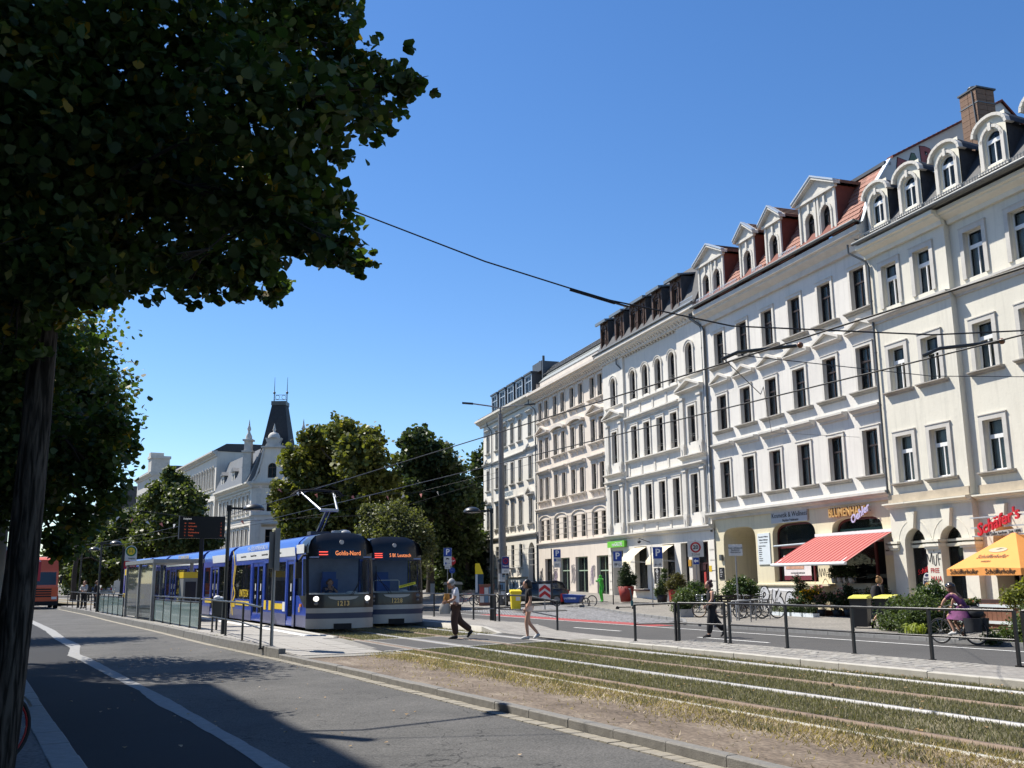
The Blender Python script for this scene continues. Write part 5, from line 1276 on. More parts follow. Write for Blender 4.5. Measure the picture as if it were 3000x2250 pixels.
def limbs(parent, base, top, r, blobs, mat, loc, seed=1, nb=14):
    rg = random.Random(seed); mb = MB(); b = Vector(base); t = Vector(top); L_ = Vector(loc)
    n = 9; pts = [b.lerp(t, i/n)+Vector((rg.uniform(-1,1),rg.uniform(-1,1),0))*r*.18*(1 if 0 < i < n else 0)-L_ for i in range(n+1)]
    mb.path(pts, [r*(1.25-.15*min(i,1)-.5*i/n) if i else r*1.3 for i in range(n+1)], 14); tr = mb.obj('trunk', mat, parent)
    mb = MB()
    for bl in (blobs if len(blobs) <= nb else rg.sample(blobs, nb)):
        f = rg.uniform(.55,.98); p0 = b.lerp(t, f); p3 = Vector(bl[:3]); p1 = p0.lerp(p3,.35)+Vector((0,0,.25*(p3-p0).length*.5)); p2 = p0.lerp(p3,.7)+Vector((rg.uniform(-.2,.2),rg.uniform(-.2,.2),.1))
        q = [p0, p1, p2, p3]; mb.path([x-L_ for x in q], [r*.42*(1-.55*f), r*.3*(1-.5*f), r*.18, r*.06], 6)
        for _ in range(2):
            e = p3+Vector((rg.uniform(-1,1),rg.uniform(-1,1),rg.uniform(-.6,.6)))*bl[3]*.9; mb.path([x-L_ for x in (p2, p2.lerp(e,.5)+Vector((0,0,.1)), e)], [r*.13, r*.08, r*.03], 5)
    mb.obj('branch', mat, parent)
def tree(label, base, ht, r, blobs, n, size, shape, mat, bk=None, seed=1, group=None, name='leafy_tree', **kw):
    t = thing(name, label, 'tree', base, group=group); top = (base[0]+kw.pop('lean',0), base[1], base[2]+ht)
    limbs(t, base, top, r, blobs, bk or bark, base, seed, kw.pop('nb',14)); leaves('crown', blobs, n, size, shape, mat, t, base, seed, **kw); return t
# street linden beside the camera
D0 = 7.0; rg = random.Random(21)
bl = []
for (u, v, rp) in [(1185,232,62),(1100,245,80),(1030,150,70),(1085,335,70),(985,300,115),(940,60,95),(800,100,210),(560,120,250),(300,150,290),(40,150,290),(760,330,190),(890,470,115),(905,620,110),(1000,725,62),(1048,755,36),(930,700,78),(780,620,160),(750,790,72),(805,845,44),(600,560,220),(620,770,78),(400,480,240),(490,790,62),(180,480,270),(350,760,85),(150,740,150),(0,500,250),(30,880,110),(255,840,60),(310,862,34),(200,800,120),(420,800,70),(560,830,50),(680,850,52),(60,860,120),(120,960,55),(60,1030,60),(-150,300,350),(-150,700,250)]:
    d = D0+rg.uniform(-.9,1.1); p = px_point(u, v, d); bl.append((*p, rp*d/F_PX))
tb = (-.02,7.45,0.); vis = list(bl)
for p in [(-.6,7.6,8.8,1.6),(.5,7.4,9.0,1.3),(-.4,6.3,8.6,1.4),(-.2,7.4,10.2,1.4),(-1.6,7.2,7.8,1.3)]: bl.append(p)
t1 = thing('linden_tree', 'big dark linden tree right beside the camera with its crown across the upper left', 'tree', tb)
mb = MB(); pts = []; rg = random.Random(5)
mb.path([(-.08,0,-.05),(-.06,0,.25),(-.02,0,.8),(.02,0,1.8),(.03,0,2.8),(.03,0,3.6),(.02,0,4.6),(.0,.05,5.8),(-.05,.1,7.4)], [.165,.128,.116,.102,.094,.088,.08,.066,.04], 20)
lm = bpy.data.materials.new('furrowed_bark'); lm.use_nodes = True; nt = lm.node_tree; b_ = nt.nodes['Principled BSDF']; b_.inputs['Roughness'].default_value = .95; b_.inputs['Specular IOR Level'].default_value = .15
tcn = nt.nodes.new('ShaderNodeTexCoord'); mp = nt.nodes.new('ShaderNodeMapping'); mp.inputs['Scale'].default_value = (30,30,3.2); nt.links.new(tcn.outputs['Object'], mp.inputs[0])
nz = nt.nodes.new('ShaderNodeTexNoise'); nz.inputs['Scale'].default_value = 1.; nz.inputs['Detail'].default_value = 5; nz.inputs['Distortion'].default_value = .6; nt.links.new(mp.outputs[0], nz.inputs[0])
cr_ = nt.nodes.new('ShaderNodeValToRGB'); e = cr_.color_ramp.elements; e[0].position = .42; e[0].color = (.014,.012,.010,1); e[1].position = .62; e[1].color = (.085,.072,.060,1); nt.links.new(nz.outputs[0], cr_.inputs[0]); nt.links.new(cr_.outputs[0], b_.inputs['Base Color'])
bp = nt.nodes.new('ShaderNodeBump'); bp.inputs['Strength'].default_value = 1; bp.inputs['Distance'].default_value = .03; nt.links.new(nz.outputs[0], bp.inputs['Height']); nt.links.new(bp.outputs[0], b_.inputs['Normal'])
mb.obj('trunk', lm, t1)
mb = MB()
for q in vis:
    big = min((w for w in vis if w[3] > .35), key=lambda w: (Vector(w[:3])-Vector(q[:3])).length)
    f = rg.uniform(3.9,5.6); p0 = Vector((.05,0,f)) if q[3] > .35 else Vector(big[:3])-Vector(tb); p3 = Vector(q[:3])-Vector(tb); p1 = p0.lerp(p3,.3)+Vector((0,0,.25 if q[3] > .35 else .03)); p2 = p0.lerp(p3,.7)+Vector((rg.uniform(-.1,.1),0,.12 if q[3] > .35 else .02))
    mb.path([p0,p1,p2,p3], [.022,.016,.010,.004] if q[3] > .35 else [.009,.008,.006,.003], 6)
    for _ in range(4):
        e2 = p3+Vector((rg.uniform(-1,1),rg.uniform(-1,1),rg.uniform(-.8,.7)))*q[3]*1.0; mb.path([p2,p2.lerp(e2,.6),e2], [.009,.006,.002], 4)
mb.obj('branch', bark, t1)
leaves('crown', bl, 50000, .068, 'heart', leaf_near, t1, tb, 3, clus=.26, droop=.7, per=12)
leaves('outer_leaf', [(q[0],q[1],q[2],q[3]*1.22+.04) for q in vis], 9000, .064, 'heart', leaf_near, t1, tb, 5, clus=.10, droop=.9, per=5)['kind'] = 'stuff'
bw = leaves('seed_bract', [q for q in vis if q[3] > .15], 1500, .05, 'diamond', bract, t1, tb, 9, clus=.3, droop=1.5, per=5)
# second and third street trees behind it
D1 = 15.; rg = random.Random(8); bl = []
for (u, v, rp) in [(200,1060,105),(270,1180,95),(320,1265,70),(365,1320,36),(300,1400,70),(240,1330,115),(330,1465,45),(250,1510,70),(180,1600,55),(60,1200,170),(80,1420,150),(150,985,60),(0,1000,170),(210,1560,50),(-100,1300,200)]:
    d = D1+rg.uniform(-1.4,1.4); bl.append((*px_point(u, v, d), rp*d/F_PX))
tb2 = (-.9,16.2,0.); bl += [(-1.8,17,5.6,1.6)]
tree('second street linden, just behind the big trunk, with lit leaf tips', tb2, 6.0, .15, bl, 26000, .085, 'heart', leaf_near, bark, 4, per=16, clus=.25, droop=.6, name='linden_tree')
bl = [(-.5,27,6.3,2.0),(.8,26.5,5.6,1.2),(1.4,27.5,6.4,1.0),(.4,28.6,5.2,1.2),(-.2,25.6,7.4,1.6),(-1.8,27,6.5,1.8),(.9,27,7.6,1.2),(1.6,26.2,5.0,.6),(-.4,27.2,4.4,1.1)]
tree('third street linden farther along the left pavement', (-.5,27,0), 6, .15, bl, 15000, .11, 'heart', leaf_near, bark, 6, per=16, clus=.25, name='linden_tree')
bl = [(-1.6,39,6.0,2.2),(-.4,39,5.2,1.6),(.3,39.6,6.4,1.1),(-1.4,40,7.8,1.8),(-2.6,38,6.2,1.8),(.1,38.2,5.0,.9)]
tree('fourth street linden along the left pavement, its shade falling on the lane', (-1.6,39,0), 6, .15, bl, 10000, .12, 'heart', leaf_near, bark, 7, per=16, clus=.25, name='linden_tree')
# round trees behind the trams
def crown_px(lst, depth, seed, zs=.25):
    rg = random.Random(seed); return [(*px_point(u, v, depth+rg.uniform(-zs,zs)*rp*depth/F_PX*2), rp*depth/F_PX) for u, v, rp in lst]
bl = crown_px([(960,1310,70),(880,1350,60),(1050,1340,75),(1110,1390,62),(930,1420,100),(1040,1450,105),(860,1460,62),(1120,1480,60),(960,1540,90),(1080,1560,80),(880,1560,70),(1000,1265,45),(1080,1290,45),(820,1440,32),(920,1280,40),(840,1500,40),(1145,1430,32)], 84, 2, .9)
tree('broad yellow-green plane tree rising behind the trams', (25.5,83,.3), 10, .35, bl, 30000, .30, 'hex', leaf_mid, bark_l, 12, per=20, clus=.2, group=None, name='plane_tree')
bl = crown_px([(1225,1300,45),(1260,1350,62),(1200,1370,52),(1310,1400,60),(1240,1440,78),(1340,1450,52),(1190,1460,60),(1290,1510,80),(1370,1500,42),(1220,1560,80),(1330,1590,70),(1190,1300,30),(1235,1265,22),(1160,1420,40),(1385,1560,34),(1300,1345,40)], 92, 3, .9)
tree('tall dark green tree between the plane tree and the corner house', (34.5,87,.4), 11, .35, bl, 26000, .30, 'hex', leaf_dark, bark, 13, per=20, clus=.2)
bl = crown_px([(1150,1520,48),(1200,1540,45),(1110,1560,50),(1170,1590,62),(1230,1600,40),(1090,1610,48),(1150,1650,60),(1210,1660,45),(1060,1650,40),(1245,1560,26),(1080,1500,26)], 66, 4, .9)
tree('feathery light green small tree right behind the second tram', (22.6,64,.2), 4.5, .16, bl, 26000, .16, 'diamond', leaf_soft, bark_l, 14, per=20, clus=.25)
bl = crown_px([(1330,1560,60),(1390,1600,50),(1290,1620,60),(1370,1660,60),(1260,1660,45),(1420,1660,45),(1310,1700,50),(1400,1720,45),(1240,1700,30)], 98, 5, .9)
tree('low dark tree in the shade behind the parking signs', (40.5,92,.5), 5, .25, bl, 14000, .30, 'hex', leaf_dark, bark, 15, per=20, clus=.2)
bl = crown_px([(1500,1340,40),(1450,1330,42),(1410,1370,45),(1390,1420,35)], 112, 6, .5)
tree('dark treetop showing behind the corner house', (48,101,.5), 12, .3, bl+[(47,104,9,4)], 8000, .34, 'hex', leaf_dark, bark, 16, per=20, clus=.2)
# avenue trees far left
for i, (lab, lst, dep, base, n) in enumerate([
    ('tallest avenue tree, dark green, in front of the long grey house', [(520,1420,36),(480,1460,52),(540,1480,55),(450,1530,55),(510,1560,70),(570,1540,50),(420,1590,48),(480,1630,60),(560,1630,55),(500,1390,22),(585,1470,28),(440,1480,34),(610,1600,40)], 104, (13.5,111,.0), 22000),
    ('avenue tree with thin yellowish crown, left of the tallest one', [(370,1530,34),(340,1570,42),(400,1580,44),(310,1610,40),(370,1640,52),(420,1640,42),(290,1650,36)], 122, (11.5,132,0), 13000),
    ('avenue tree at the middle of the far row', [(290,1545,30),(260,1590,40),(310,1600,38),(230,1630,40),(280,1660,45)], 140, (9.0,155,0), 10000),
    ('avenue tree at the far left end of the row', [(200,1560,30),(180,1600,40),(230,1590,34),(160,1640,42),(210,1660,44),(130,1670,34)], 150, (4.5,170,0), 10000),
    ('small avenue tree with low crown behind the street lamps', [(250,1640,26),(280,1680,30),(220,1690,30),(310,1690,26),(340,1665,24)], 96, (4.6,104,0), 7000)]):
    bl = crown_px(lst, dep, 30+i, .9); tree(lab, base, 7, .25, bl, n, .34 if i else .30, 'hex', leaf_av, bark, 40+i, 'trees along the far avenue', per=20, clus=.22, name='avenue_tree')
bl = [(x, y, 5+random.uniform(-1,2.5), 3.6) for x, y in [(-8,80),(-6,96),(-9,112),(-10,130),(-8,150),(-14,170),(0,200),(6,230),(12,260),(-4,290),(20,300),(-20,200),(-12,60),(60,125),(48,112),(70,140)]]
stuff(leaves('distant_trees', bl, 30000, .45, 'hex', leaf_av, None, (0,0,0), 77, per=20, clus=.3))
# ------------------------------------------------------------------ trams
blue = M('tram_blue', (.010,.05,.36), .3, .06, 2, coat=.6); blue_d = M('tram_skirt', (.10,.105,.19), .45, .15, 3, coat=.2)
t_black = M('tram_black', (.012,.013,.016), .32, .1, 3, coat=.25); t_grey = M('tram_silver', (.30,.31,.32), .4, .08, 3, metal=.3); t_navy = M('tram_navy', (.02,.035,.085), .4, .1)
t_white = M('tram_white', (.70,.70,.69), .4, .05); t_yel = M('tram_yellow', (.72,.50,.03), .4, .05); rubber = M('rubber_bellows', (.014,.014,.015), .8, .2)
t_int = M('tram_interior', (.20,.26,.42), .8, .2, 2); t_seat = M('seat_blue', (.06,.12,.38), .8, .2)
tglass = glassmat('tram_glass', (.008,.01,.014), .45, .02); wglass = glassmat('windscreen_glass', (.010,.014,.024), .9, .01)
led_r = M('led_red', (1.0,.10,.07), .5, 0, emit=.9); led_o = M('led_amber', (1.0,.30,.10), .5, 0, emit=.7); lamp_w = M('lit_headlamp', (1,.97,.9), .3, 0, emit=.9); lamp_off = M('headlamp_glass', (.10,.10,.11), .1, 0, coat=.5)
num_y = M('fleet_number', (.75,.52,.20), .5, 0); skin = M('skin', (.50,.28,.19), .6, .06, 20); skin_d = M('skin_tan', (.40,.21,.135), .6, .06, 20)
TW = 1.15
def tpath(y0, d, xc):                    # point d metres behind the front along the bent track
    y = y0+d; return Vector((xc+tc_(y), y, 0))
def side_pts(sgn):                       # roof section (x,z) from waist upward
    return [(sgn*1.15,2.62),(sgn*1.14,2.80),(sgn*1.06,3.02),(sgn*.88,3.18),(sgn*.6,3.26),(0,3.29)]
def tram_section(tram, p, q, win, doors, texts=None, front=0., yellow_end=False, tail=False):
    v = q-p; Ln = v.length; rz = atan2(v.y, v.x); base = tram.location
    mb = MB()
    # body shell: both side walls with openings, skirt, roof
    for sgn in (1,-1):
        side = MB(); ops = [(a,b,1.0,2.38) for a,b in win]+[(a,b,.36,2.42) for a,b in doors]
        wall_mb(front, Ln, .2, 2.62, ops, 0, .06, 0, side)
        for (x,y,z) in side.v: mb.v.append((x, sgn*(TW-y), z))
        o = len(mb.v)-len(side.v)
        for f in side.f:
            zc = sum(side.v[i][2] for i in f)/len(f); mb.f.append([i+o for i in f]); mb.m.append(0); mb.sm.append(False)
        mb.box(front, Ln, sgn*TW-.012 if sgn > 0 else sgn*TW-.012, sgn*TW+.012, .18, .58, 1) if not doors else None
        if doors:
            xs_ = [front]+[t for d in doors for t in d]+[Ln]
            for a, b in zip(xs_[::2], xs_[1::2]): mb.box(a, b, sgn*TW-.012, sgn*TW+.012, .18, .58, 1)
    pr = side_pts(1)[:-1]+[(0,3.29)]+side_pts(-1)[:-1][::-1]
    mb.loft([[(x,a,z) for a,z in pr] for x in (front,Ln)], 0, cap=True, closed=False)
    mb.box(front, Ln, -1.1, 1.1, .2, .38, 1)
    sec = link('tram_body', mb.mesh('tram_body', [blue, blue_d], True), tram, (p.x-base.x, p.y-base.y, 0), (0,0,rz))
    m2 = MB(); m2.box(front+.05, Ln-.05, -1.05, 1.05, .4, .42, 0); x = front+1.0
    for a, b in win:
        k = a+.25
        while k < b-.3:
            for sy in (.35,): m2.box(k,k+.42,sy,sy+.75,.42,.85,1); m2.box(k+.36,k+.44,sy,sy+.75,.8,1.35,1)
            k += .85
    m2.cyl((Ln*.5,-.5,.4),(Ln*.5,-.5,2.5),.02,n=6,mi=2); m2.box(front+.05, Ln-.05, -1.0, 1.0, 2.52, 2.55, 0); link('interior', m2.mesh('interior', [t_int, t_seat, t_yel]), sec)
    for a, b in win:
        g_ = MB(); g_.box(a,b,-TW+.03,-TW+.036,1.0,2.38); link('side_window', g_.mesh('side_window', tglass), sec)
        g_ = MB(); g_.box(a,b,TW-.036,TW-.03,1.0,2.38); link('side_window', g_.mesh('side_window', tglass), sec)
    for a, b in doors:
        n = 2 if b-a > 1.0 else 1
        for k in range(n):
            for y in (TW-.06, -TW+.02):
                xa = a+(b-a)*k/n; xb = a+(b-a)*(k+1)/n; d = MB()
                d.box(xa+.01,xa+.09,y,y+.04,.36,2.42); d.box(xb-.09,xb-.01,y,y+.04,.36,2.42); d.box(xa+.09,xb-.09,y,y+.04,.36,.5); d.box(xa+.09,xb-.09,y,y+.04,2.28,2.42)
                link('door', d.mesh('door', blue), sec); d = MB(); d.box(xa+.09,xb-.09,y+.01,y+.02,.5,2.28); link('door_glass', d.mesh('door_glass', tglass), sec)
            y = TW-.02
            d = MB(); d.box(xa+.3*(xb-xa),xa+.42*(xb-xa),y,y+.012,1.35,1.62); link('door_sticker', d.mesh('door_sticker', t_white), sec)
            d = MB(); d.box(xa+.3*(xb-xa),xa+.40*(xb-xa),y,y+.012,1.05,1.18); link('door_sticker', d.mesh('door_sticker', t_white), sec)
    return sec, Ln
def bellows(tram, p, q):
    v = q-p; base = tram.location; mb = MB(); n = 7; Ln = v.length
    pr = [(-1.08,.3),(-1.08,2.75),(-.85,3.1),(0,3.2),(.85,3.1),(1.08,2.75),(1.08,.3)]
    rings = []
    for i in range(n*2+1):
        f = 1.0 if i % 2 == 0 else .95; rings.append([(Ln*i/(2*n), a*f, z if z < 1 else z*(.99 if f < 1 else 1)) for a, z in pr])
    mb.loft(rings, 0, cap=False, closed=False, sm=False); link('bellows', mb.mesh('bellows', rubber), tram, (p.x-base.x, p.y-base.y, 0), (0,0,atan2(v.y,v.x)))
def nose(tram, number, lit, dest):
    # front of the cab: local tram coords, front faces -Y at y=0
    def yof(x, z):
        a = abs(x)/TW; rake = .0 if z < .9 else .05*(z-.9) if z < 1.3 else .02+.16*(z-1.3) if z < 2.5 else .212+.22*(z-2.5)**1.0+.5*max(0,z-2.85)**2*2
        return rake + .34*a**3.2
    def patch(xs, zs, mi, mb, off=0., half=lambda z: TW):
        V = []
        for z in zs:
            h = half(z)
            for t in xs: x = max(-h,min(h,t*h)); V.append((x, yof(x,z)-off, z))
        n = len(xs); mb.add(V, [(j*n+i,j*n+i+1,(j+1)*n+i+1,(j+1)*n+i) for j in range(len(zs)-1) for i in range(n-1)], mi, True)
    X = [-1,-.96,-.9,-.8,-.65,-.4,-.2,0,.2,.4,.65,.8,.9,.96,1]
    roofw = lambda z: TW if z < 2.62 else TW*sqrt(max(.02,1-((z-2.62)/.72)**2.6)) if z < 3.3 else .3
    mb = MB(); patch(X, [.16,.3,.48], 0, mb); patch(X, [.48,.56,.66], 1, mb, -.015); patch(X, [.66,.72,.82], 0, mb)
    patch(X, [.82,.9,1.1,1.26], 2, mb); 
    for a, b in (((-1.0),(-.93)),((.93),(1.0))): patch([a,(a+b)/2,b], [1.26,1.6,2.0,2.42], 2, mb)
    patch(X, [2.42,2.5,2.62,2.75,2.9,3.0,3.1,3.18,3.24,3.28,3.3], 2, mb, 0, roofw)
    rings = []
    for d in (0, 1.0):                    # roof cap running back to the first section
        pr = []
        for x, z in side_pts(-1)[::-1][:-1]+[(-1.15,2.62)]: pass
    cab = link('cab_front', mb.mesh('cab_front', [t_grey, t_navy, t_black], False), tram)
    mb = MB()
    mb.box(-.3,.3,-.02,.3,.14,.32); link('coupler_cover', mb.mesh('coupler_cover', rubber), cab)
    mb = MB(); patch([x*.93 for x in X], [1.27,1.5,1.8,2.1,2.41], 0, mb, -.01); link('windscreen', mb.mesh('windscreen', wglass, False), cab)
    mb = MB(); V = [(x*1.0, yof(x,z)+.05, z) for z in (2.5,2.8) for x in (-.86,-.4,0,.4,.86)]
    mb.add([(x, yof(x,z)-.006, z) for z in (2.46,2.74) for x in (-.8,-.4,0,.4,.86)], [(0,1,6,5),(1,2,7,6),(2,3,8,7),(3,4,9,8)], 0, True); dsp = link('destination_display', mb.mesh('destination_display', M('display_glass', (.008,.012,.02), .15, 0, coat=.4), False), cab)
    yl = yof(.3,2.6)-.012; tilt = atan2(yof(.3,2.74)-yof(.3,2.46), .28)
    mb = MB()
    for z in ((2.56,2.65) if dest[0] == 2 else (2.53,2.60,2.67)): mb.box(-.78,-.42,yof(-.6,z)-.02,yof(-.6,z)-.012,z-.018,z+.012)
    link('line_bars', mb.mesh('line_bars', led_r), dsp)
    text(dest[1], dsp, (.2,yl-.006,2.6), .22 if lit else .19, led_o, rx=pi/2-tilt, ext=.001, sx=.78 if lit else .8)
    mb = MB(); zc = 2.97; mb.cyl((0,yof(0,zc)-.03,zc),(0,yof(0,zc)+.05,zc+.0),.075,n=16); link('marker_lamp', mb.mesh('marker_lamp', M('pale_lens', (.4,.4,.42), .3, 0)), cab)
    for sgn in (-1,1):
        x = sgn*.86; h = MB(); h.ball((x, yof(x,1.12)+.0, 1.12), (.11,.05,.085), 0, 12, 8); h.ball((x, yof(x,.97)+.0, .97), (.08,.045,.06), 1, 10, 6)
        link('headlight', h.mesh('headlight', [lamp_w if lit else lamp_off, lamp_off]), cab)
    mb = MB(); mb.prism([(-.52,1.19),(.52,1.19),(.44,1.12),(.25,1.08),(0,1.07),(-.25,1.08),(-.44,1.12)], 'y', -.035, -.01); link('trim_strip', mb.mesh('trim_strip', t_grey), cab, (0,.0,.0))
    text(number, cab, (0,yof(0,.98)-.022,.96), .215, num_y, ext=.006, bold=.004, spacing=1.05)
    # wipers, dashboard, driver's seat, back wall
    mb = MB()
    for x0_, x1_, z1_ in (((.25,.72,1.95),(.32,.66,1.7)) if lit else ((-.3,-.75,1.95),(-.2,-.7,1.72))): mb.path([(x0_,yof(x0_,1.22)-.05,1.22),(x0_+(x1_-x0_)*.4,yof(x0_,1.5)-.06,1.48),(x1_,yof(x1_,z1_)-.045,z1_)], .011, 5)
    mb.path([(.7 if lit else -.75,yof(.7,1.3)-.05,1.35),(.7 if lit else -.75,yof(.7,2.2)-.05,2.2)], .012, 5); link('wiper', mb.mesh('wiper', rubber), cab)
    mb = MB(); mb.box(-1.0,1.0,.36,.9,.9,1.3,0); mb.box(-1.05,1.05,1.75,1.8,.4,2.5,1); mb.box(-.35,.2,1.35,1.5,.6,1.75,2); mb.box(-.3,.15,1.4,1.55,1.75,2.0,2); mb.ball((.45,.55,1.3),(.2,.12,.06),3); mb.box(-1.05,1.05,.3,1.75,2.45,2.5,1)
    link('cab_interior', mb.mesh('cab_interior', [M('dash_grey', (.55,.56,.58), .7, .1), t_int, t_seat, t_white]), cab)
    if not lit:
        mb = MB(); mb.path([(-.7,.6,1.32),(-.7,.6,1.66),(-.6,.6,1.7),(.25,.6,1.7),(.3,.6,1.66),(.3,.6,1.32)], .018, 6); link('grab_rail', mb.mesh('grab_rail', t_white), cab)
        mb = MB(); mb.box(-.33,.33,-.004,.004,-.045,.045); st_ = link('yellow_sticker', mb.mesh('yellow_sticker', M('sticker_yellow', (.75,.70,.03), .5, 0)), cab, (.42,yof(.42,1.48)-.02,1.52), (0,-.22,0)); text('BITTE NICHT EINSTEIGEN', st_, (0,-.006,0), .075, black_ink, sx=.62)
    return cab, yof
def build_tram(name, label, xc, y0, number, lit, dest, cuts, group):
    t = thing(name, label, 'tram', (xc,y0,0), group=group); P_ = lambda d: tpath(y0, d, xc)
    cab, yof = nose(t, number, lit, dest)
    # section 1 with cab side
    sec, L = tram_section(t, P_(0), P_(cuts[0]), [(1.05,1.95) if 0 else (3.05,6.1),(8.55,11.6)], [(2.0,2.85),(6.45,8.2)], front=1.75)
    # cab sides: blue flank, driver's window, roof cap
    mb = MB()
    for sgn in (-1,1):
        ys = lambda z: .34+(.0 if z < 1.3 else .16*(z-1.3) if z < 2.5 else .21+.25*(z-2.5))
        x = sgn*TW
        def q(pts, mi): mb.poly([(x,a,z) for a,z in pts], mi)
        q([(.34,.2),(1.8,.2),(1.8,.58),(.34,.58)], 1); q([(.34,.58),(1.8,.58),(1.8,1.22),(1.3,1.22),(.6,.84),(.34,.84)], 0); q([(ys(2.42),2.42),(1.8,2.42),(1.8,2.62),(ys(2.62),2.62)], 0); q([(1.72,1.22),(1.8,1.22),(1.8,2.42),(1.72,2.42)], 0)
        q([(.34,.84),(.6,.84),(.44,1.3),(.34,1.26)], 2); q([(.80,1.22),(.92,1.22),(1.02,2.42),(.90,2.42)], 0); q([(.6,.84),(1.3,1.22),(.44,1.22),(.5,1.0)], 2)
        pr = side_pts(sgn)
        rings = [[(a,1.8,z) for a,z in pr], [(a,1.3,z) for a,z in pr], [(a*.995,.9,z) for a,z in pr]]
        mb.loft(rings[:2], 0, cap=False, closed=False); mb.loft(rings[1:]+[[(a*.97,.30+.25*(z-2.5)+.5*max(0,z-2.85)**2*2+.0,z if z < 3.2 else 3.25) for a,z in pr]], 3, cap=False, closed=False)
        g_ = MB(); g_.poly([(x*.99,.46,1.24),(x*.99,.80,1.22),(x*.99,.90,2.42),(x*.99,.55,2.42)]); g_.poly([(x*.99,.92,1.22),(x*.99,1.72,1.22),(x*.99,1.72,2.42),(x*.99,1.02,2.42)]); link('cab_side_window', g_.mesh('cab_side_window', wglass, False), cab)
    cs = link('cab_side', mb.mesh('cab_side', [blue, blue_d, t_black, t_black], False), t)
    mb = MB(); mb.box(-TW-.018,-TW-.004,.75,1.78,2.62,2.92); link('livery_panel', mb.mesh('livery_panel', t_white), cs); mb = MB(); mb.box(-TW-.05,-TW,.86,1.02,.86,.95); link('side_indicator', mb.mesh('side_indicator', M('indicator_orange', (.8,.25,.05), .4, 0)), cs)
    text('Ш', cs, (-TW-.01,1.2,.75), .22, num_y, rz=-pi/2)
    mb = MB(); mb.path([(-TW+.05,.5,2.55),(-TW-.18,.25,2.52),(-TW-.32,.15,2.35)], .04, 6); mb.cbox((-TW-.33,.16,2.05),(.2,.12,.52)); link('wing_mirror', mb.mesh('wing_mirror', rubber), cab)
    secs = [sec]
    d = cuts[0]
    for i, (a, b, wins, drs) in enumerate(cuts[1]):
        bellows(t, P_(d), P_(a)); s2, L2 = tram_section(t, P_(a), P_(b), wins, drs); secs.append(s2); d = b
    return t, secs, cab
cutA = (12.2, [(12.9,18.2,[(.3,1.9),(3.7,5.0)],[(2.1,3.5)]),(18.9,27.9,[(.3,1.5),(3.2,6.0),(7.8,8.8)],[(1.6,3.0),(6.2,7.6)]),(28.6,33.0,[(.4,4.0)],[]),(33.7,41,[(.4,2.4),(4.2,6.9)],[(2.6,4.0)])])
tramA, SA, cabA = build_tram('tram', 'blue and white tram 1213 with lit headlights and raised pantograph at the stop', 9.6, 32.0, '1213', True, (2,'Gohlis-Nord'), cutA, 'two trams standing side by side')
cutB = (12.2, [(12.9,18.2,[(.3,1.9),(3.7,5.0)],[(2.1,3.5)]),(18.9,27.9,[(.3,1.5),(3.2,6.0)],[(1.6,3.0)])])
tramB, SB, cabB = build_tram('tram', 'second tram 1228 behind on the right, yellow sticker on its dark windscreen', 12.4, 34.6, '1228', False, (3,'S Bf. Leutzsch'), cutB, 'two trams standing side by side')
# livery of the near side (section frame: x runs back from the front, near side is +Y because the frame is turned)
def near(sec, xa, xb, za, zb, mat, name='livery_panel', lean=0.):
    mb = MB(); mb.prism([(xa,za),(xb,za),(xb+lean,zb),(xa+lean,zb)], 'y', TW+.004, TW+.012); return link(name, mb.mesh(name, mat), sec)
def ntext(sec, s_, x, z, size, mat, sx=1., y=TW+.016):
    o = link('lettering', text_mesh(s_, size, .002, mat, 0, 1., 'CENTER', 0), sec, (x,y,z), (pi/2,0,pi)); o.scale = (sx,1,1); return o
s = SA[0]
near(s, 1.8, 11.2, 2.56, 2.86, t_white, lean=.12); near(s, 8.6, 11.1, .74, .92, t_yel); near(s, 2.98, 3.32, .66, .98, t_white); near(s, 3.32, 4.9, .72, .92, t_yel)
for a in (5.0,5.75): near(s, a, a+.34, .66, 1.0, t_yel, 'door_symbol')
ntext(s, 'UNITED24', 9.6, 1.22, .42, t_yel, .85); ntext(s, 'KYIV – LEIPZIG PARTNERSHIP SINCE 1961', 7.6, 2.99, .24, t_white, .78, TW-.02)
for x, w in ((4.2,.9),(6.2,1.1),(8.1,1.0),(9.9,.8)): ntext(s, 'Gemeinsam für die Ukraine', x, 2.71, .1, black_ink, .9)
mb = MB()
def yl(pts, w=.07): 
    m = MB(); ribbon(m, pts, w, TW+.013); return m
for i, m in enumerate((yl([(11.95,3.0),(11.55,2.4),(11.75,1.7),(11.3,1.2),(11.75,.8),(11.6,.3)],.12), yl([(11.3,2.4),(11.6,1.6),(11.85,1.1),(11.9,.35)],.09), yl([(12.05,.75),(11.25,.75)],.2))):
    link('livery_line', m.mesh('livery_line', t_yel, False), s)
near(SA[1], .3, 3.2, 2.56, 2.9, t_white, lean=.2); near(SA[1], 3.2, 4.6, .74, .94, t_yel)
s = SA[2]; near(s, .2, 8.8, 2.56, 2.86, t_white); ntext(s, 'LET\'S STAND WITH UKRAINE', 4.4, 2.99, .26, t_yel, .8, TW-.02); ntext(s, '# STAND\n# WITH\n# UKRAINE', 4.6, 1.7, .46, t_yel, .8); ntext(s, 'UNITED24', 4.6, .75, .5, t_yel, .9)
near(SA[3], 3.2, 4.3, 2.62, 2.9, t_yel); near(SA[4], .3, 7, 2.2, 2.6, t_yel); near(SA[4], .1, 7.2, .7, 1.0, t_yel); ntext(SA[4], 'KYIV', 3.0, 2.99, .3, t_white, .8, TW-.02)
s = SB[0]; near(s, 1.8, 11.2, 2.56, 2.86, t_white)
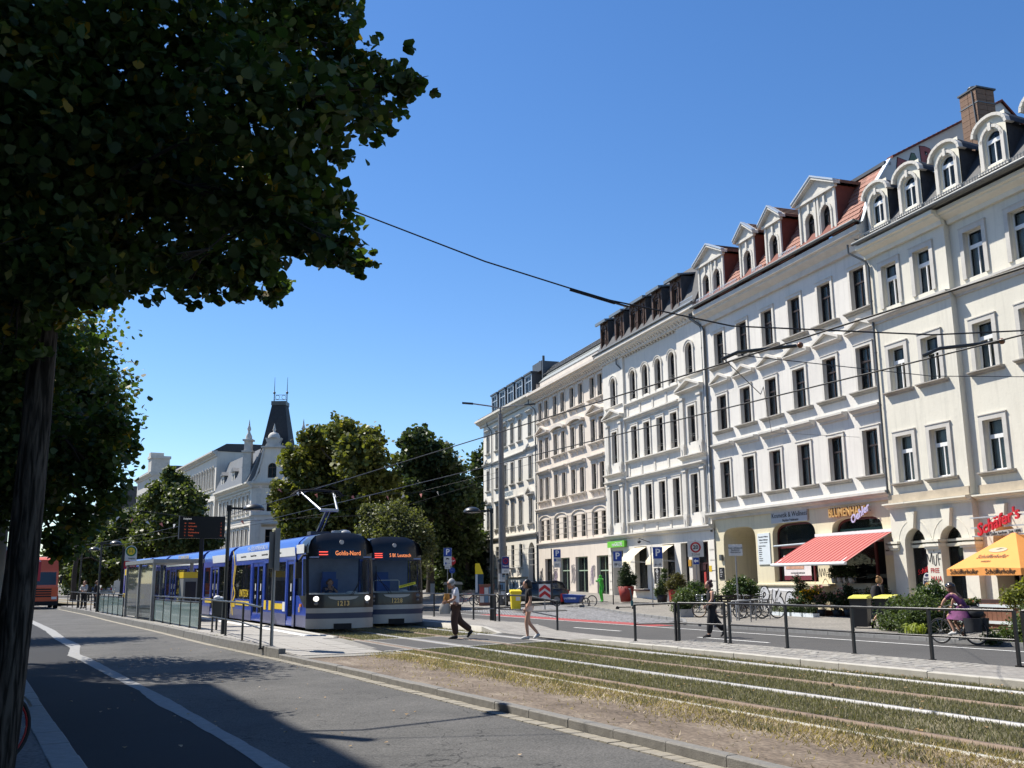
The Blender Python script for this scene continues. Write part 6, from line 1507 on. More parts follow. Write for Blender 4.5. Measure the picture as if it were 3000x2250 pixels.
# pantograph on tram 1213
def pantograph(tram, y, x=0., up=True, zt=5.0):
    root = link('pantograph', None, tram, (x,y,3.3)); h = zt-3.3
    pm = M('pantograph_steel', (.42,.43,.44), .4, .1, metal=.5); pd = M('pantograph_arm', (.05,.055,.06), .5, .1)
    mb = MB(); mb.obox((-.08,.0,.1),(-.08,-1.25,h*.5),.09,.09); mb.obox((.1,.15,.05),(.06,-1.2,h*.48),.04,.04); mb.cbox((0,.1,.1),(.7,.5,.12)); link('lower_arm', mb.mesh('lower_arm', pd), root)
    mb = MB()
    for s_ in (-1,1): mb.path([(s_*.3,-1.25,h*.5),(s_*.6,.35,h-.12)], [.045,.03], 6)
    mb.path([(-.32,-1.27,h*.5),(.32,-1.27,h*.5)], .06, 6); link('upper_arm', mb.mesh('upper_arm', pm), root)
    mb = MB()
    for yy_ in (.2,.55): mb.path([(-.95,yy_,h-.22),(-.75,yy_,h-.04),(0,yy_,h),(.75,yy_,h-.04),(.95,yy_,h-.22)], .03, 6)
    for s_ in (-.6,.6): mb.obox((s_,.15,h-.06),(s_,.6,h-.06),.04,.04)
    link('contact_head', mb.mesh('contact_head', rubber), root)
pantograph(tramA, 3.2)
mb = MB(); mb.ball((.45,1.6,3.3),(.28,.35,.16)); mb.box(.05,.35,1.4,1.8,3.25,3.42); mb.box(.75,1.0,1.3,2.4,3.18,3.3); link('roof_equipment', mb.mesh('roof_equipment', t_grey), tramA)
mb = MB()
for x, y in ((0,6),(0,9.5)): mb.box(x-.6,x+.6,y-.7,y+.7,3.25,3.4)
link('roof_equipment', mb.mesh('roof_equipment', t_grey), tramB)
# ------------------------------------------------------------------ street furniture
paint_k = M('black_railing_paint', (.016,.016,.018), .35, .15, 8); paint_w = M('worn_bare_metal', (.42,.42,.41), .35, .2, 8, metal=.6)
galv = M('galvanised_steel', (.26,.265,.265), .45, .15, 6, metal=.5); dark_iron = M('lamp_iron', (.022,.024,.025), .4, .1, coat=.2)
sign_blue = M('sign_blue', (.012,.055,.30), .4, .03); sign_w = M('sign_white', (.62,.62,.60), .4, .04); sign_red = M('sign_red', (.42,.015,.02), .4, .03); sign_grey = M('sign_back_grey', (.22,.225,.22), .5, .1)
tyre = M('tyre_rubber', (.018,.018,.019), .8, .1); chrome = M('bright_metal', (.6,.6,.6), .2, .05, metal=1)
def gp(x, y, dz=.0): return (x, y, gz(x,y)+dz)
def face_cam(x, y): return atan2(-x, y) if 0 else -atan2(x, y)     # rotation so that local -Y faces the camera
# railings -----------------------------------------------------------------
def railing(label, posts, zf, h=.94, mid=.44, group='black railings', worn=True, r=.026):
    x0, y0 = posts[0]; t = thing('railing', label, 'railing', (x0,y0,zf(x0,y0)), group=group)
    L_ = [Vector((x-x0, y-y0, zf(x,y)-zf(x0,y0))) for x, y in posts]
    for p in L_:
        mb = MB(); mb.box(-.026,.026,-.026,.026,-.02,h); mb.box(-.05,.05,-.05,.05,-.02,.012); link('post', cm(('rpost',h), lambda: mb.mesh('post', paint_k)), t, p)
    for z, nm in ((h,'top_rail'),(mid,'mid_rail')):
        mb = MB(); mb.path([p+Vector((0,0,z)) for p in L_], r if z == h else r*.8, 8); link(nm, mb.mesh(nm, paint_k), t)
    if worn:
        mb = MB(); rg = random.Random(len(label)); mb_n = 0
        for a, b in zip(L_, L_[1:]):
            d = (b-a).length; k = 0.0
            while k < d-.3:
                f0 = k/d; f1 = min(1,(k+rg.uniform(.05,.55))/d); p = a.lerp(b,f0)+Vector((0,0,h+.012)); q = a.lerp(b,f1)+Vector((0,0,h+.012)); mb.obox(p,q,.026,.034); k += rg.uniform(.35,1.1)
        link('worn_metal', stuff(link('worn_metal', mb.mesh('worn_metal', paint_w), t)).data, None) if 0 else stuff(link('worn_metal', mb.mesh('worn_metal', paint_w), t))
    return t
rz_ = lambda x, y: rp_z(y)
railing('short black railing at the crossing end of the right platform', [(14.72,22.4),(15.05,21.03)], rz_)
railing('second short black railing beside the right street, in front of the woman in black', [(15.09,20.95),(15.42,19.52)], rz_)
railing('long black railing along the right platform in front of the cyclist', [(15.45,19.38),(15.47,17.41),(15.46,15.41),(15.58,13.57),(15.72,11.85)], rz_)
railing('black railing running out of the picture at the right edge', [(15.74,11.7),(15.8,9.7),(15.85,7.7),(15.9,5.7)], rz_)
railing('black railing on the right platform beyond the crossing, beside the walking woman', [(15.9,28.8),(15.85,30.95),(15.82,33.05)], rz_)
railing('black railing along the far part of the right platform behind the man', [(15.78,33.3),(15.75,35.2),(15.8,37.3),(15.72,39.2),(15.7,41.6),(15.6,44),(15.5,46.5)], rz_)
lz = lambda x, y: pl_z(y)
railing('black railing at the near end of the left platform by the grey pole', [(5.50,25.35),(5.53,27.8),(5.60,30.65),(5.62,33.1),(5.58,35.2)], lz, h=1.0, mid=.48)
railing('black railing at the far end of the left platform', [(4.0,61.6),(3.82,63.7),(3.68,65.8),(3.5,68.2),(3.38,70),(3.2,72.4),(3.0,75)], lz, h=1.0, mid=.48)
gpane = glassmat('pale_glass_panel', (.22,.30,.29), .55, .05)
def glass_rail(label, posts):
    x0, y0 = posts[0]; t = railing(label, posts, lz, h=1.02, mid=.9, group='glass railings of the left platform', worn=True)
    for a, b in zip(posts, posts[1:]):
        mb = MB(); p = Vector((a[0]-x0,a[1]-y0,0)); q = Vector((b[0]-x0,b[1]-y0,0)); d = (q-p).normalized()*.05; p += d; q -= d; n = Vector((-d.y,d.x,0)).normalized()*.006
        mb.add([p+n+Vector((0,0,.06)),q+n+Vector((0,0,.06)),q+n+Vector((0,0,.86)),p+n+Vector((0,0,.86)),p-n+Vector((0,0,.06)),q-n+Vector((0,0,.06)),q-n+Vector((0,0,.86)),p-n+Vector((0,0,.86))], [(0,1,2,3),(7,6,5,4),(0,4,5,1),(1,5,6,2),(2,6,7,3),(3,7,4,0)]); link('glass_panel', mb.mesh('glass_panel', gpane), t)
glass_rail('glass panelled railing between the departure board and the shelter', [(5.56,35.35),(5.48,36.8),(5.38,38.5),(5.28,40.3),(5.22,42.1),(5.12,44.2)])
glass_rail('glass panelled railing beyond the shelter', [(4.50,51.2),(4.42,53.0),(4.32,54.8),(4.22,56.5),(4.12,58.2),(4.02,60.2),(3.98,61.4)])
# shelter -------------------------------------------------------------------
sh = thing('tram_shelter', 'grey framed glass tram shelter on the left platform', 'shelter', (4.85,47.5,.12), .085)
for x, y in ((-.05,-3.0),(-.05,0),(-.05,3.0),(1.5,-3.0),(1.5,3.0)):
    mb = MB(); mb.box(x-.06,x+.06,y-.06,y+.06,0,2.45); link('post', mb.mesh('post', galv), sh)
mb = MB(); mb.box(-.15,2.0,-3.2,3.2,2.4,2.56); link('roof', mb.mesh('roof', galv), sh)
sgl = glassmat('shelter_glass', (.10,.11,.11), .72, .03)
for a, b in ((-2.9,-.1),(.1,2.9)): mb = MB(); mb.box(-.06,-.045,a,b,.1,2.3); link('glass_panel', mb.mesh('glass_panel', sgl), sh)
for y in (-3.0,3.0): mb = MB(); mb.box(.05,1.4,y-.01,y+.01,.1,2.3); link('glass_panel', mb.mesh('glass_panel', sgl), sh)
mb = MB(); mb.box(.15,.55,-2.4,2.2,.42,.48); mb.box(.2,.5,-2.2,-2.1,0,.42); mb.box(.2,.5,1.9,2.0,0,.42); link('bench', mb.mesh('bench', galv), sh)
vd = thing('ticket_machine', 'grey ticket column with yellow top by the shelter', 'ticket machine', (6.35,43.6,.12), .1)
mb = MB(); mb.box(-.3,.3,-.35,.35,0,1.75); link('body', mb.mesh('body', sign_grey), vd); mb = MB(); mb.box(-.31,.31,-.36,.36,1.75,2.0); link('top', mb.mesh('top', t_yel), vd); mb = MB(); mb.box(-.22,.22,-.365,-.35,.75,1.6); link('screen', mb.mesh('screen', M('dark_screen', (.03,.03,.035), .2, .1)), vd)
# departure board -----------------------------------------------------------
led_b = M('board_led', (.55,.10,.04), .5, 0, emit=.35)
db = thing('departure_board', 'black electronic departure board on a post above the left platform', 'departure board', (6.02,38.6,.12), -.2)
mb = MB(); mb.box(-.075,.075,-.075,.075,0,3.2); link('post', mb.mesh('post', paint_k), db)
mb = MB(); mb.box(-.82,.82,-.12,.12,3.2,4.02); link('housing', mb.mesh('housing', M('board_black', (.010,.010,.011), .35, .05)), db)
mb = MB(); mb.box(-.86,-.82,-.13,.13,3.18,4.04); link('edge_strip', mb.mesh('edge_strip', galv), db)
text('Südplatz', db, (-.55,-.125,3.93), .09, M('board_white', (.6,.6,.58), .5, 0, emit=.4), ext=.001)
for k, (a, b, c) in enumerate((('10','Wahren','2'),('11','Schkeuditz','4'),('10','Lößnig','5'),('11','Markkleeberg','9'),('9','Thekla','12'))):
    z = 3.76-.115*k; text(a, db, (-.62,-.125,z), .07, led_b, ext=.001); text(b, db, (-.5,-.125,z), .07, led_b, ext=.001, align='LEFT'); text(c, db, (.68,-.125,z), .07, led_b, ext=.001)
# street lamps --------------------------------------------------------------
def lamp(label, x, y, z, h, arm, rz=0., name='street_lamp', group='black street lamps with dome heads'):
    t = thing(name, label, 'street lamp', (x,y,z), rz, group)
    mb = MB(); mb.cyl((0,0,-.02),(0,0,1.0),.095,.085,10); mb.cyl((0,0,1.0),(0,0,h),.062,.055,10); mb.box(-.07,.07,-.07,.07,h-.12,h+.06); link('post', mb.mesh('post', dark_iron), t)
    mb = MB(); s_ = 1 if arm > 0 else -1; mb.obox((0,0,h-.03),(arm*.55,0,h-.05),.07,.07); link('arm', mb.mesh('arm', dark_iron), t)
    mb = MB(); c = arm*.78; mb.lathe([(.02,.17),(.14,.155),(.26,.10),(.33,.02),(.345,-.04),(.33,-.05)], (c,0,h-.05), 16); link('lamp_shade', mb.mesh('lamp_shade', dark_iron), t)
    mb = MB(); mb.lathe([(.01,-.055),(.30,-.05),(.02,-.02)], (c,0,h-.05), 12); link('diffuser', mb.mesh('diffuser', M('lamp_diffuser', (.35,.36,.36), .3, 0)), t); return t
def z_at(x, y, v):                       # height over (x,y) that shows at picture row v (design aid)
    lo, hi = -2., 40.
    for _ in range(50):
        m = (lo+hi)/2; p = Vector((x,y,m-CAM_H)); r = 1125-F_PX*p.dot(uu)/p.dot(fw)
        if r > v: lo = m
        else: hi = m
    return lo
lamp('black dome street lamp near the grey pole on the left platform', 5.72, 31.6, .12, z_at(5.72,31.6,1486)-.12, .95, -.3)
lamp('black dome street lamp on the right platform behind the walking man', 15.98, 34.0, .18, z_at(15.98,34,1494)-.18, -.95, -.4)
lamp('far dome street lamp, right one of the two at the end of the left platform', 3.95, 60.4, .12, z_at(3.95,60.4,1590)-.12, .95, -.1)
lamp('far dome street lamp, left one of the two at the end of the left platform', 3.55, 72.5, .12, z_at(3.55,72.5,1608)-.12, .95, -.05)
lamp('farthest dome street lamp beyond the tram tail', 6.2, 108, 0, 5.0, .95, 0)
# masts -----------------------------------------------------------------------
conc_m = M('mast_concrete', (.20,.195,.185), .85, .2, 4, .3, 30)
ms = thing('catenary_mast', 'tall grey concrete mast with two lamp arms and posters at its foot', 'mast', gp(28.54,59.0,.05))
hm = z_at(28.54,59,1216)-gz(28.54,59)
mb = MB(); mb.cyl((0,0,0),(-.1,0,hm),.30,.16,14); mb.cyl((-.1,0,hm),(-.1,0,hm+.5),.06,.05,8); link('shaft', mb.mesh('shaft', conc_m), ms)
for sx_, e, v in ((-1,(-1.95,0,hm+.75),0),(1,(1.55,0,hm+.62),0)):
    mb = MB(); mb.path([(-.1,0,hm+.42),(-.1+sx_*.7,0,hm+.58),e], .05, 6); a_ = link('lamp_arm', mb.mesh('lamp_arm', galv), ms, rot=(0,0,-.45))
    mb = MB(); mb.obox(e,(e[0]+sx_*.75,0,e[2]+.06),.28,.1); link('lamp_head', mb.mesh('lamp_head', dark_iron), a_)
mb = MB(); mb.cyl((0,0,1.15),(0,0,2.95),.36,.36,14); mb.cyl((0,0,0),(0,0,1.15),.34,.34,14); mb.cyl((0,0,2.95),(0,0,3.02),.42,.42,14); link('poster_sleeve', mb.mesh('poster_sleeve', M('poster_grey', (.10,.10,.10), .8, .5, 5)), ms)
rg = random.Random(4)
paper = [M('paper_white', (.6,.6,.58), .8, .15, 6), M('paper_dark', (.03,.03,.035), .8, .3), M('paper_blue', (.15,.25,.35), .8, .2), M('paper_red', (.40,.07,.06), .8, .2)]
for k in range(12):
    a = rg.uniform(-2.6,-.2); z = rg.uniform(.4,2.5); w = rg.uniform(.25,.5); mb = MB()
    mb.loft([[(.375*cos(a+w*t/.375/2*.9),.375*sin(a+w*t/.375/2*.9),zz) for t in (-1,-.5,0,.5,1)] for zz in (z,z+rg.uniform(.25,.5))], 0, cap=False, closed=False); link('poster', mb.mesh('poster', rg.choice(paper[:3]+[paper[0]])), ms)
lm_ = thing('catenary_mast', 'pale concrete mast on the left pavement behind the big trunk', 'mast', (-.42,17.6,0))
mb = MB(); mb.cyl((0,0,-.1),(0,0,10.2),.20,.13,14); link('shaft', mb.mesh('shaft', conc_m), lm_)
mb = MB(); mb.path([(0,0,8.2),(.8,-.1,8.75),(2.2,0,8.5),(3.05,.02,8.25)], .045, 6); a_ = link('lamp_arm', mb.mesh('lamp_arm', galv), lm_)
mb = MB(); mb.ball((3.15,.02,8.12),(.22,.2,.16)); link('lamp_head', mb.mesh('lamp_head', dark_iron), a_)
# grey sign pole with boards seen from behind
gpz = pl_z(25.2); tpz = z_at(5.74,25.2,1549)-gpz
gpt = thing('sign_pole', 'plain grey pole with grey sign backs at the end of the left platform', 'sign pole', (5.74,25.2,gpz), -.22)
mb = MB(); mb.cyl((0,0,-.05),(0,0,tpz-.05),.045,.045,10); link('pole', mb.mesh('pole', galv), gpt)
for xx, a, b in ((.05,tpz-1.05,tpz),(-.09,tpz-1.0,tpz-.08)): mb = MB(); mb.box(xx-.055,xx+.075,-.30 if xx > 0 else -.12,.30 if xx > 0 else .2,a,b); link('sign_back', mb.mesh('sign_back', sign_grey), gpt)
# litter bin
tb_ = thing('litter_bin', 'black litter bin stuffed with a white bag on the left platform', 'litter bin', (5.98,34.2,.12))
mb = MB(); mb.prism([(-.16,.45),(.16,.45),(.22,1.0),(-.22,1.0)], 'y', -.18, .18); link('body', mb.mesh('body', paint_k), tb_); mb = MB(); mb.box(-.03,.03,.18,.24,0,.9); link('post', mb.mesh('post', paint_k), tb_)
mb = MB(); mb.ball((-.05,0,1.05),(.12,.12,.09)); mb.ball((.08,.02,1.03),(.1,.1,.07)); link('rubbish_bag', mb.mesh('rubbish_bag', t_white), tb_)
# tram stop sign (H)
hs_ = thing('stop_sign', 'white tram stop sign with green and yellow H disc on a dark post', 'stop sign', (4.62,54.4,.12), -.08)
zt_ = z_at(4.62,54.4,1598)-.12
mb = MB(); mb.box(-.06,.06,-.05,.05,0,zt_-.05); link('post', mb.mesh('post', paint_k), hs_)
mb = MB(); mb.prism([(.08,zt_-.78),(.66,zt_-.78)]+[(.37+.29*cos(t*pi/8),zt_-.29+.29*sin(t*pi/8)) for t in range(9)], 'y', -.03, .03); pl = link('sign_plate', mb.mesh('sign_plate', M('sign_pale', (.52,.54,.53), .5, .05)), hs_)
mb = MB(); mb.torus((.37,-.035,zt_-.3), .22, .035, 'y', 24, 4); link('ring', mb.mesh('ring', M('stop_green', (.02,.16,.06), .5, 0)), pl); mb = MB(); mb.prism([(.37+.2*cos(2*pi*k/20),zt_-.3+.2*sin(2*pi*k/20)) for k in range(20)], 'y', -.036, -.03); link('disc', mb.mesh('disc', t_yel), pl)
text('H', pl, (.37,-.045,zt_-.3), .3, M('stop_green', (.02,.16,.06))); text('Südplatz', pl, (.42,-.04,zt_-.66), .1, black_ink)
mb = MB(); mb.box(.06,.66,-.03,.03,zt_-1.18,zt_-.79); pl = link('line_plate', mb.mesh('line_plate', sign_red), hs_); text('10 Wahren', pl, (.36,-.04,zt_-.9), .1, white_ink); text('11 Schkeuditz', pl, (.36,-.04,zt_-1.05), .085, white_ink)
# parking and traffic signs -----------------------------------------------------
def sign_post(label, x, y, h, plates, dx=0., name='parking_sign', cat='road sign', group=None, r=.035, mat=None, dz=.07):
    t = thing(name, label, cat, gp(x,y,dz), -atan2(x,y)+.05, group)
    mb = MB(); mb.cyl((0,0,-.05),(0,0,h),r,r,8); link('post', mb.mesh('post', mat or galv), t)
    for nm, w, za, zb_, m_, fn in plates:
        mb = MB(); mb.box(dx-w/2,dx+w/2,-.06,-.04,za,zb_); mb.box(dx-w/2-.015,dx+w/2+.015,-.045,-.035,za-.015,zb_+.015,1); p = link(nm, mb.mesh(nm, [m_, sign_w]), t)
        if fn: fn(p, dx, (za+zb_)/2)
    return t
def T(s_, size, m_, **k): return lambda p, x, z: text(s_, p, (x,-.066,z), size, m_, **k)
def picto(kind):
    def f(p, x, z):
        mb = MB(); y = -.066
        if kind == 'bike':
            mb.torus((x-.12,y,z-.03), .06, .012, 'y', 12, 3); mb.torus((x+.12,y,z-.03), .06, .012, 'y', 12, 3); mb.obox((x-.12,y,z-.03),(x+.08,y,z+.06),.015,.01); mb.box(x-.2,x-.02,y-.004,y+.004,z-.0,z+.06)
        elif kind == 'scooter':
            mb.torus((x-.14,y,z-.10), .035, .015, 'y', 10, 3); mb.torus((x+.13,y,z-.10), .035, .015, 'y', 10, 3); mb.obox((x-.14,y,z-.1),(x-.12,y,z+.12),.012,.01); mb.box(x-.1,x+.12,y-.004,y+.004,z-.12,z-.10); mb.obox((x+.06,y,z-.06),(x+.15,y,z+.0),.012,.01)
        elif kind == 'car':
            mb.prism([(x-.14,z-.03),(x+.14,z-.03),(x+.14,z+.02),(x+.08,z+.03),(x+.04,z+.07),(x-.08,z+.07),(x-.12,z+.02)], 'y', y-.003, y+.003); mb.torus((x-.08,y,z-.04), .02, .012, 'y', 10, 3); mb.torus((x+.08,y,z-.04), .02, .012, 'y', 10, 3)
        elif kind == 'clock':
            mb.box(x-.2,x-.08,y-.003,y+.003,z-.08,z+.08)
        link('pictogram', mb.mesh('pictogram', sign_blue if kind == 'clock' else black_ink), p)
        if kind == 'clock': text('2 Std.', p, (x+.09,y,z), .12, black_ink)
    return f
sign_post('blue parking sign with car plate and disc plate beside the dark kiosk', 30.24, 72.6, 4.1, [('sign_plate',.62,3.42,4.06,sign_blue,T('P',.62,white_ink,bold=.012)),('plate',.6,3.06,3.38,sign_w,picto('car')),('plate',.6,2.7,3.03,sign_w,picto('clock')),('plate',.42,2.45,2.66,sign_w,T('8-20 h',.12,black_ink))], group='blue parking signs')
sign_post('blue parking sign with two time plates in front of the green shop doors', 30.29, 55.48, 3.49, [('sign_plate',.44,2.93,3.42,sign_blue,T('P',.48,white_ink,bold=.01)),('plate',.44,2.62,2.9,sign_w,picto('clock')),('plate',.44,2.3,2.58,sign_w,T('Mo-Fr\n8-20 h',.1,black_ink))], .36, group='blue parking signs', mat=paint_k)
sign_post('blue parking sign with cargo bike plate left of the red planter', 32.45, 51.68, 3.25, [('sign_plate',.52,2.6,3.18,sign_blue,T('P',.56,white_ink,bold=.012)),('plate',.52,2.22,2.57,sign_w,picto('bike'))], .33, group='blue parking signs', mat=paint_k)
sign_post('blue parking sign with scooter plate on a stickered pole', 32.82, 48.0, 3.43, [('sign_plate',.53,2.75,3.4,sign_blue,T('P',.58,white_ink,bold=.012)),('plate',.5,2.27,2.72,sign_w,picto('scooter'))], .38, group='blue parking signs')
def zone(p, x, z):
    mb = MB(); mb.torus((x,-.064,z+.08), .25, .045, 'y', 28, 4); link('red_ring', mb.mesh('red_ring', sign_red), p); text('20', p, (x,-.066,z+.08), .30, black_ink, bold=.008); text('ZONE', p, (x,-.066,z-.32), .16, black_ink, spacing=1.15)
def arrow(p, x, z): mb = MB(); mb.prism([(x-.14,z),(x-.02,z+.12),(x-.02,z+.05),(x+.12,z+.05),(x+.12,z-.05),(x-.02,z-.05),(x-.02,z-.12)], 'y', -.068, -.062); link('arrow', mb.mesh('arrow', white_ink), p)
sign_post('white speed zone sign reading 20 ZONE with a blue plate below', 34.0, 45.3, 3.76, [('sign_plate',.86,2.85,3.72,sign_w,zone),('plate',.32,2.42,2.8,sign_blue,arrow)], name='speed_zone_sign')
sign_post('white cyclist notice sign on a mottled pole in front of the passage', 27.53, 33.87, 3.21, [('sign_plate',.56,2.72,3.18,sign_w,T('Ende, abfolgende\nRadfahrer\nüberqueren',.09,black_ink))], name='notice_sign')
def taxi(p, x, z):
    mb = MB(); mb.torus((x,-.064,z+.1), .15, .03, 'y', 20, 4); mb.obox((x-.1,-.066,z+.2),(x+.1,-.066,z),.03,.006); mb.obox((x-.1,-.066,z),(x+.1,-.066,z+.2),.03,.006); link('red_ring', mb.mesh('red_ring', sign_red), p); text('TAXI', p, (x,-.066,z-.24), .18, white_ink)
sign_post('blue no stopping sign reading TAXI in front of the grey mast', 28.0, 57.5, 3.1, [('sign_plate',.46,2.38,3.12,M('taxi_blue', (.02,.03,.16), .5, .05),taxi),('plate',.46,2.08,2.34,sign_w,T('24 h',.12,black_ink))], name='taxi_sign')
def stopf(p, x, z):
    mb = MB(); mb.prism([(x+.36*cos(pi/8+k*pi/4),z+.36*sin(pi/8+k*pi/4)) for k in range(8)], 'y', -.075, -.06); link('octagon', mb.mesh('octagon', sign_red), p); text('STOP', p, (x,-.08,z), .2, white_ink)
sign_post('red octagonal stop sign half hidden behind the first parking sign', 31.6, 75.0, 3.4, [('sign_plate',.5,2.9,3.1,sign_grey,stopf)], name='stop_octagon_sign')
def rnd(p, x, z): mb = MB(); mb.prism([(x+.24*cos(2*pi*k/20),z+.24*sin(2*pi*k/20)) for k in range(20)], 'y', -.075, -.06); link('disc', mb.mesh('disc', sign_blue), p); mb = MB(); mb.obox((x-.12,-.08,z),(x+.12,-.08,z),.06,.006); link('arrow', mb.mesh('arrow', white_ink), p)
sign_post('small round blue arrow sign below the stop sign', 31.35, 74.3, 2.5, [('sign_plate',.2,2.2,2.3,sign_grey,rnd)], name='arrow_sign')
def chev(p, x, z):
    for k, c in enumerate((.0,.34)):
        mb = MB(); b_ = z-.39+c; mb.prism([(x-.32,b_-.0),(x,b_+.24),(x+.32,b_),(x+.32,b_+.2 if k < 2 else b_),(x,b_+.44),(x-.32,b_+.2)], 'y', -.068, -.061) if b_+.44 < z+.42 else mb.prism([(x-.32,b_),(x,b_+.24),(x+.32,b_),(x+.32,z+.39),(x-.32,z+.39)], 'y', -.068, -.061); link('red_chevron', mb.mesh('red_chevron', sign_red), p)
sign_post('red and white chevron board on a post on the small kerb island', 27.07, 50.47, 1.5, [('sign_plate',.64,.66,1.46,sign_w,chev)], name='chevron_sign', dz=.05)
ki = thing('kerb_island', 'small dark kerb island at the foot of the chevron board', 'kerb island', gp(26.6,50.2))
mb = MB(); mb.loft([[(1.6*k_*cos(2*pi*i/20),.7*k_*sin(2*pi*i/20),z) for i in range(20)] for k_, z in ((1.0,-.02),(.97,.09),(.85,.11))], 0); link('kerb_ring', mb.mesh('kerb_ring', granite), ki, rot=(0,0,-.45))
# bins, kiosk, machines ---------------------------------------------------------------
def wheelie(label, x, y, rz, mat, lid, w=.58, d=.72, h=1.1, group=None, dz=.07):
    t = thing('wheelie_bin', label, 'bin', gp(x,y,dz), rz, group)
    mb = MB(); mb.loft([[(-w/2*k,-d/2*k2,z),(w/2*k,-d/2*k2,z),(w/2*k,d/2,z),(-w/2*k,d/2,z)] for k,k2,z in ((.82,.72,.06),(1,1,h-.1))], 0, sm=False); mb.box(-w/2-.03,w/2+.03,-d/2-.04,d/2+.03,h-.14,h-.09); link('body', mb.mesh('body', mat), t)
    mb = MB(); mb.loft([[(-w/2-.03,-d/2-.06,h-.09),(w/2+.03,-d/2-.06,h-.09),(w/2+.03,d/2+.05,h-.09),(-w/2-.03,d/2+.05,h-.09)],[(-w/2,-d/2-.02,h-.03),(w/2,-d/2-.02,h-.03),(w/2,d/2+.05,h+.03),(-w/2,d/2+.05,h+.03)]], 0, sm=False); mb.cyl((-w/2,d/2+.1,h-.03),(w/2,d/2+.1,h-.03),.025,n=6); link('lid', mb.mesh('lid', lid), t)
    for s_ in (-1,1): mb = MB(); mb.cyl((s_*w*.5-.03,d/2-.04,.1),(s_*w*.5+.03,d/2-.04,.1),.1,n=14); link('wheel', mb.mesh('wheel', tyre), t)
    return t
bin_k = M('bin_anthracite', (.028,.030,.033), .45, .12, 3); lid_y = M('bin_lid_yellow', (.66,.62,.10), .45, .08, 5); bin_y = M('bin_yellow', (.72,.56,.02), .45, .06)
b_ = wheelie('anthracite wheelie bin with yellow lid, left one of the pair, chalk scrawl on its side', 26.78, 26.25, -1.0, bin_k, lid_y, .6, .74, 1.12, 'bins with yellow lids')
b_ = wheelie('anthracite wheelie bin with yellow lid, right one of the pair', 27.42, 25.65, -1.15, bin_k, lid_y, .6, .74, 1.12, 'bins with yellow lids')
b_ = wheelie('bright yellow wheelie bin with white sticker beside the grey mast', 26.86, 53.81, -.35, bin_y, bin_y, .62, .74, 1.17, dz=.0)
mb = MB(); mb.box(-.02,.24,-.34,-.325,.55,.95); link('sticker', mb.mesh('sticker', sign_w), b_, rot=(.0,0,0))
k_ = thing('kiosk', 'dark grey kiosk hut with corrugated roof right of the second tram', 'kiosk', gp(28.5,78.2,.0), -.35)
mb = MB(); mb.box(-1.6,1.5,-1.2,1.2,0,2.75); link('wall', mb.mesh('wall', M('kiosk_dark', (.035,.038,.038), .6, .2)), k_); mb = MB()
mb.prism([(-1.9,2.75),(1.85,2.75),(1.2,3.15),(-1.2,3.15)], 'y', -1.5, 1.5); link('roof', mb.mesh('roof', M('fibre_cement', (.33,.32,.29), .8, .2)), k_)
mb = MB()
for i in range(18): mb.cyl((-1.9+.21*i,-1.52,2.78),(-1.9+.21*i,-1.3,2.84),.07,n=6)
link('roof_edge', stuff(link('roof_edge', mb.mesh('roof_edge', _M['fibre_cement']), k_)).data) if 0 else stuff(link('roof_edge', mb.mesh('roof_edge', _M['fibre_cement']), k_))
mb = MB(); mb.box(.9,1.2,-1.22,-1.2,1.35,1.6); link('notice', mb.mesh('notice', sign_w), k_)
t = thing('parking_meter', 'slim grey pillar beside the kiosk', 'pillar', gp(29.61,74.21), -.4); mb = MB(); mb.box(-.17,.17,-.12,.12,0,1.45); link('body', mb.mesh('body', galv), t); mb = MB(); mb.box(-.2,.2,-.15,.15,1.45,1.62); link('cap', mb.mesh('cap', paint_k), t)
t = thing('bulky_container', 'grey green street container with pale domed lid behind the walking man', 'container', gp(33.3,78.7), -.4); mb = MB(); mb.box(-.75,.75,-.5,.5,.1,1.05); link('body', mb.mesh('body', M('container_green', (.06,.07,.045), .7, .2)), t); mb = MB(); mb.prism([(-.85,1.05),(.85,1.05),(.75,1.25),(0,1.34),(-.75,1.25)], 'y', -.6, .6); link('lid', mb.mesh('lid', _M['fibre_cement']), t)
t = thing('info_stele', 'slanted yellow and blue ticket stele beside the black street lamp', 'ticket stele', gp(34.91,76.84), -.45)
mb = MB(); mb.prism([(-.32,0),(.36,0),(.36,1.72),(-.32,1.72)], 'y', -.3, .3); link('body', mb.mesh('body', M('stele_blue', (.01,.045,.10), .4, .05)), t); mb = MB(); mb.prism([(-.33,1.72),(.37,1.72),(.02,2.62),(-.33,2.62)], 'y', -.31, .31); link('top', mb.mesh('top', bin_y), t); mb = MB(); mb.box(-.31,-.12,-.32,-.3,.2,1.7); link('front_strip', mb.mesh('front_strip', M('stele_pale', (.45,.53,.62), .4, .1)), t)
t = thing('utility_cabinet', 'poster covered utility cabinet between lamp post and mast', 'cabinet', gp(28.0,60.3,.06), -.45); mb = MB(); mb.box(-.55,.45,-.22,.22,0,1.3); mb.box(-.58,.48,-.25,.25,1.3,1.38); link('body', mb.mesh('body', M('cabinet_brown', (.22,.10,.07), .7, .3)), t)
for k in range(6):
    mb = MB(); x = -.5+.3*(k % 3); z = .2+.55*(k//3); mb.box(x,x+.27,-.232,-.222,z,z+.42+.05*(k % 2)); link('poster', mb.mesh('poster', paper[(0,2,0,3,0,2)[k]]), t)
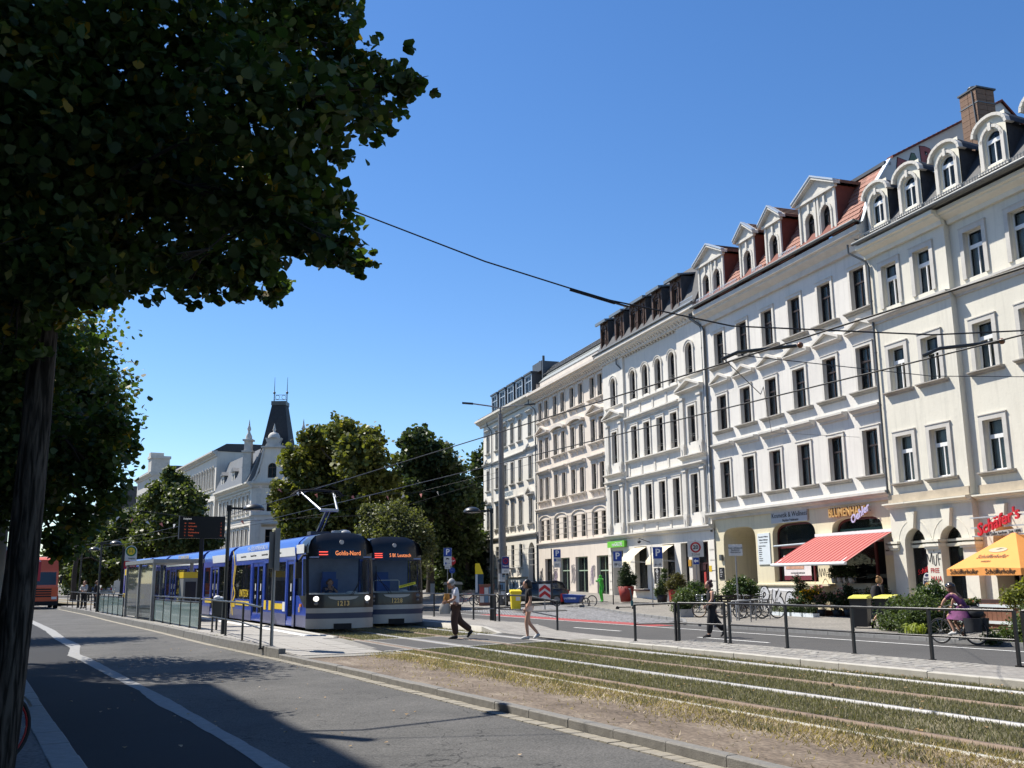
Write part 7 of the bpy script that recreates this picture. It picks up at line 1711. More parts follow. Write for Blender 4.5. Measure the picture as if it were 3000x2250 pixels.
# overhead wires ---------------------------------------------------------------------------
wire_m = M('wire_black', (.02,.02,.022), .5, .0)
def wire(label, pts, r, name='overhead_wire', group='tram overhead wires'):
    t = thing(name, label, 'overhead wire', pts[0], group=group); o = Vector(pts[0]); mb = MB(); mb.path([Vector(p)-o for p in pts], r, 5); link('cable', mb.mesh('cable', wire_m), t); return t
ca = wire('contact wire over the near tram track, leading to the raised pantograph', [(9.6+tc_(y)+(.12 if i % 2 else -.12),y,5.02) for i, y in enumerate((-12,12,36,52,68,84,110))], .014)
wire('contact wire over the far tram track', [(12.35+tc_(y)+(.12 if i % 2 else -.12),y,5.02) for i, y in enumerate((-12,11,36,52,68,84,110))], .014)
sp = wire('span wire falling from the left tree across the sky to the contact wires', [(-.42,17.6,9.95),(2.0,16.15,8.85),(4.45,14.7,7.66),(6.3,13.6,6.72),(7.9,12.6,6.02),(9.6,11.6,5.52),(12.35,10.2,5.34),(15.2,9.0,5.5)], .013)
mb = MB(); o = Vector((-.42,17.6,9.95)); a, b = Vector((7.45,12.88,6.2))-o, Vector((8.05,12.51,5.95))-o; mb.obox(a,b,.03,.05); mb.obox(a.lerp(b,.6),b.lerp(a,-.3),.06,.02); link('tensioner', mb.mesh('tensioner', wire_m), sp)
for lab, x, y in (('near',9.6,11.9),('far',12.35,10.4)):
    t = thing('pull_off_arm', f'pull off arm holding the {lab} contact wire', 'pull off arm', (x,y,5.05), group='pull off arms of the contact wires'); mb = MB(); mb.path([(0,0,.0),(.25,-.1,.12),(1.1,-.5,.22)], .03, 6); link('arm', mb.mesh('arm', dark_iron), t); mb = MB(); mb.ball((1.15,-.53,.23), .05); link('insulator', mb.mesh('insulator', M('insulator_brown', (.20,.09,.05), .3, .1)), t)
wire('thin cross wire between the flower shop house and the contact wires', [fworld(-2,0)+(8.0,), (23,26,6.6), (14,16,5.7), (12.35,14.2,5.1), (9.6,11.9,5.1)], .008)
wire('thin cross wire in front of the cream house', [(9.6,11.9,5.15),(15,12.5,5.35),(24,13.2,6.2),fworld(13,0)+(9.,)], .008)
wire('far cross wire over the trams in front of the trees', [(3.8,60,6.0),(9,60,5.4),(12,60,5.3),(20,60,5.8),(28.5,59,8.5)], .014)
wire('far cross wire behind the pantograph', [(5,84,6.2),(12,84,5.5),(24,80,7.5),(37,70,11)], .014)
# decorative pennants on far wire
pn = [M('pennant_white', (.6,.58,.56), .8, .05), M('pennant_red', (.55,.2,.17), .8, .05)]
for lab, y, cx_, cz_, w in (('string of red and white paper pennants above the far end of the trams',78,11,6.0,5),('string of red and white paper pennants in front of the dark trees',72,22,8.0,7)):
    t = thing('pennant_string', lab, 'bunting', (cx_,y,cz_), group='pennants over the tram stop'); mb = MB(); mb.path([(-w,0,.5),(0,0,0),(w,0,.6)], .008, 4); link('cord', mb.mesh('cord', wire_m), t)
    for k in range(11):
        x = -w+2*w*k/10.; z = .55*(x/w)**2; mb = MB(); mb.prism([(-.12,0),(.12,0),(.05,-.36)], 'y', -.004, .004); link('pennant', mb.mesh('pennant', pn[k % 2]), t, (x+.1,0,z), (rg.uniform(-.6,.6),rg.uniform(-.9,.9),rg.uniform(-1,1)))
# ------------------------------------------------------------------ people
def skin_mesh(J, E_, R, root, lv=1):
    names = list(J); idx = {n: i for i, n in enumerate(names)}
    me = bpy.data.meshes.new('skin'); me.from_pydata([J[n] for n in names], [(idx[a],idx[b]) for a, b in E_], [])
    o = bpy.data.objects.new('skin', me); COL.objects.link(o)
    md = o.modifiers.new('s', 'SKIN'); md.use_smooth_shade = True
    sv = me.skin_vertices[0].data
    for n in names:
        r = R[n]; sv[idx[n]].radius = r if isinstance(r, tuple) else (r, r); sv[idx[n]].use_root = (n == root)
    m2 = o.modifiers.new('d', 'SUBSURF'); m2.levels = lv; m2.render_levels = lv
    dg = bpy.context.evaluated_depsgraph_get(); out = bpy.data.meshes.new_from_object(o.evaluated_get(dg))
    bpy.data.objects.remove(o); bpy.data.meshes.remove(me); return out
def join_mesh(me, mb):                   # adds the faces of mb to the skinned mesh me
    bm = bmesh.new(); bm.from_mesh(me); vs = [bm.verts.new(v) for v in mb.v]
    for f, s_ in zip(mb.f, mb.sm):
        try: fc = bm.faces.new([vs[i] for i in f]); fc.smooth = True
        except ValueError: pass
    bmesh.ops.recalc_face_normals(bm, faces=bm.faces); bm.to_mesh(me); bm.free(); return me
def L3(a, b, t): return tuple(a[i]+(b[i]-a[i])*t for i in range(3))
def person(label, loc, rz, P_, sk, top, bottom, hair, sleeve=.5, leg_r=(.085,.062,.05), trouser_to=1., flare=0., shoe=None, hair_len=0., bun=False, female=False, sc=1., name='person', mats=None, skirt=None, back=0.):
    # P_: joint positions; person faces +Y in local space
    D = dict(pel=(0,0,.94), wst=(0,0,1.08), chs=(0,0,1.30), nck=(0,.01,1.47), hed=(0,.03,1.56), top=(0,.03,1.66),
             sL=(-.17,0,1.41), eL=(-.22,-.03,1.14), wL=(-.22,.05,.90), sR=(.17,0,1.41), eR=(.22,-.03,1.14), wR=(.22,.05,.90),
             hL=(-.095,0,.90), kL=(-.10,.02,.50), aL=(-.10,-.02,.09), tL=(-.10,.13,.03), hR=(.095,0,.90), kR=(.10,.02,.50), aR=(.10,-.02,.09), tR=(.10,.13,.03))
    P_ = dict(P_); fd_ = P_.pop('face', None); D.update(P_); t = thing(name, label, 'person', loc, rz); t.scale = (sc,sc,sc)
    w = .9 if female else 1.
    R = dict(pel=(.135*w,.10), wst=(.115*w,.09), chs=(.145*w,.10), nck=.052, hed=(.068,.085), top=(.066,.082), sL=.06, eL=.042, wL=.029, sR=.06, eR=.042, wR=.029,
             hL=leg_r[0], kL=leg_r[1], aL=.042, tL=.035, hR=leg_r[0], kR=leg_r[1], aR=.042, tR=.035)
    E_ = [('pel','wst'),('wst','chs'),('chs','nck'),('nck','hed'),('hed','top'),('chs','sL'),('sL','eL'),('eL','wL'),('chs','sR'),('sR','eR'),('eR','wR'),('pel','hL'),('hL','kL'),('kL','aL'),('aL','tL'),('pel','hR'),('hR','kR'),('kR','aR'),('aR','tR')]
    me = skin_mesh(D, E_, R, 'pel'); mb = MB(); H_ = Vector(D['hed']); F_ = (Vector(D['top'])-H_).normalized(); N_ = Vector((0,1,0))-F_*F_.y; N_.normalize()
    face_dir = Vector(fd_ or tuple(N_)).normalized(); side = face_dir.cross(F_)
    hc = H_+F_*.045+face_dir*.012; mb.ball(tuple(hc), (.078,.095,.118), 0, 12, 8)
    mb.ball(tuple(hc+face_dir*.098-F_*.015), (.014,.018,.02), 0, 6, 4); mb.ball(tuple(hc+face_dir*.06-F_*.085), (.04,.035,.03), 0, 8, 5)
    for s_ in (-1,1): mb.ball(tuple(hc+side*(.078*s_)-F_*.01), (.014,.022,.03), 0, 6, 4)
    for e, wr in (('eL','wL'),('eR','wR')):
        a = Vector(D[wr]); d = (a-Vector(D[e])).normalized(); n = d.cross(Vector((1,0,0))).normalized(); b_ = d.cross(n)
        mb.ball(tuple(a+d*.055), (.03,.035,.045), 0, 8, 6)
        for k, ln in enumerate((.065,.078,.074,.058)):
            o = a+d*.085+n*((k-1.5)*.019); m1 = o+d*ln*.55+b_*.008; m2 = o+d*ln+b_*.03; mb.path([o-d*.02, m1, m2], [.0095,.009,.007], 5)
        o = a+d*.035-n*.03; mb.path([o, o-n*.028+d*.03, o-n*.03+d*.06+b_*.01], [.011,.010,.008], 5)
    join_mesh(me, mb); me.materials.clear(); me.materials.append(sk)
    for p in me.polygons: p.use_smooth = True; p.material_index = 0
    body = link('body', me, t)
    ex = MB(); 
    for s_ in (-1,1): ex.ball(tuple(hc+face_dir*.088+side*(.032*s_)+F_*.015), (.012,.008,.008), 0, 6, 4)
    ex.ball(tuple(hc+face_dir*.09-F_*.055), (.024,.008,.006), 1, 6, 4); link('face', ex.mesh('face', [black_ink, M('lips', (.32,.10,.09), .5, 0)]), t)
    if top:                              # shirt
        J = {k: D[k] for k in ('pel','wst','chs','sL','sR')}; J['pel'] = L3(D['pel'], D['wst'], .1); J['nb'] = L3(D['chs'], D['nck'], .62)
        r_ = dict(pel=(.152*w,.118), wst=(.14*w,.112), chs=(.168*w,.122), nb=.075, sL=.072, sR=.072); ed = [('pel','wst'),('wst','chs'),('chs','nb'),('chs','sL'),('chs','sR')]
        if sleeve > 0:
            for q in 'LR':
                J['m'+q] = L3(D['s'+q], D['e'+q], min(1,sleeve*1.6) if sleeve <= .62 else 1.); r_['m'+q] = .066; ed.append(('s'+q,'m'+q))
                if sleeve > .62: J['f'+q] = L3(D['e'+q], D['w'+q], .92); r_['f'+q] = .05; ed.append(('m'+q,'f'+q))
        m_ = skin_mesh(J, ed, r_, 'chs'); m_.materials.clear(); m_.materials.append(top); link('shirt', m_, t)
    if bottom and not skirt:
        J = dict(pel=L3(D['pel'],D['wst'],.35), hL=D['hL'], hR=D['hR']); r_ = dict(pel=(.152*w,.118), hL=leg_r[0]+.028, hR=leg_r[0]+.028); ed = [('pel','hL'),('pel','hR')]
        for q in 'LR':
            if trouser_to >= 1: J['k'+q] = D['k'+q]; J['a'+q] = L3(D['k'+q], D['a'+q], .98); r_['k'+q] = leg_r[1]+.03+flare*.4; r_['a'+q] = .062+flare; ed += [('h'+q,'k'+q),('k'+q,'a'+q)]
            else: J['k'+q] = L3(D['h'+q], D['k'+q], trouser_to); r_['k'+q] = leg_r[0]+.035; ed += [('h'+q,'k'+q)]
        m_ = skin_mesh(J, ed, r_, 'pel'); m_.materials.clear(); m_.materials.append(bottom); link('trousers' if trouser_to >= 1 else 'shorts', m_, t)
    if shoe:
        for q in 'LR':
            a, b_ = Vector(D['a'+q]), Vector(D['t'+q]); m_ = MB(); d = (b_-a); d.normalize(); m_.path([tuple(a-d*.05+Vector((0,0,-.045))), tuple(a+Vector((0,0,-.03))), tuple(a.lerp(b_,.6)+Vector((0,0,-.0))), tuple(b_+d*.06)], [.04,.052,.05,.03], 8); link('shoe', m_.mesh('shoe', shoe), t)
    if hair:
        m_ = MB(); c = hc+F_*.03-face_dir*.018; rings = []
        for j in range(7):
            th = pi*.5*j/6; rings.append([tuple(c+F_*(.105*cos(th)*1.02+.0)+side*(.092*sin(th)*cos(2*pi*k/12))+face_dir*(.108*sin(th)*sin(2*pi*k/12)-.015)) for k in range(12)])
        m_.loft(rings, 0, cap=False)
        for k in range(10):
            a = pi+pi*(k/9) ; p0 = c+side*(.088*cos(a))+face_dir*(.10*sin(a)-.01); ln = .10+hair_len
            m_.path([tuple(p0+F_*.02), tuple(p0-F_*ln*.5+side*(.01*cos(a))-face_dir*.008), tuple(p0-F_*ln-face_dir*back)], [.034,.036,.016], 6)
        if bun: m_.ball(tuple(c-face_dir*.09+F_*.09), (.055,.055,.05), 0, 8, 6)
        link('hair', m_.mesh('hair', hair), t)
    return t, D
c_white = M('white_tshirt', (.70,.70,.74), .85, .05, 8); c_brown = M('brown_trousers', (.075,.042,.030), .9, .12, 8); c_black = M('black_cloth', (.014,.014,.016), .85, .15, 8); c_pink = M('pale_pink_shorts', (.66,.53,.48), .85, .08, 8)
h_grey = M('grey_hair', (.42,.42,.42), .7, .25, 30); h_black = M('black_hair', (.012,.011,.011), .45, .2, 30); h_red = M('dark_red_hair', (.055,.018,.020), .5, .25, 30); h_br = M('brown_hair', (.13,.065,.035), .6, .3, 30); shoe_k = M('dark_shoe', (.02,.018,.016), .6, .1); shoe_w = M('pale_shoe', (.45,.45,.44), .7, .1)
walk = dict(hL=(-.09,0,.90), kL=(-.10,.10,.50), aL=(-.09,.12,.085), tL=(-.09,.27,.03), hR=(.09,0,.90), kR=(.10,-.10,.50), aR=(.10,-.42,.20), tR=(.10,-.36,.06))
# man: walks to picture left, head bowed, sunglasses, carries bags
mrz = YAW*-1+pi/2+.12
t, D = person('grey haired man in white t-shirt and brown trousers walking across the tracks with bags', (11.45,26.85,.012), mrz, dict(walk, nck=(0,.06,1.45), hed=(0,.14,1.52), top=(0,.17,1.615), face=(0,.8,-.55), eL=(-.22,.05,1.14), wL=(-.2,.26,1.06), eR=(.24,-.05,1.14), wR=(.23,.03,.88), chs=(0,.02,1.28), kL=(-.10,.06,.50), aL=(-.09,.0,.085), tL=(-.09,.16,.03), aR=(.10,-.46,.23), tR=(.10,-.37,.08)), skin_d, c_white, c_brown, h_grey, .5, (.095,.07,.055), 1., .035, shoe_k, 0, sc=1.0)
mb = MB(); mb.box(-.075,.075,.245,.262,1.545,1.585); mb.box(-.08,-.07,.14,.25,1.56,1.575); mb.box(.07,.08,.14,.25,1.56,1.575); link('sunglasses', mb.mesh('sunglasses', black_ink), t)
bg_ = thing('shopping_bag', 'pale cloth bag hanging from the hand of the man', 'bag', (11.15,26.95,.72), mrz); mb = MB(); mb.loft([[(-.05,-.15,0),(.05,-.15,0),(.05,.15,0),(-.05,.15,0)],[(-.06,-.17,.14),(.06,-.17,.14),(.06,.17,.14),(-.06,.17,.14)],[(-.03,-.12,.30),(.03,-.12,.30),(.03,.12,.30),(-.03,.12,.30)]], 0); link('pouch', mb.mesh('pouch', M('bag_cloth', (.48,.46,.42), .9, .1)), bg_); mb = MB(); mb.path([(0,-.08,.28),(0,-.03,.48),(0,.03,.48),(0,.08,.28)], .012, 5); link('handle', mb.mesh('handle', M('ochre_strap', (.45,.24,.06), .8, .1)), bg_)
bg_ = thing('shoulder_bag', 'ochre shoulder bag at the side of the man', 'bag', (11.22,26.98,.98), mrz); mb = MB(); mb.loft([[(-.04,-.10,0),(.04,-.10,0),(.04,.10,0),(-.04,.10,0)],[(-.035,-.07,.32),(.035,-.07,.32),(.035,.07,.32),(-.035,.07,.32)]], 0); link('pouch', mb.mesh('pouch', _M['ochre_strap']), bg_)
# woman in shorts
t, D = person('young woman with black hair in black t-shirt and pale shorts walking over the crossing', (13.12,25.45,.012), mrz+.05, dict(hL=(-.085,0,.88), kL=(-.09,.09,.49), aL=(-.08,.05,.08), tL=(-.08,.2,.03), hR=(.085,0,.88), kR=(.09,.0,.49), aR=(.09,-.30,.14), tR=(.09,-.2,.05), eR=(.22,-.08,1.12), wR=(.20,.0,.86), eL=(-.21,-.02,1.12), wL=(-.22,.12,.88), hed=(0,.05,1.545), top=(0,.065,1.645), face=(-.1,.95,-.25)), skin, c_black, c_pink, h_black, .42, (.088,.062,.05), .34, 0, shoe_w, .10, female=True, sc=.97, back=.03)
# woman in black behind the railing
t, D = person('red haired woman in black with a pale sleeve striding along the right street', (20.05,26.05,-.2), mrz+.1, dict(hL=(-.09,0,.92), kL=(-.10,.08,.50), aL=(-.09,.14,.085), tL=(-.09,.29,.03), hR=(.09,0,.92), kR=(.10,-.16,.52), aR=(.10,-.48,.18), tR=(.10,-.38,.06), eL=(-.23,.05,1.16), wL=(-.22,.24,.98), eR=(.22,-.14,1.14), wR=(.20,-.22,.86), hed=(0,.05,1.57), top=(0,.05,1.67)), skin, c_black, c_black, h_red, 0, (.10,.085,.07), 1., .03, shoe_k, .02, True, female=True, sc=1.02)
m_ = skin_mesh({'s':(.19,-.01,1.42),'e':(.23,-.14,1.14),'w':(.21,-.22,.82)}, [('s','e'),('e','w')], {'s':.085,'e':.075,'w':.055}, 's'); m_.materials.clear(); m_.materials.append(M('pale_sleeve', (.50,.50,.53), .9, .08)); link('sleeve', m_, t)
# woman behind the bins
t, D = person('blonde woman in dark clothes with a backpack walking behind the bins', (28.5,26.95,-.13), mrz+pi+.15, dict(walk, hed=(0,.05,1.57), top=(0,.06,1.67), wL=(-.22,.10,.88), wR=(.22,-.02,.86)), skin, c_black, c_black, M('blonde_hair', (.30,.17,.07), .6, .3, 30), .95, (.088,.062,.05), .45, 0, shoe_k, .03, True, female=True, sc=1.02)
mb = MB(); mb.loft([[(-.14,-.28,1.0),(.14,-.28,1.0),(.15,-.1,1.0),(-.15,-.1,1.0)],[(-.15,-.30,1.25),(.15,-.30,1.25),(.16,-.1,1.25),(-.16,-.1,1.25)],[(-.11,-.22,1.46),(.11,-.22,1.46),(.12,-.1,1.46),(-.12,-.1,1.46)]], 0); bp_ = tag(mb.obj('backpack', c_black, None, t.location, (0,0,mrz+pi+.15)), 'black backpack on the shoulders of the woman behind the bins', 'backpack')
# tram driver and waiting passenger
t, D = person('tram driver resting chin on one hand behind the windscreen of tram 1213', (9.6-.15,33.25,.42), pi, dict(pel=(0,0,.55), wst=(0,.02,.68), chs=(0,.08,.92), nck=(0,.12,1.08), hed=(0,.16,1.17), top=(0,.17,1.27), sL=(-.17,.06,1.02), eL=(-.24,.28,.88), wL=(-.1,.32,1.02), sR=(.17,.06,1.02), eR=(.23,.22,.82), wR=(.12,.42,.86), hL=(-.1,.05,.52), kL=(-.12,.42,.5), aL=(-.12,.42,.10), tL=(-.12,.55,.05), hR=(.1,.05,.52), kR=(.12,.42,.5), aR=(.12,.42,.1), tR=(.12,.55,.05)), skin, M('driver_shirt', (.02,.03,.08), .8, .1), M('driver_trousers', (.02,.02,.03), .8, .1), h_br, .5, shoe=shoe_k)
t, D = person('waiting passenger in a pale jacket leaning at the far end of the left platform', (3.75,70.2,.12), 2.6, dict(eL=(-.22,.1,1.16), wL=(-.1,.25,1.1), eR=(.22,.1,1.16), wR=(.1,.26,1.12)), skin, M('pale_jacket', (.40,.38,.35), .8, .1), c_black, h_br, .95, shoe=shoe_k)
t, D = person('second waiting passenger in dark clothes at the far end of the left platform', (4.35,68.3,.12), -2., {}, skin, c_black, c_black, h_br, .95, shoe=shoe_k)

# ------------------------------------------------------------------ bicycles
def bike(label, loc, rz, frame, R=.335, wb=1.02, basket=False, fender=None, lean=0., group='bicycles by the right pavement', drop=False, rim=None, name='bicycle'):
    # wheels along local X: front wheel at +X
    t = thing(name, label, 'bicycle', loc, rz, group); t.rotation_euler = (lean,0,rz)
    for s_, nm in ((-1,'rear_wheel'),(1,'front_wheel')):
        def mkw():
            mb = MB(); mb.torus((0,0,0), R-.018, .02, 'y', 28, 6); mb.torus((0,0,0), R-.045, .012, 'y', 28, 4, 1)
            for k in range(14): a = 2*pi*k/14; mb.obox((.02*cos(a+1),.02 if k % 2 else -.02,.02*sin(a+1)),((R-.05)*cos(a),0,(R-.05)*sin(a)),.004,.004,2)
            mb.cyl((0,-.05,0),(0,.05,0),.022,n=8,mi=2); return mb.mesh('wheel', [tyre, rim or galv, chrome])
        link('wheel', cm(('bw',R,rim.name if rim else ''), mkw), t, (s_*wb/2,0,R))
    bb = (-.08,0,.29); st = (-.24,0,.82); hd = (wb/2-.17,0,.84); hb = (wb/2-.12,0,.66); rx = (-wb/2,0,R); fx = (wb/2,0,R)
    mb = MB()
    mb.path([bb,hb],.019,6); mb.path([bb,st],.017,6)
    if drop: mb.path([(-.16,0,.5),hb],.016,6)
    else: mb.path([(-.21,0,.74),hd],.016,6)
    for y in (-.045,.045): mb.path([bb,(rx[0],y,rx[2])],.010,5); mb.path([(-.2,0,.72),(rx[0],y,rx[2])],.009,5); mb.path([hb,(fx[0]-.03,y,.5),(fx[0],y,fx[2])],.012,5)
    mb.path([hb,hd],.02,6); link('frame', mb.mesh('frame', frame), t)
    mb = MB(); mb.path([st,(-.27,0,.92)],.013,6); mb.loft([[(-.40,-.07,.92),(-.40,.07,.92),(-.40,.07,.97),(-.40,-.07,.97)],[(-.25,-.05,.93),(-.25,.05,.93),(-.25,.05,.98),(-.25,-.05,.98)],[(-.12,-.02,.93),(-.12,.02,.93),(-.12,.02,.96),(-.12,-.02,.96)]], 0); link('saddle', mb.mesh('saddle', tyre), t)
    mb = MB(); h = (hd[0]-.03,0,1.0); mb.path([hd,h],.013,6); mb.path([(h[0]-.16,-.28,1.02),(h[0]-.02,-.2,1.05),(h[0]+.03,0,1.0),(h[0]-.02,.2,1.05),(h[0]-.16,.28,1.02)],.012,6); link('handlebar', mb.mesh('handlebar', galv), t)
    mb = MB(); mb.torus((bb[0],-.05,bb[2]), .085, .008, 'y', 16, 4); mb.obox((bb[0],-.07,bb[2]),(bb[0]+.12,-.07,bb[2]-.11),.02,.012); mb.obox((bb[0],.07,bb[2]),(bb[0]-.12,.07,bb[2]+.11),.02,.012); mb.box(bb[0]+.07,bb[0]+.17,-.15,-.07,bb[2]-.12,bb[2]-.10); mb.box(bb[0]-.17,bb[0]-.07,.07,.15,bb[2]+.10,bb[2]+.12); mb.path([bb[:1]+(-.05,)+(bb[2]+.085,),(rx[0],-.05,R+.03)],.006,4); mb.path([bb[:1]+(-.05,)+(bb[2]-.085,),(rx[0],-.05,R-.03)],.006,4); link('crank', mb.mesh('crank', galv), t)
    mb = MB(); mb.box(rx[0]-.18,rx[0]+.26,-.06,.06,.70,.715); mb.path([(rx[0],-.06,R),(rx[0],-.06,.7)],.006,4); mb.path([(rx[0],.06,R),(rx[0],.06,.7)],.006,4); link('carrier', mb.mesh('carrier', tyre), t)
    if fender:
        for c, a0, a1 in ((rx,.25,2.9),(fx,.5,2.6)):
            mb = MB(); pts = [(c[0]+(R+.03)*cos(a0+(a1-a0)*k/10),0,R+(R+.03)*sin(a0+(a1-a0)*k/10)) for k in range(11)]
            mb.loft([[(p[0],-.03,p[2]) for p in pts],[(p[0],0,p[2]+.012) for p in pts],[(p[0],.03,p[2]) for p in pts]], 0, cap=False, closed=False); link('mudguard', mb.mesh('mudguard', fender, False), t)
    if basket:
        mb = MB(); x0_ = h[0]+.05
        for z in (.78,.88,.98,1.04):
            mb.path([(x0_,-.17,z),(x0_+.28,-.17,z),(x0_+.28,.17,z),(x0_,.17,z),(x0_,-.17,z)],.006,4)
        for k in range(6): y = -.17+.068*k; mb.path([(x0_,y,1.04),(x0_,y,.78),(x0_+.28,y,.78),(x0_+.28,y,1.04)],.004,4)
        link('basket', mb.mesh('basket', chrome), t)
    return t
fr_k = M('bike_black', (.015,.015,.016), .35, .1, coat=.3); fr_b = M('bike_blue', (.02,.05,.12), .35, .1, coat=.3); fr_r = M('bike_red', (.25,.02,.02), .35, .1, coat=.3); fr_g = M('bike_grey', (.20,.20,.20), .35, .1, coat=.3); rim_t = M('tan_tyre_rim', (.42,.29,.17), .6, .1); red_rim = M('red_rim', (.30,.012,.015), .4, .05)
crz = -YAW
bike('blue bicycle with front basket and tan rims beside the leafy box', gp(28.6,37.2,.07), crz+pi, fr_b, basket=True, rim=rim_t)
bike('black bicycle second from the leafy box, behind the woman in black', gp(28.75,35.75,.07), crz+.1, fr_k, lean=.08)
bike('black bicycle leaning at the middle hoop under the notice sign', gp(29.0,34.85,.07), crz+pi+.15, fr_k, lean=-.07)
bike('dark bicycle with big wheels at the right hoop in front of the silver graffiti', gp(29.75,34.75,.07), crz-.05, fr_k, R=.35, lean=.06)
bike('grey bicycle behind the others, below the white flowers', gp(30.4,36.2,.07), crz+.2, fr_g)
for k, (x, y) in enumerate(((27.7,33.6),(28.9,34.1),(26.6,32.6))):
    t = thing('bike_hoop', ('middle grey bicycle hoop at the parked bicycles','right grey bicycle hoop at the parked bicycles','left grey bicycle hoop at the parked bicycles')[k], 'bike rack', gp(x,y,.07), crz+.1, 'bicycle hoops'); mb = MB(); mb.path([(-.42,0,-.05),(-.42,0,.78),(-.36,0,.85),(.36,0,.85),(.42,0,.78),(.42,0,-.05)], .025, 7); link('hoop', mb.mesh('hoop', galv), t)
bike('reddish bicycle parked left of the poster cabinet', gp(27.4,62.4,.06), crz, fr_r, group='bicycles by the poster cabinet'); bike('black bicycle parked against the poster cabinet', gp(28.3,61.2,.06), crz+.15, fr_k, group='bicycles by the poster cabinet'); bike('silver bicycle parked behind the poster cabinet', gp(29.2,62.8,.06), crz+.1, fr_g, group='bicycles by the poster cabinet')
bike('bicycle with red rims and white mudguards leaning behind the big trunk', (-.50,10.6,-.0), .62, fr_k, fender=pvc, rim=red_rim, lean=.05, group='')
# blue cargo bike
cb = thing('cargo_bike', 'blue cargo bicycle with long box and white lettering at the cobbled bay', 'cargo bike', gp(30.25,52.9,.02), -1.0)
def mkw(R):
    mb = MB(); mb.torus((0,0,0), R-.02, .025, 'y', 24, 6); mb.torus((0,0,0), R-.05, .012, 'y', 24, 4, 1)
    for k in range(12): a = 2*pi*k/12; mb.obox((0,0,0),((R-.05)*cos(a),0,(R-.05)*sin(a)),.005,.005,1)
    return mb.mesh('wheel', [tyre, galv])
link('wheel', mkw(.31), cb, (-1.05,0,.31)); link('wheel', mkw(.27), cb, (.95,0,.27)); link('wheel', mkw(.34), cb, (1.25,.25,.34))
mb = MB(); mb.loft([[(-.35,-.3,.25),(.55,-.25,.25),(.55,.25,.25),(-.35,.3,.25)],[(-.5,-.36,.75),(.8,-.32,.68),(.8,.32,.68),(-.5,.36,.75)]], 0, sm=False); bx = link('box', mb.mesh('box', M('cargo_blue', (.012,.055,.26), .4, .05)), cb); mb = MB(); mb.box(-.62,-.5,-.3,.3,.3,.78); link('panel', mb.mesh('panel', sign_red), cb)
text('LASTENRAD', bx, (.05,-.345,.5), .15, white_ink, rx=pi/2-.12)
mb = MB(); mb.path([(-1.05,0,.31),(-.7,0,.34),(-.4,0,.3)],.025,6); mb.path([(-.75,0,.34),(-.9,0,.95)],.02,6); mb.path([(.55,0,.4),(.75,0,.62),(.95,0,.27)],.022,6); mb.path([(-.55,0,.5),(-.5,0,1.05)],.018,6); link('frame', mb.mesh('frame', fr_k), cb); mb = MB(); mb.path([(-.62,-.3,1.08),(-.5,0,1.05),(-.62,.3,1.08)],.014,6); link('handlebar', mb.mesh('handlebar', fr_k), cb); mb = MB(); mb.box(-1.05,-.8,-.08,.08,.94,1.0); link('saddle', mb.mesh('saddle', tyre), cb)
# electric scooter
es = thing('electric_scooter', 'dark teal electric scooter standing on the cobbles', 'scooter', gp(30.7,47.55,.02), -YAW+.05)
teal = M('scooter_teal', (.02,.10,.12), .4, .1)
for x in (-.5,.42): mb = MB(); mb.cyl((x,-.03,.1),(x,.03,.1),.1,n=14); link('wheel', mb.mesh('wheel', tyre), es)
mb = MB(); mb.box(-.45,.28,-.08,.08,.12,.17); link('deck', mb.mesh('deck', tyre), es); mb = MB(); mb.path([(.42,0,.12),(.36,0,.3),(.26,0,1.12)],.032,8); mb.box(.27,.40,-.05,.05,.2,.5); link('stem', mb.mesh('stem', teal), es); mb = MB(); mb.path([(.22,-.27,1.15),(.26,0,1.14),(.22,.27,1.15)],.018,6); link('handlebar', mb.mesh('handlebar', galv), es)
# ------------------------------------------------------------------ cyclist
cyc_rz = atan2(.98,-.17)
cb2 = bike('black city bicycle ridden by the woman with helmet', gp(23.3,19.35,.01), cyc_rz, fr_k, R=.35, wb=1.03, group='', drop=True)
purple = M('purple_print_dress', (.13,.035,.11), .85, .6, 9)
t, D = person('cyclist with black helmet, long hair and purple patterned dress riding along the right street', (gp(23.3,19.35,.01)[0],gp(23.3,19.35)[1],-.19), cyc_rz-pi/2, dict(pel=(0,-.26,1.0), wst=(0,-.19,1.13), chs=(0,-.04,1.30), nck=(0,.06,1.45), hed=(0,.11,1.53), top=(0,.12,1.63), sL=(-.16,.0,1.38), eL=(-.24,.20,1.20), wL=(-.27,.27,1.05), sR=(.16,.0,1.38), eR=(.24,.20,1.20), wR=(.27,.27,1.05), hL=(-.09,-.2,.97), kL=(-.11,.20,.78), aL=(-.12,.02,.34), tL=(-.12,.16,.29), hR=(.09,-.2,.97), kR=(.11,.14,.62), aR=(.12,-.12,.20), tR=(.12,.02,.14)), skin, purple, purple, h_br, .5, (.09,.062,.05), .9, .02, shoe_w, .28, female=True, sc=.98, back=.18)
mb = MB(); rings = [[(0+.115*sin(pi*.5*j/5)*cos(2*pi*k/14), .105+.145*sin(pi*.5*j/5)*sin(2*pi*k/14), 1.60+.115*cos(pi*.5*j/5)) for k in range(14)] for j in range(6)]
mb.loft(rings, 0, cap=False); mb.torus((0,.105,1.60), .125, .012, 'z', 16, 4); link('helmet', mb.mesh('helmet', M('helmet_black', (.012,.012,.014), .25, .05, coat=.6)), t)
mb = MB(); mb.loft([[(-.2,-.42,.96),(.2,-.42,.96),(.2,-.02,.98),(-.2,-.02,.98)],[(-.24,-.5,.66),(.24,-.5,.66),(.26,.18,.70),(-.26,.18,.70)]], 0, cap=False); link('dress_skirt', mb.mesh('dress_skirt', purple), t)
mb = MB()
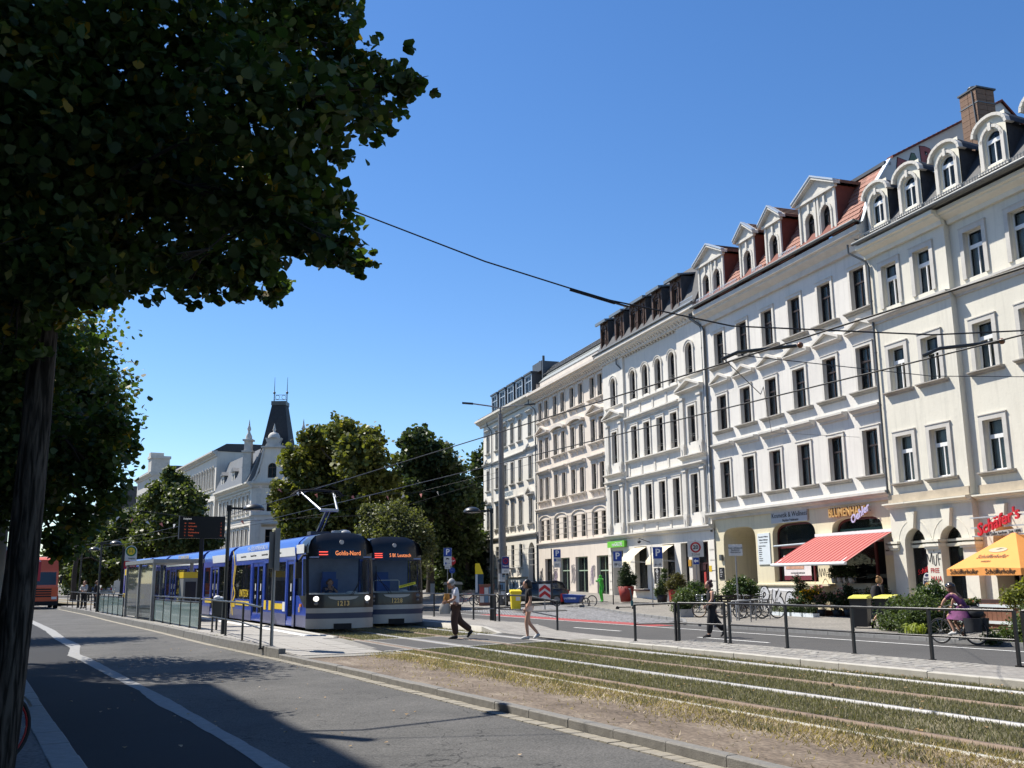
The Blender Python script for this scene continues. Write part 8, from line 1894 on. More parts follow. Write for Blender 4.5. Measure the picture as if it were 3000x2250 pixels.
for s_ in (-1,1): mb.loft([[(-.75,s_*.08,.36),(-.35,s_*.08,.36),(-.35,s_*.24,.36),(-.75,s_*.24,.36)],[(-.78,s_*.08,.72),(-.32,s_*.08,.72),(-.32,s_*.26,.72),(-.78,s_*.26,.72)]], 0)
mb.ball((-.55,0,.86),(.24,.2,.17)); o = mb.obj('pannier_bags', M('pannier_black', (.02,.021,.025), .6, .2), None, cb2.location, (0,0,cyc_rz)); tag(o, 'black pannier bags and bundle on the carrier of the ridden bicycle', 'bags')
mb = MB(); mb.ball((-.02,-.22,1.0),(.10,.05,.12)); o = mb.obj('handbag', M('brown_leather', (.13,.055,.035), .6, .1), None, cb2.location, (0,0,cyc_rz)); tag(o, 'small brown handbag at the hip of the cyclist', 'handbag')

# ------------------------------------------------------------------ vehicles
car_gl = glassmat('car_glass', (.01,.012,.015), .25, .02)
def car(label, loc, rz, paint, L_=4.2, W_=1.76, H_=1.5, group='parked cars', name='parked_car', plate=True):
    t = thing(name, label, 'car', loc, rz, group); h = L_/2; w = W_/2
    # body profile along local X (front at +X)
    low = [(-h,.42),(-h+.03,.75),(-h+.12,.95),(-h*.2,.98),(h*.42,.95),(h-.35,.82),(h-.05,.62),(h,.42)]
    def ring(x, zt, wi): return [(x,-wi,.22),(x,-wi*1.0,.6),(x,-wi*.97,zt-.08),(x,-wi*.88,zt),(x,wi*.88,zt),(x,wi*.97,zt-.08),(x,wi,.6),(x,wi,.22)]
    mb = MB(); mb.loft([ring(x,z,w*k) for x,z,k in ((-h,.6,.86),(-h+.06,.92,.95),(-h+.5,.98,1),(0,.99,1),(h*.45,.97,1),(h-.5,.86,.98),(h-.12,.72,.93),(h,.55,.84))], 0); link('body', mb.mesh('body', paint), t)
    mb = MB(); cab_ = [(-h+.12,.96,.84),(-h+.38,H_-.12,.74),(-h+.8,H_,.70),(h*.05,H_-.02,.70),(h*.22,H_-.12,.73),(h*.55,.95,.84)]
    mb.loft([[(x,-w*.93,.95),(x,-w*k,z),(x,w*k,z),(x,w*.93,.95)] for x,z,k in cab_], 0, closed=False); link('window_glass', mb.mesh('window_glass', car_gl), t)
    mb = MB(); mb.loft([[(x,-w*k,z+.012),(x,w*k,z+.012)] for x,z,k in cab_[1:5]], 0, cap=False, closed=False)
    for s_ in (-1,1):
        mb.path([(cab_[5][0],s_*w*.88,.96),(cab_[4][0],s_*w*.73,H_-.1),(cab_[2][0],s_*w*.70,H_),(cab_[1][0],s_*w*.74,H_-.11),(cab_[0][0],s_*w*.86,.96)],.035,5); mb.obox((-.1,s_*w*.9,.96),(-.12,s_*w*.71,H_-.03),.07,.03)
    link('roof', mb.mesh('roof', paint), t)
    for x in (-h+.78,h-.82):
        for s_ in (-1,1): mb = MB(); mb.cyl((x,s_*(w-.17),.31),(x,s_*(w+.012),.31),.31,n=18); mb.cyl((x,s_*(w+.0),.31),(x,s_*(w+.02),.31),.19,n=12,mi=1); link('wheel', mb.mesh('wheel', [tyre, galv]), t)
    for s_ in (-1,1):
        mb = MB(); mb.cbox((h-.1,s_*w*.72,.66),(.16,.34,.14)); link('headlight', mb.mesh('headlight', lamp_off), t); mb = MB(); mb.cbox((-h+.03,s_*w*.78,.82),(.1,.24,.22)); link('tail_light', mb.mesh('tail_light', M('tail_red', (.35,.02,.02), .3, 0)), t)
        mb = MB(); mb.cbox((h*.42,s_*(w+.08),1.0),(.12,.16,.12)); link('mirror', mb.mesh('mirror', paint), t)
    for x in (-h-.005,h+.005): mb = MB(); mb.cbox((x,0,.45),(.01,.5,.11)); link('number_plate', mb.mesh('number_plate', sign_w), t)
    return t
cp_d = M('car_anthracite', (.022,.024,.028), .3, .05, coat=.8); cp_w = M('car_silver', (.35,.36,.38), .3, .05, metal=.4, coat=.8); cp_b = M('car_navy', (.015,.022,.05), .3, .05, coat=.8); cp_r = M('car_white', (.6,.6,.6), .3, .05, coat=.8)
car('dark grey hatchback parked behind the chevron board', gp(30.2,57.6,.01), 2.75, cp_d)
for k, (lab, x, y, p) in enumerate((('black parked car at the right end of the distant row', 13.6,150,cp_d),('silver parked car second from the right in the distant row', 11.6,158,cp_w),('dark blue parked car third from the right in the distant row', 10.2,166,cp_b),('white parked car at the left end of the distant row', 3.2,172,cp_r),('dark parked car beside the white one in the distant row', 1.2,176,cp_d),('silver parked car left of the dark distant one', -.9,180,cp_w))): car(lab, (x,y,.0), 1.4, p, group='parked cars far down the avenue')
# orange truck on the left lane
tk_o = M('truck_orange', (.62,.10,.03), .4, .05, coat=.5); tk = thing('truck', 'orange truck driving towards the camera on the left lane, half hidden by the trunk', 'truck', (1.28,80.5,ROAD), .07)
mb = MB(); mb.loft([[(-1.25,y,.55),(1.25,y,.55),(1.25,y*1+.0,z),(-1.25,y,z)] for y,z in ((0,1.4),(0,1.4))], 0) if 0 else mb.box(-1.25,1.25,.0,2.2,.55,1.55); mb.loft([[(-1.22,.02,1.55),(1.22,.02,1.55),(1.22,2.2,1.55),(-1.22,2.2,1.55)],[(-1.2,.16,2.75),(1.2,.16,2.75),(1.2,2.2,2.75),(-1.2,2.2,2.75)],[(-1.15,.5,3.55),(1.15,.5,3.55),(1.15,2.2,3.6),(-1.15,2.2,3.6)],[(-1.0,1.0,3.75),(1.0,1.0,3.75),(1.0,2.2,3.8),(-1.0,2.2,3.8)]], 0, sm=False); link('cab', mb.mesh('cab', tk_o), tk)
mb = MB(); mb.add([(-1.08,.03,1.72),(1.08,.03,1.72),(1.05,.13,2.65),(-1.05,.13,2.65)], [(0,1,2,3)]); link('windscreen', mb.mesh('windscreen', M('truck_glass', (.02,.03,.045), .1, 0)), tk)
mb = MB()
for k in range(4): mb.box(-.8,.8,-.02,.02,.85+.17*k,.95+.17*k)
link('grille', mb.mesh('grille', tyre), tk); mb = MB(); mb.box(-1.27,1.27,-.12,.3,.25,.55); link('bumper', mb.mesh('bumper', tyre), tk)
for s_ in (-1,1):
    mb = MB(); mb.cbox((s_*1.0,-.03,.78),(.35,.06,.18)); link('headlight', mb.mesh('headlight', M('truck_lamp', (.75,.75,.72), .2, 0)), tk); mb = MB(); mb.cbox((s_*1.4,.15,2.1),(.16,.12,.6)); link('mirror', mb.mesh('mirror', tyre), tk)
    for y in (.9,4.6): mb = MB(); mb.cyl((s_*1.22-.14,y,.5),(s_*1.22+.14,y,.5),.5,n=16); link('wheel', mb.mesh('wheel', tyre), tk)
mb = MB(); mb.box(-1.25,1.25,2.5,8.5,1.0,3.6); link('load_box', mb.mesh('load_box', tk_o), tk); mb = MB(); mb.box(-.3,.3,.42,.5,3.0,3.3); link('roof_sign', mb.mesh('roof_sign', black_ink), tk)
# red and white market parasol at the left edge
mp_ = thing('market_parasol', 'red parasol with white panel at the left edge behind the trunk', 'parasol', (-.75,22.5,0)); mb = MB(); mb.cyl((0,0,0),(0,0,2.6),.03,n=8); link('pole', mb.mesh('pole', M('purple_pole', (.08,.05,.16), .5, .1)), mp_)
mb = MB(); N_ = 8
for k in range(N_):
    a, b_ = 2*pi*k/N_, 2*pi*(k+1)/N_; mb.poly([(1.1*cos(a),1.1*sin(a),2.15),(1.1*cos(b_),1.1*sin(b_),2.15),(0,0,2.65)], k % 2); mb.poly([(1.1*cos(a),1.1*sin(a),2.15),(1.1*cos(b_),1.1*sin(b_),2.15),(1.1*cos(b_),1.1*sin(b_),1.75),(1.1*cos(a),1.1*sin(a),1.75)], 0)
link('canopy', mb.mesh('canopy', [M('parasol_red', (.42,.02,.04), .8, .05), t_white], False), mp_)
# green figure statue
g_m = M('statue_green', (.05,.42,.03), .4, .08, coat=.3)
gs = thing('green_figure', 'bright green human figure statue holding its arms up beside the shop doors', 'statue', gp(33.2,54.2,.05), 1.6)
m_ = skin_mesh(dict(pel=(0,0,1.0),chs=(0,.05,1.35),nck=(0,.06,1.52),hed=(0,.08,1.62),top=(0,.08,1.72),sL=(-.2,.04,1.46),eL=(-.34,.2,1.42),wL=(-.12,.34,1.5),sR=(.2,.04,1.46),eR=(.32,.18,1.3),wR=(.1,.36,1.36),hL=(-.1,0,.95),kL=(-.13,.1,.55),aL=(-.1,0,.1),tL=(-.1,.14,.05),hR=(.1,0,.95),kR=(.12,.06,.55),aR=(.1,-.04,.1),tR=(.1,.12,.05)),
    [('pel','chs'),('chs','nck'),('nck','hed'),('hed','top'),('chs','sL'),('sL','eL'),('eL','wL'),('chs','sR'),('sR','eR'),('eR','wR'),('pel','hL'),('hL','kL'),('kL','aL'),('aL','tL'),('pel','hR'),('hR','kR'),('kR','aR'),('aR','tR')],
    dict(pel=(.15,.12),chs=(.18,.13),nck=.06,hed=(.1,.12),top=(.09,.11),sL=.07,eL=.055,wL=.045,sR=.07,eR=.055,wR=.045,hL=.1,kL=.075,aL=.05,tL=.045,hR=.1,kR=.075,aR=.05,tR=.045), 'pel'); m_.materials.clear(); m_.materials.append(g_m); link('figure', m_, gs); mb = MB(); mb.box(-.3,.3,-.25,.3,-.05,.06); link('base', mb.mesh('base', galv), gs)

# ------------------------------------------------------------------ plants, pots, flowers, terrace
lf_box = leafmat('boxwood_leaf', (.03,.05,.02), .2, .5); lf_gr = leafmat('herb_leaf', (.075,.105,.04), .3, .5); lf_br = leafmat('brownish_shrub_leaf', (.10,.095,.04), .3, .5); lf_ol = leafmat('oleander_leaf', (.05,.085,.03), .3, .4)
fl_w = leafmat('white_petal', (.62,.60,.56), .3, .1); fl_p = leafmat('pink_petal', (.55,.28,.32), .3, .25); fl_y = leafmat('yellow_petal', (.70,.42,.02), .3, .2); fl_r = leafmat('red_petal', (.45,.04,.04), .3, .3)
pot_r = M('red_planter', (.26,.03,.022), .6, .12, 3); pot_k = M('dark_pot', (.03,.03,.03), .6, .1); pot_s = M('stone_trough', (.45,.44,.41), .9, .1); pot_w = M('white_pot', (.6,.58,.54), .6, .05); wood_p = M('terrace_wood', (.20,.09,.055), .8, .2, 5, .2, 20, island=.2); wood_l = M('pale_board', (.52,.40,.26), .8, .15, 5)
pn_ = [0]
def plant(label, x, y, blobs, n, size, mat, z=.07, shape='hex', pot=None, flowers=None, name='shrub', cat='plant', stems=True, group=None, droop=.3, clus=.3):
    loc = gp(x,y,z); pn_[0] += 1; t = thing(name, label, cat, loc, -YAW, group); B = [(b[0],b[1],b[2],b[3]) for b in blobs]; z0 = 0
    if pot:
        kind, w0, w1, h, m_ = pot; mb = MB()
        if kind == 'round': mb.lathe([(.01,0),(w0,0),(w1,h),(w1-.04,h),(w1-.06,h-.06),(.01,h-.06)], (0,0,0), 16)
        else: mb.loft([[(-w0,-w0,0),(w0,-w0,0),(w0,w0,0),(-w0,w0,0)],[(-w1,-w1,h),(w1,-w1,h),(w1,w1,h),(-w1,w1,h)]], 0, sm=False)
        link('pot', mb.mesh('pot', m_), t); z0 = h-.06
    if stems:
        mb = MB(); rg = random.Random(pn_[0])
        for b in B: mb.path([(b[0]*.3,b[1]*.3,z0),(b[0]*.7,b[1]*.7,(z0+b[2])/2),(b[0],b[1],b[2]+b[3]*.3)], [.018,.012,.005], 5)
        link('stem', mb.mesh('stem', bark), t)
    leaves('foliage', B, n, size, shape, mat, t, (0,0,0), pn_[0]+50, clus=clus, per=12, droop=droop)
    if flowers: leaves('flowers', [(b[0],b[1],b[2]+b[3]*.25,b[3]*1.02) for b in B], flowers[0], flowers[1], 'hex', flowers[2], t, (0,0,0), pn_[0]+90, clus=.12, per=5)
    return t
plant('tall dark conical shrub in a tapered red planter by the first cream awning', 34.0,52.6, [(0,0,1.2,.42),(0,0,1.6,.38),(.05,0,2.0,.26),(0,0,2.3,.14),(.45,0,1.2,.2),(.5,.0,1.5,.16)], 6500, .055, lf_box, pot=('round',.36,.52,.95,pot_r), z=.12, name='conical_shrub')
plant('brownish bushy shrub in a square red planter by the second cream awning', 35.7,49.7, [(0,0,1.15,.42),(.1,0,1.45,.36),(-.25,0,1.1,.3),(.35,0,1.2,.26),(.1,0,1.7,.15)], 5200, .055, lf_br, pot=('sq',.36,.40,.85,pot_r), z=.07, name='potted_shrub')
plant('light green climbing shrub in a dark tub left of the square planter', 35.5,50.9, [(0,0,.8,.36),(-.2,0,.6,.28),(.1,0,1.2,.25),(.15,0,1.6,.18),(.2,0,1.95,.16)], 4200, .055, lf_gr, pot=('round',.28,.34,.5,pot_k), z=.07, name='potted_shrub')
plant('green herb bush spilling from a white stone trough beside the bicycles', 28.1,38.4, [(0,0,.55,.36),(.3,.2,.8,.32),(-.35,.1,.55,.36),(.1,.4,.9,.38),(.55,.35,.75,.32),(-.15,.3,.9,.28)], 5500, .06, lf_gr, pot=('sq',.30,.34,.36,pot_s), name='trough_bush')
plant('taller leafy bush behind the trough, in front of the dark red door', 31.5,42.6, [(0,0,.7,.5),(.4,0,1.0,.42),(-.4,0,.8,.42),(.8,0,.8,.4),(.2,0,1.3,.3),(1.2,0,.6,.4)], 5500, .065, lf_ol, flowers=None, name='leafy_bush')
plant('white flowering oleander in front of the passage', 33.6,41.2, [(0,0,1.0,.5),(.4,0,1.25,.42),(-.4,0,1.15,.42),(.1,0,1.5,.34),(.7,0,1.0,.36),(-.6,0,.9,.3)], 5500, .07, lf_ol, pot=('round',.28,.34,.45,pot_k), flowers=(420,.055,fl_w), name='oleander')
bn = thing('bench', 'dark slatted wooden bench behind the parked bicycles', 'bench', gp(31.6,38.9,.07), -YAW+.1)
mb = MB()
for k in range(3): mb.box(-.9,.9,-.2+.15*k,-.08+.15*k,.42,.46)
link('seat', mb.mesh('seat', M('bench_dark', (.045,.03,.022), .7, .2)), bn)
for k in range(3):
    mb = MB(); mb.box(-.9,.9,.26,.29,.55+.14*k,.65+.14*k); link('slat', mb.mesh('slat', _M['bench_dark']), bn)
for x in (-.75,.75): mb = MB(); mb.box(x-.04,x+.04,-.2,.28,0,.42); mb.box(x-.04,x+.04,.24,.28,.42,.95); link('leg', mb.mesh('leg', tyre), bn)
# flower shop display in front of the flower shop (facade coordinates)
def fx(s, d): return fworld(s, d)
for lab, s, d, bl_, n, fl_, pot_ in (
    ('tall potted rose with pale pink blooms left of the flower display', -6.2,.9, [(0,0,1.0,.3),(.1,0,1.35,.26),(-.1,0,1.65,.2)], 2000, (110,.075,fl_p), ('round',.16,.2,.3,pot_k)),
    ('pink blooming pot plant under the awning bar', -5.3,.8, [(0,0,.85,.3),(.2,0,1.1,.28),(-.2,0,1.0,.26)], 2000, (260,.08,fl_p), ('round',.18,.22,.35,pot_k)),
    ('bright yellow daisies in a pot at the centre of the flower display', -4.7,1.4, [(0,0,.85,.28),(.25,0,.95,.22),(-.2,0,.95,.22)], 1600, (520,.075,fl_y), ('round',.16,.2,.4,pot_k)),
    ('pale hydrangea at the right of the yellow daisies', -4.0,1.3, [(0,0,.7,.28),(.2,0,.85,.22)], 1500, (240,.07,fl_p), ('round',.16,.2,.3,pot_k)),
    ('dark leafy pot plant in the shade near the shop door', -3.2,1.0, [(0,0,.6,.3),(.3,0,.7,.28),(-.2,0,.85,.25)], 2200, (60,.06,fl_p), ('round',.18,.22,.3,pot_k)),
    ('dark shrub with a few pink blooms in the shade by the shop window', -2.5,.9, [(0,0,.7,.34),(.3,0,.95,.3),(-.3,0,.9,.3),(0,0,1.2,.22)], 2600, (120,.07,fl_p), ('round',.18,.24,.35,pot_k)),
    ('dark shrub right of the flower shop door', -.35,1.0, [(0,0,.6,.36),(.3,0,.8,.34),(-.25,0,1.0,.3),(.3,0,1.1,.25)], 2600, (60,.06,fl_p), ('round',.2,.25,.3,pot_k)),
    ('mixed green herbs in the front row of the flower display', -5.6,1.7, [(0,0,.5,.26),(.3,0,.6,.24),(.6,0,.5,.26)], 2000, (60,.05,fl_r), ('sq',.2,.24,.25,pot_k))):
    x, y = fx(s,d); plant(lab, x, y, bl_, n, .05, lf_ol if fl_[0] > 200 else lf_box, pot=pot_, flowers=fl_, name='potted_flower', group='flowers in front of the flower shop')
for k, (lab, s, mt) in enumerate((('left pale wooden crate of low herbs on the pavement', -6.0, lf_gr),('second pale wooden crate of low herbs on the pavement', -5.15, lf_gr),('third crate of herbs in the shade', -4.2, lf_box),('fourth crate of herbs in the shade near the door', -3.3, lf_box))):
    x, y = fx(s,2.35); t = plant(lab, x, y, [(-.22,0,.28,.17),(.0,0,.3,.18),(.22,0,.28,.17)], 1100, .045, mt, name='herb_crate', group='herb crates in front of the flower shop', stems=False)
    t.rotation_euler = (0,0,-pi/2-FA)
    for q in (-.17,.15): mb = MB(); mb.box(-.38,.38,q,q+.02,.0,.17); link('side_board', mb.mesh('side_board', wood_l), t)
    for q in (-.38,.36): mb = MB(); mb.box(q,q+.02,-.15,.15,.0,.17); link('end_board', mb.mesh('end_board', wood_l), t)
for k in range(4):
    x, y = fx(-4.15+.42*k,.35); t = thing('flower_pot', ('first','second','third','fourth')[k]+' white pot from the left on the shop window ledge', 'flower pot', (x,y,1.34), 0, 'white pots on the shop window ledge')
    mb = MB(); mb.lathe([(.01,0),(.11,0),(.15,.26),(.13,.26),(.01,.22)], (0,0,0), 12); link('pot', mb.mesh('pot', pot_w), t); leaves('foliage', [(0,0,.45,.22),(0,0,.7,.18)], 350, .09, 'diamond', lf_box, t, (0,0,0), 300+k, clus=.4, per=8)
for k, s in enumerate((-5.6,-4.6,-3.4,-2.4)):
    x, y = fx(s,.62); t = thing('display_shelf', ('left end','second','third','right end')[k]+' stepped wooden plant stand under the awning', 'plant stand', gp(x,y,.07), -pi/2-FA, 'plant stands under the awning'); 
    for j in range(2): mb = MB(); mb.box(-.42,.42,-.3+.28*j,-.05+.28*j,.22+.24*j,.25+.24*j); link('shelf', mb.mesh('shelf', wood_p), t)
    for q in (-.38,.34): mb = MB(); mb.box(q,q+.04,-.28,.25,0,.24); link('leg', mb.mesh('leg', wood_p), t)
# kerbside wild planting
for lab, x, y, bl_, n, sz, mt, fl_ in (
    ('tall grassy green planting left of the cyclist, first clump by the bins', 26.3,24.4, [(0,0,.35,.45),(.5,0,.45,.45),(.9,0,.35,.45),(.3,0,.75,.35),(.8,.2,.8,.3)], 9500, .065, lf_gr, None),
    ('dense dark green planting behind the front wheel', 26.1,23.0, [(0,0,.4,.5),(.5,0,.5,.45),(-.4,0,.4,.45),(.2,0,.8,.4),(.8,0,.45,.4)], 9500, .065, lf_gr, None),
    ('tall bush with pale blossoms between the bins and the cyclist', 26.9,23.3, [(0,0,.9,.4),(.2,0,1.3,.34),(-.2,0,1.15,.34),(.35,0,1.0,.34),(.1,0,.5,.4)], 5000, .075, lf_ol, (330,.05,fl_w)),
    ('yellowish tall stems in front of the bakery window', 27.6,20.8, [(0,0,1.1,.3),(.4,0,1.3,.28),(.8,0,1.1,.28),(.6,0,1.6,.18)], 2600, .075, leafmat('yellow_green_leaf', (.16,.17,.04), .4, .4), None),
    ('wild planting right of the rear wheel', 24.7,18.2, [(0,0,.35,.45),(.5,0,.45,.45),(.9,0,.4,.45),(.2,0,.75,.35),(.8,0,.8,.3)], 9500, .06, lf_gr, (80,.03,fl_y)),
    ('wild planting at the right edge of the picture', 24.8,16.6, [(0,0,.4,.45),(.5,0,.5,.45),(-.5,0,.4,.45),(.1,0,.8,.35)], 8500, .06, lf_ol, None),
    ('low herbs at the kerb under the rear wheel', 24.25,18.6, [(0,0,.15,.25),(.4,0,.2,.25),(-.4,0,.15,.22)], 2000, .06, lf_gr, None)):
    plant(lab, x, y, bl_, n, sz, mt, shape='diamond', flowers=fl_, name='wild_planting', group='kerbside wild planting', droop=-.6)
# bright strap leaves at the kerb
t = thing('iris_clump', 'bright yellow-green strap leaves at the kerb in front of the hedge', 'plant', gp(25.3,22.6,.05)); mb = MB(); rg = random.Random(2)
for k in range(60):
    a = rg.uniform(0,2*pi); L_ = rg.uniform(.25,.5); x0_, y0_ = rg.uniform(-.4,.4), rg.uniform(-.15,.15); d = Vector((cos(a),sin(a),0)); n_ = Vector((-d.y,d.x,0))*.02; p0 = Vector((x0_,y0_,0)); p1 = p0+d*L_*.4+Vector((0,0,L_*.75)); p2 = p0+d*L_*.9+Vector((0,0,L_*.6)); mb.add([p0-n_,p0+n_,p1+n_,p1-n_,p2], [(0,1,2,3),(3,2,4)])
stuff(link('strap_leaves', mb.mesh('strap_leaves', leafmat('strap_leaf', (.26,.30,.06), .3, .3), False), t))
# terrace fence with planks, pot and parasol
t = thing('terrace_fence', 'low wooden plank fence with pale rails round the bakery terrace', 'terrace fence', gp(*fworld(7.9,4.6),.05), -pi/2-FA)
for k in range(34):
    mb = cm(('plk',), lambda: (lambda m: (m.box(0,.185,-.012,.012,.12,.92), m)[-1].mesh('plank', wood_p))(MB())); link('plank', mb, t, (-.6+.2*k,random.uniform(-.006,.006),random.uniform(-.01,.01)))
for z in (.28,.80):
    mb = MB(); mb.box(-.7,6.3,-.06,-.02,z,z+.09); link('rail', mb.mesh('rail', wood_l), t)
for k in range(5): mb = MB(); mb.box(-.65+1.6*k,-.57+1.6*k,-.02,.06,0,1.0); link('post', mb.mesh('post', wood_p), t)
mb = MB(); mb.box(-.6,2.2,.5,1.0,.55,1.02); link('planter_box', mb.mesh('planter_box', M('dark_planter', (.06,.03,.025), .7, .2)), t)
plant('black hanging pot with small flowers on the terrace fence', *fworld(9.0,4.75), [(0,0,.42,.16),(.12,0,.48,.12),(-.12,0,.45,.12)], 700, .05, lf_gr, z=.55, pot=('round',.12,.2,.34,pot_k), flowers=(20,.05,fl_p), name='hanging_pot')
def parasol():
    Lc = Vector(px_point(2773,1668,36.5)); Fc_ = Vector(px_point(2990,1664,33.3)); zb_ = (Lc.z+Fc_.z)/2; d = Fc_-Lc; d.z = 0; n_ = Vector((-d.y,d.x,0)); n_ = n_ if n_.x > 0 else -n_
    if Vector((n_.x,n_.y,0)).dot(Vector((fw.x,fw.y,0))) < 0: n_ = -n_
    c = Lc+d*.5+n_*.5; t = thing('parasol', 'large orange parasol with black lettering over the bakery terrace', 'parasol', (c.x,c.y,gz(c.x,c.y)), atan2(d.y,d.x)); S = d.length/2; z1 = zb_-t.location.z; ap = z1+1.35
    org = M('parasol_orange', (.72,.30,.075), .8, .05, 3); mb = MB(); q = [(-S,-S),(S,-S),(S,S),(-S,S)]
    for i in range(4):
        a, b_ = q[i], q[(i+1)%4]; n = 6; m_ = ((a[0]+b_[0])/2,(a[1]+b_[1])/2)
        mb.add([(a[0],a[1],z1),(m_[0]*.97,m_[1]*.97,z1+.05),(b_[0],b_[1],z1),(0,0,ap)], [(0,1,3),(1,2,3)])
        for (p, r) in ((a,m_),(m_,b_)): mb.add([(p[0],p[1],z1+(.05 if p is m_ else 0)),(r[0],r[1],z1+(.05 if r is m_ else 0)),(r[0]*1.004,r[1]*1.004,z1-.24),(p[0]*1.004,p[1]*1.004,z1-.24)], [(0,1,2,3)])
    cn = link('canopy', mb.mesh('canopy', org, False), t)
    for x in (-S*.5,S*.48): text('Schöfferhofer', cn, (x,-S*1.004-.012,z1-.1), .27, black_ink, sx=S*.62/1.05*.9)
    sl_ = atan2(ap-z1, S); text('Schöfferhofer', cn, (0.0,-S*.70,z1+(ap-z1)*.30+.03), .30, M('print_brown', (.16,.09,.05), .7, 0), rx=sl_, sx=S*.5, shear=.2); text('WEIZEN', cn, (-.1,-S*.83,z1+(ap-z1)*.17+.03), .12, _M['print_brown'], rx=sl_)
    mb = MB(); mb.prism([(cos(2*pi*k/20)*.42,sin(2*pi*k/20)*.14) for k in range(20)], 'z', 0, .006, 0); mb.prism([(-.1,-.02),(.25,.06),(.05,.07)], 'z', .006, .01, 1); link('emblem', mb.mesh('emblem', [M('emblem_grey', (.42,.36,.25), .7, .1), black_ink]), cn, (0,-S*.52,z1+(ap-z1)*.48+.02), (sl_,0,0))
    mb = MB(); mb.cyl((0,0,0),(0,0,ap),.035,n=8); link('pole', mb.mesh('pole', galv), t); mb = MB(); mb.box(-.4,.4,-.4,.4,0,.1); link('base', mb.mesh('base', concrete), t)
    mb = MB()
    for p in q: mb.obox((0,0,ap-.5),(p[0]*.97,p[1]*.97,z1+.02),.03,.03)
    link('rib', mb.mesh('rib', wood_l), t)
parasol()
for k in range(2):
    x, y = fworld(9+1.8*k,2.2); t = thing('cafe_table', ('left','right')[k]+' wooden café table on the bakery terrace under the parasol', 'table', gp(x,y,.07), .2*k, 'café tables on the terrace'); mb = MB(); mb.box(-.4,.4,-.4,.4,.70,.74); link('tabletop', mb.mesh('tabletop', wood_p), t)
    for sx_ in (-1,1):
        for sy_ in (-1,1): mb = MB(); mb.box(sx_*.34-.025,sx_*.34+.025,sy_*.34-.025,sy_*.34+.025,0,.7); link('leg', mb.mesh('leg', tyre), t)
# ------------------------------------------------------------------ grass, weeds, fallen leaves
def blades(name, n, region, h, mat, seed, dens=None, lean=.5, w=.008):
    rg = np.random.RandomState(seed); X = rg.rand(n*3)*(region[1]-region[0])+region[0]; Y = region[2]+(region[3]-region[2])*rg.rand(n*3)**(1.25)
    if dens is not None: k = dens(X,Y) > rg.rand(len(X)); X, Y = X[k], Y[k]
    X, Y = X[:n], Y[:n]; n = len(X); a = rg.rand(n)*2*np.pi; H_ = h*(.4+.9*rg.rand(n)); l = lean*H_*(.3+rg.rand(n)); b = rg.rand(n)*2*np.pi
    z0 = np.full(n,-.015); V = np.zeros((n,3,3)); ww = w*(.7+.8*rg.rand(n))
    V[:,0] = np.c_[X-np.cos(a)*ww,Y-np.sin(a)*ww,z0]; V[:,1] = np.c_[X+np.cos(a)*ww,Y+np.sin(a)*ww,z0]; V[:,2] = np.c_[X+np.cos(b)*l,Y+np.sin(b)*l,z0+H_]
    return stuff(np_obj(name, V.reshape(-1,3), np.arange(n*3).reshape(-1,3), mat))
def patch_noise(X, Y, s=.9): return .5+.25*np.sin(X*2.1*s+np.sin(Y*1.3*s)*2)+.25*np.sin(Y*1.7*s+np.sin(X*2.7*s)*1.7)
grass_m = leafmat('track_grass', (.195,.185,.125), .2, .4, (.34,.29,.21)); dry_m = leafmat('dry_grass', (.34,.27,.17), .25, .4); green_m = leafmat('weed_leaf', (.10,.13,.035), .3, .4)
def rails(X): 
    m = np.ones_like(X)
    for x in (8.86,10.33,11.62,13.08): m *= (np.abs(X-x-.03) > .10)
    return m
blades('track_grass', 150000, (8.45,13.6,3.0,24.0), .055, grass_m, 1, lambda X,Y: rails(X)*(Y < 23.1+(X-8.05)*.21)*np.clip(.35+.75*patch_noise(X,Y),.1,1))
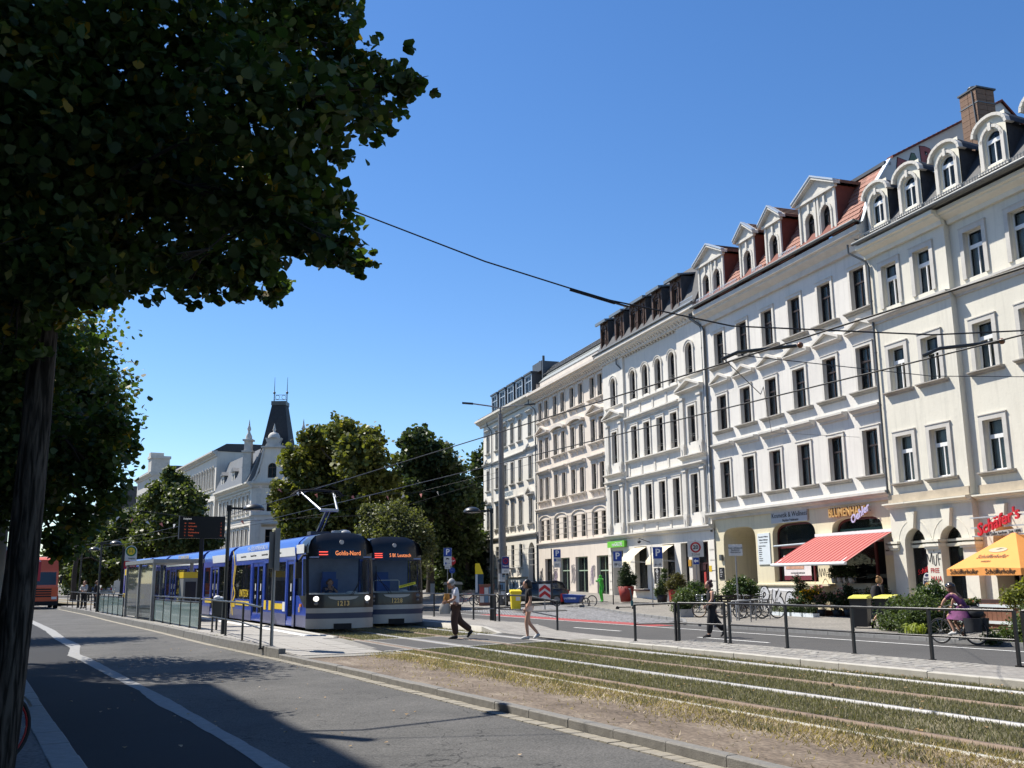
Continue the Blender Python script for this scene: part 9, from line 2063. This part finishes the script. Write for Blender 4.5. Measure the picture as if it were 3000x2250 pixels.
blades('dry_grass', 36000, (6.3,8.9,3.0,23.0), .045, dry_m, 2, lambda X,Y: np.clip((X-7.3)/1.0+.35*patch_noise(X,Y)-.1,.02,1)*(np.abs(X-8.89) > .1), 1.2)
blades('verge_grass', 9000, (7.6,8.9,3.0,23.0), .06, grass_m, 3, lambda X,Y: np.clip(patch_noise(X,Y,1.6)*1.5-.7,0,1)*(np.abs(X-8.89) > .1))
blades('platform_grass', 34000, (8.5,13.6,28.0,48.0), .06, grass_m, 4, lambda X,Y: rails(X)*(Y > 27.9+(X-8.05)*.17))
blades('kerb_weeds', 2600, (5.15,5.75,25.2,60.0), .16, green_m, 5, lambda X,Y: np.clip(patch_noise(X*3,Y,1.2)*2.2-1.35,0,1)*(X > np.interp(Y,[25,31,40,52,60],[5.55,5.35,5.0,4.4,4.0]))*(X < np.interp(Y,[25,31,40,52,60],[5.75,5.55,5.2,4.7,4.2])), .8, .01)
rgn = np.random.RandomState(12); n = 260; V = []; Fc = []
for k in range(n):
    if k < 150: x, y, z = rgn.uniform(7.3,13.4), rgn.uniform(7,22.5), .03
    elif k < 215: x, y, z = rgn.uniform(.8,5.6), rgn.uniform(9,30), ROAD+.012
    else: x, y, z = 13.4+rgn.uniform(-.25,.2), rgn.uniform(9,20), .03
    a = rgn.uniform(0,6.28); s_ = rgn.uniform(.025,.055); o = len(V); pts = LEAF['hex']*s_
    for p in pts: V.append((x+p[0]*cos(a)-p[1]*sin(a), y+p[0]*sin(a)+p[1]*cos(a), z+abs(p[0])*.5+rgn.uniform(0,.01)))
    Fc.append(list(range(o,o+6)))
stuff(np_obj('fallen_leaves', V, np.array(Fc), leafmat('dead_leaf', (.30,.20,.10), .2, .5, (.5,.45,.38))))
# far dark low hedge closing the avenue
bl = [(x, y, .8, 1.5) for x, y in ((-3,118),(-6,100),(0,135),(16,128),(19,120),(23,112),(8,190),(2,210),(20,175))]
stuff(leaves('avenue_undergrowth', bl, 9000, .3, 'hex', leaf_dark, None, (0,0,0), 78, per=20, clus=.4))
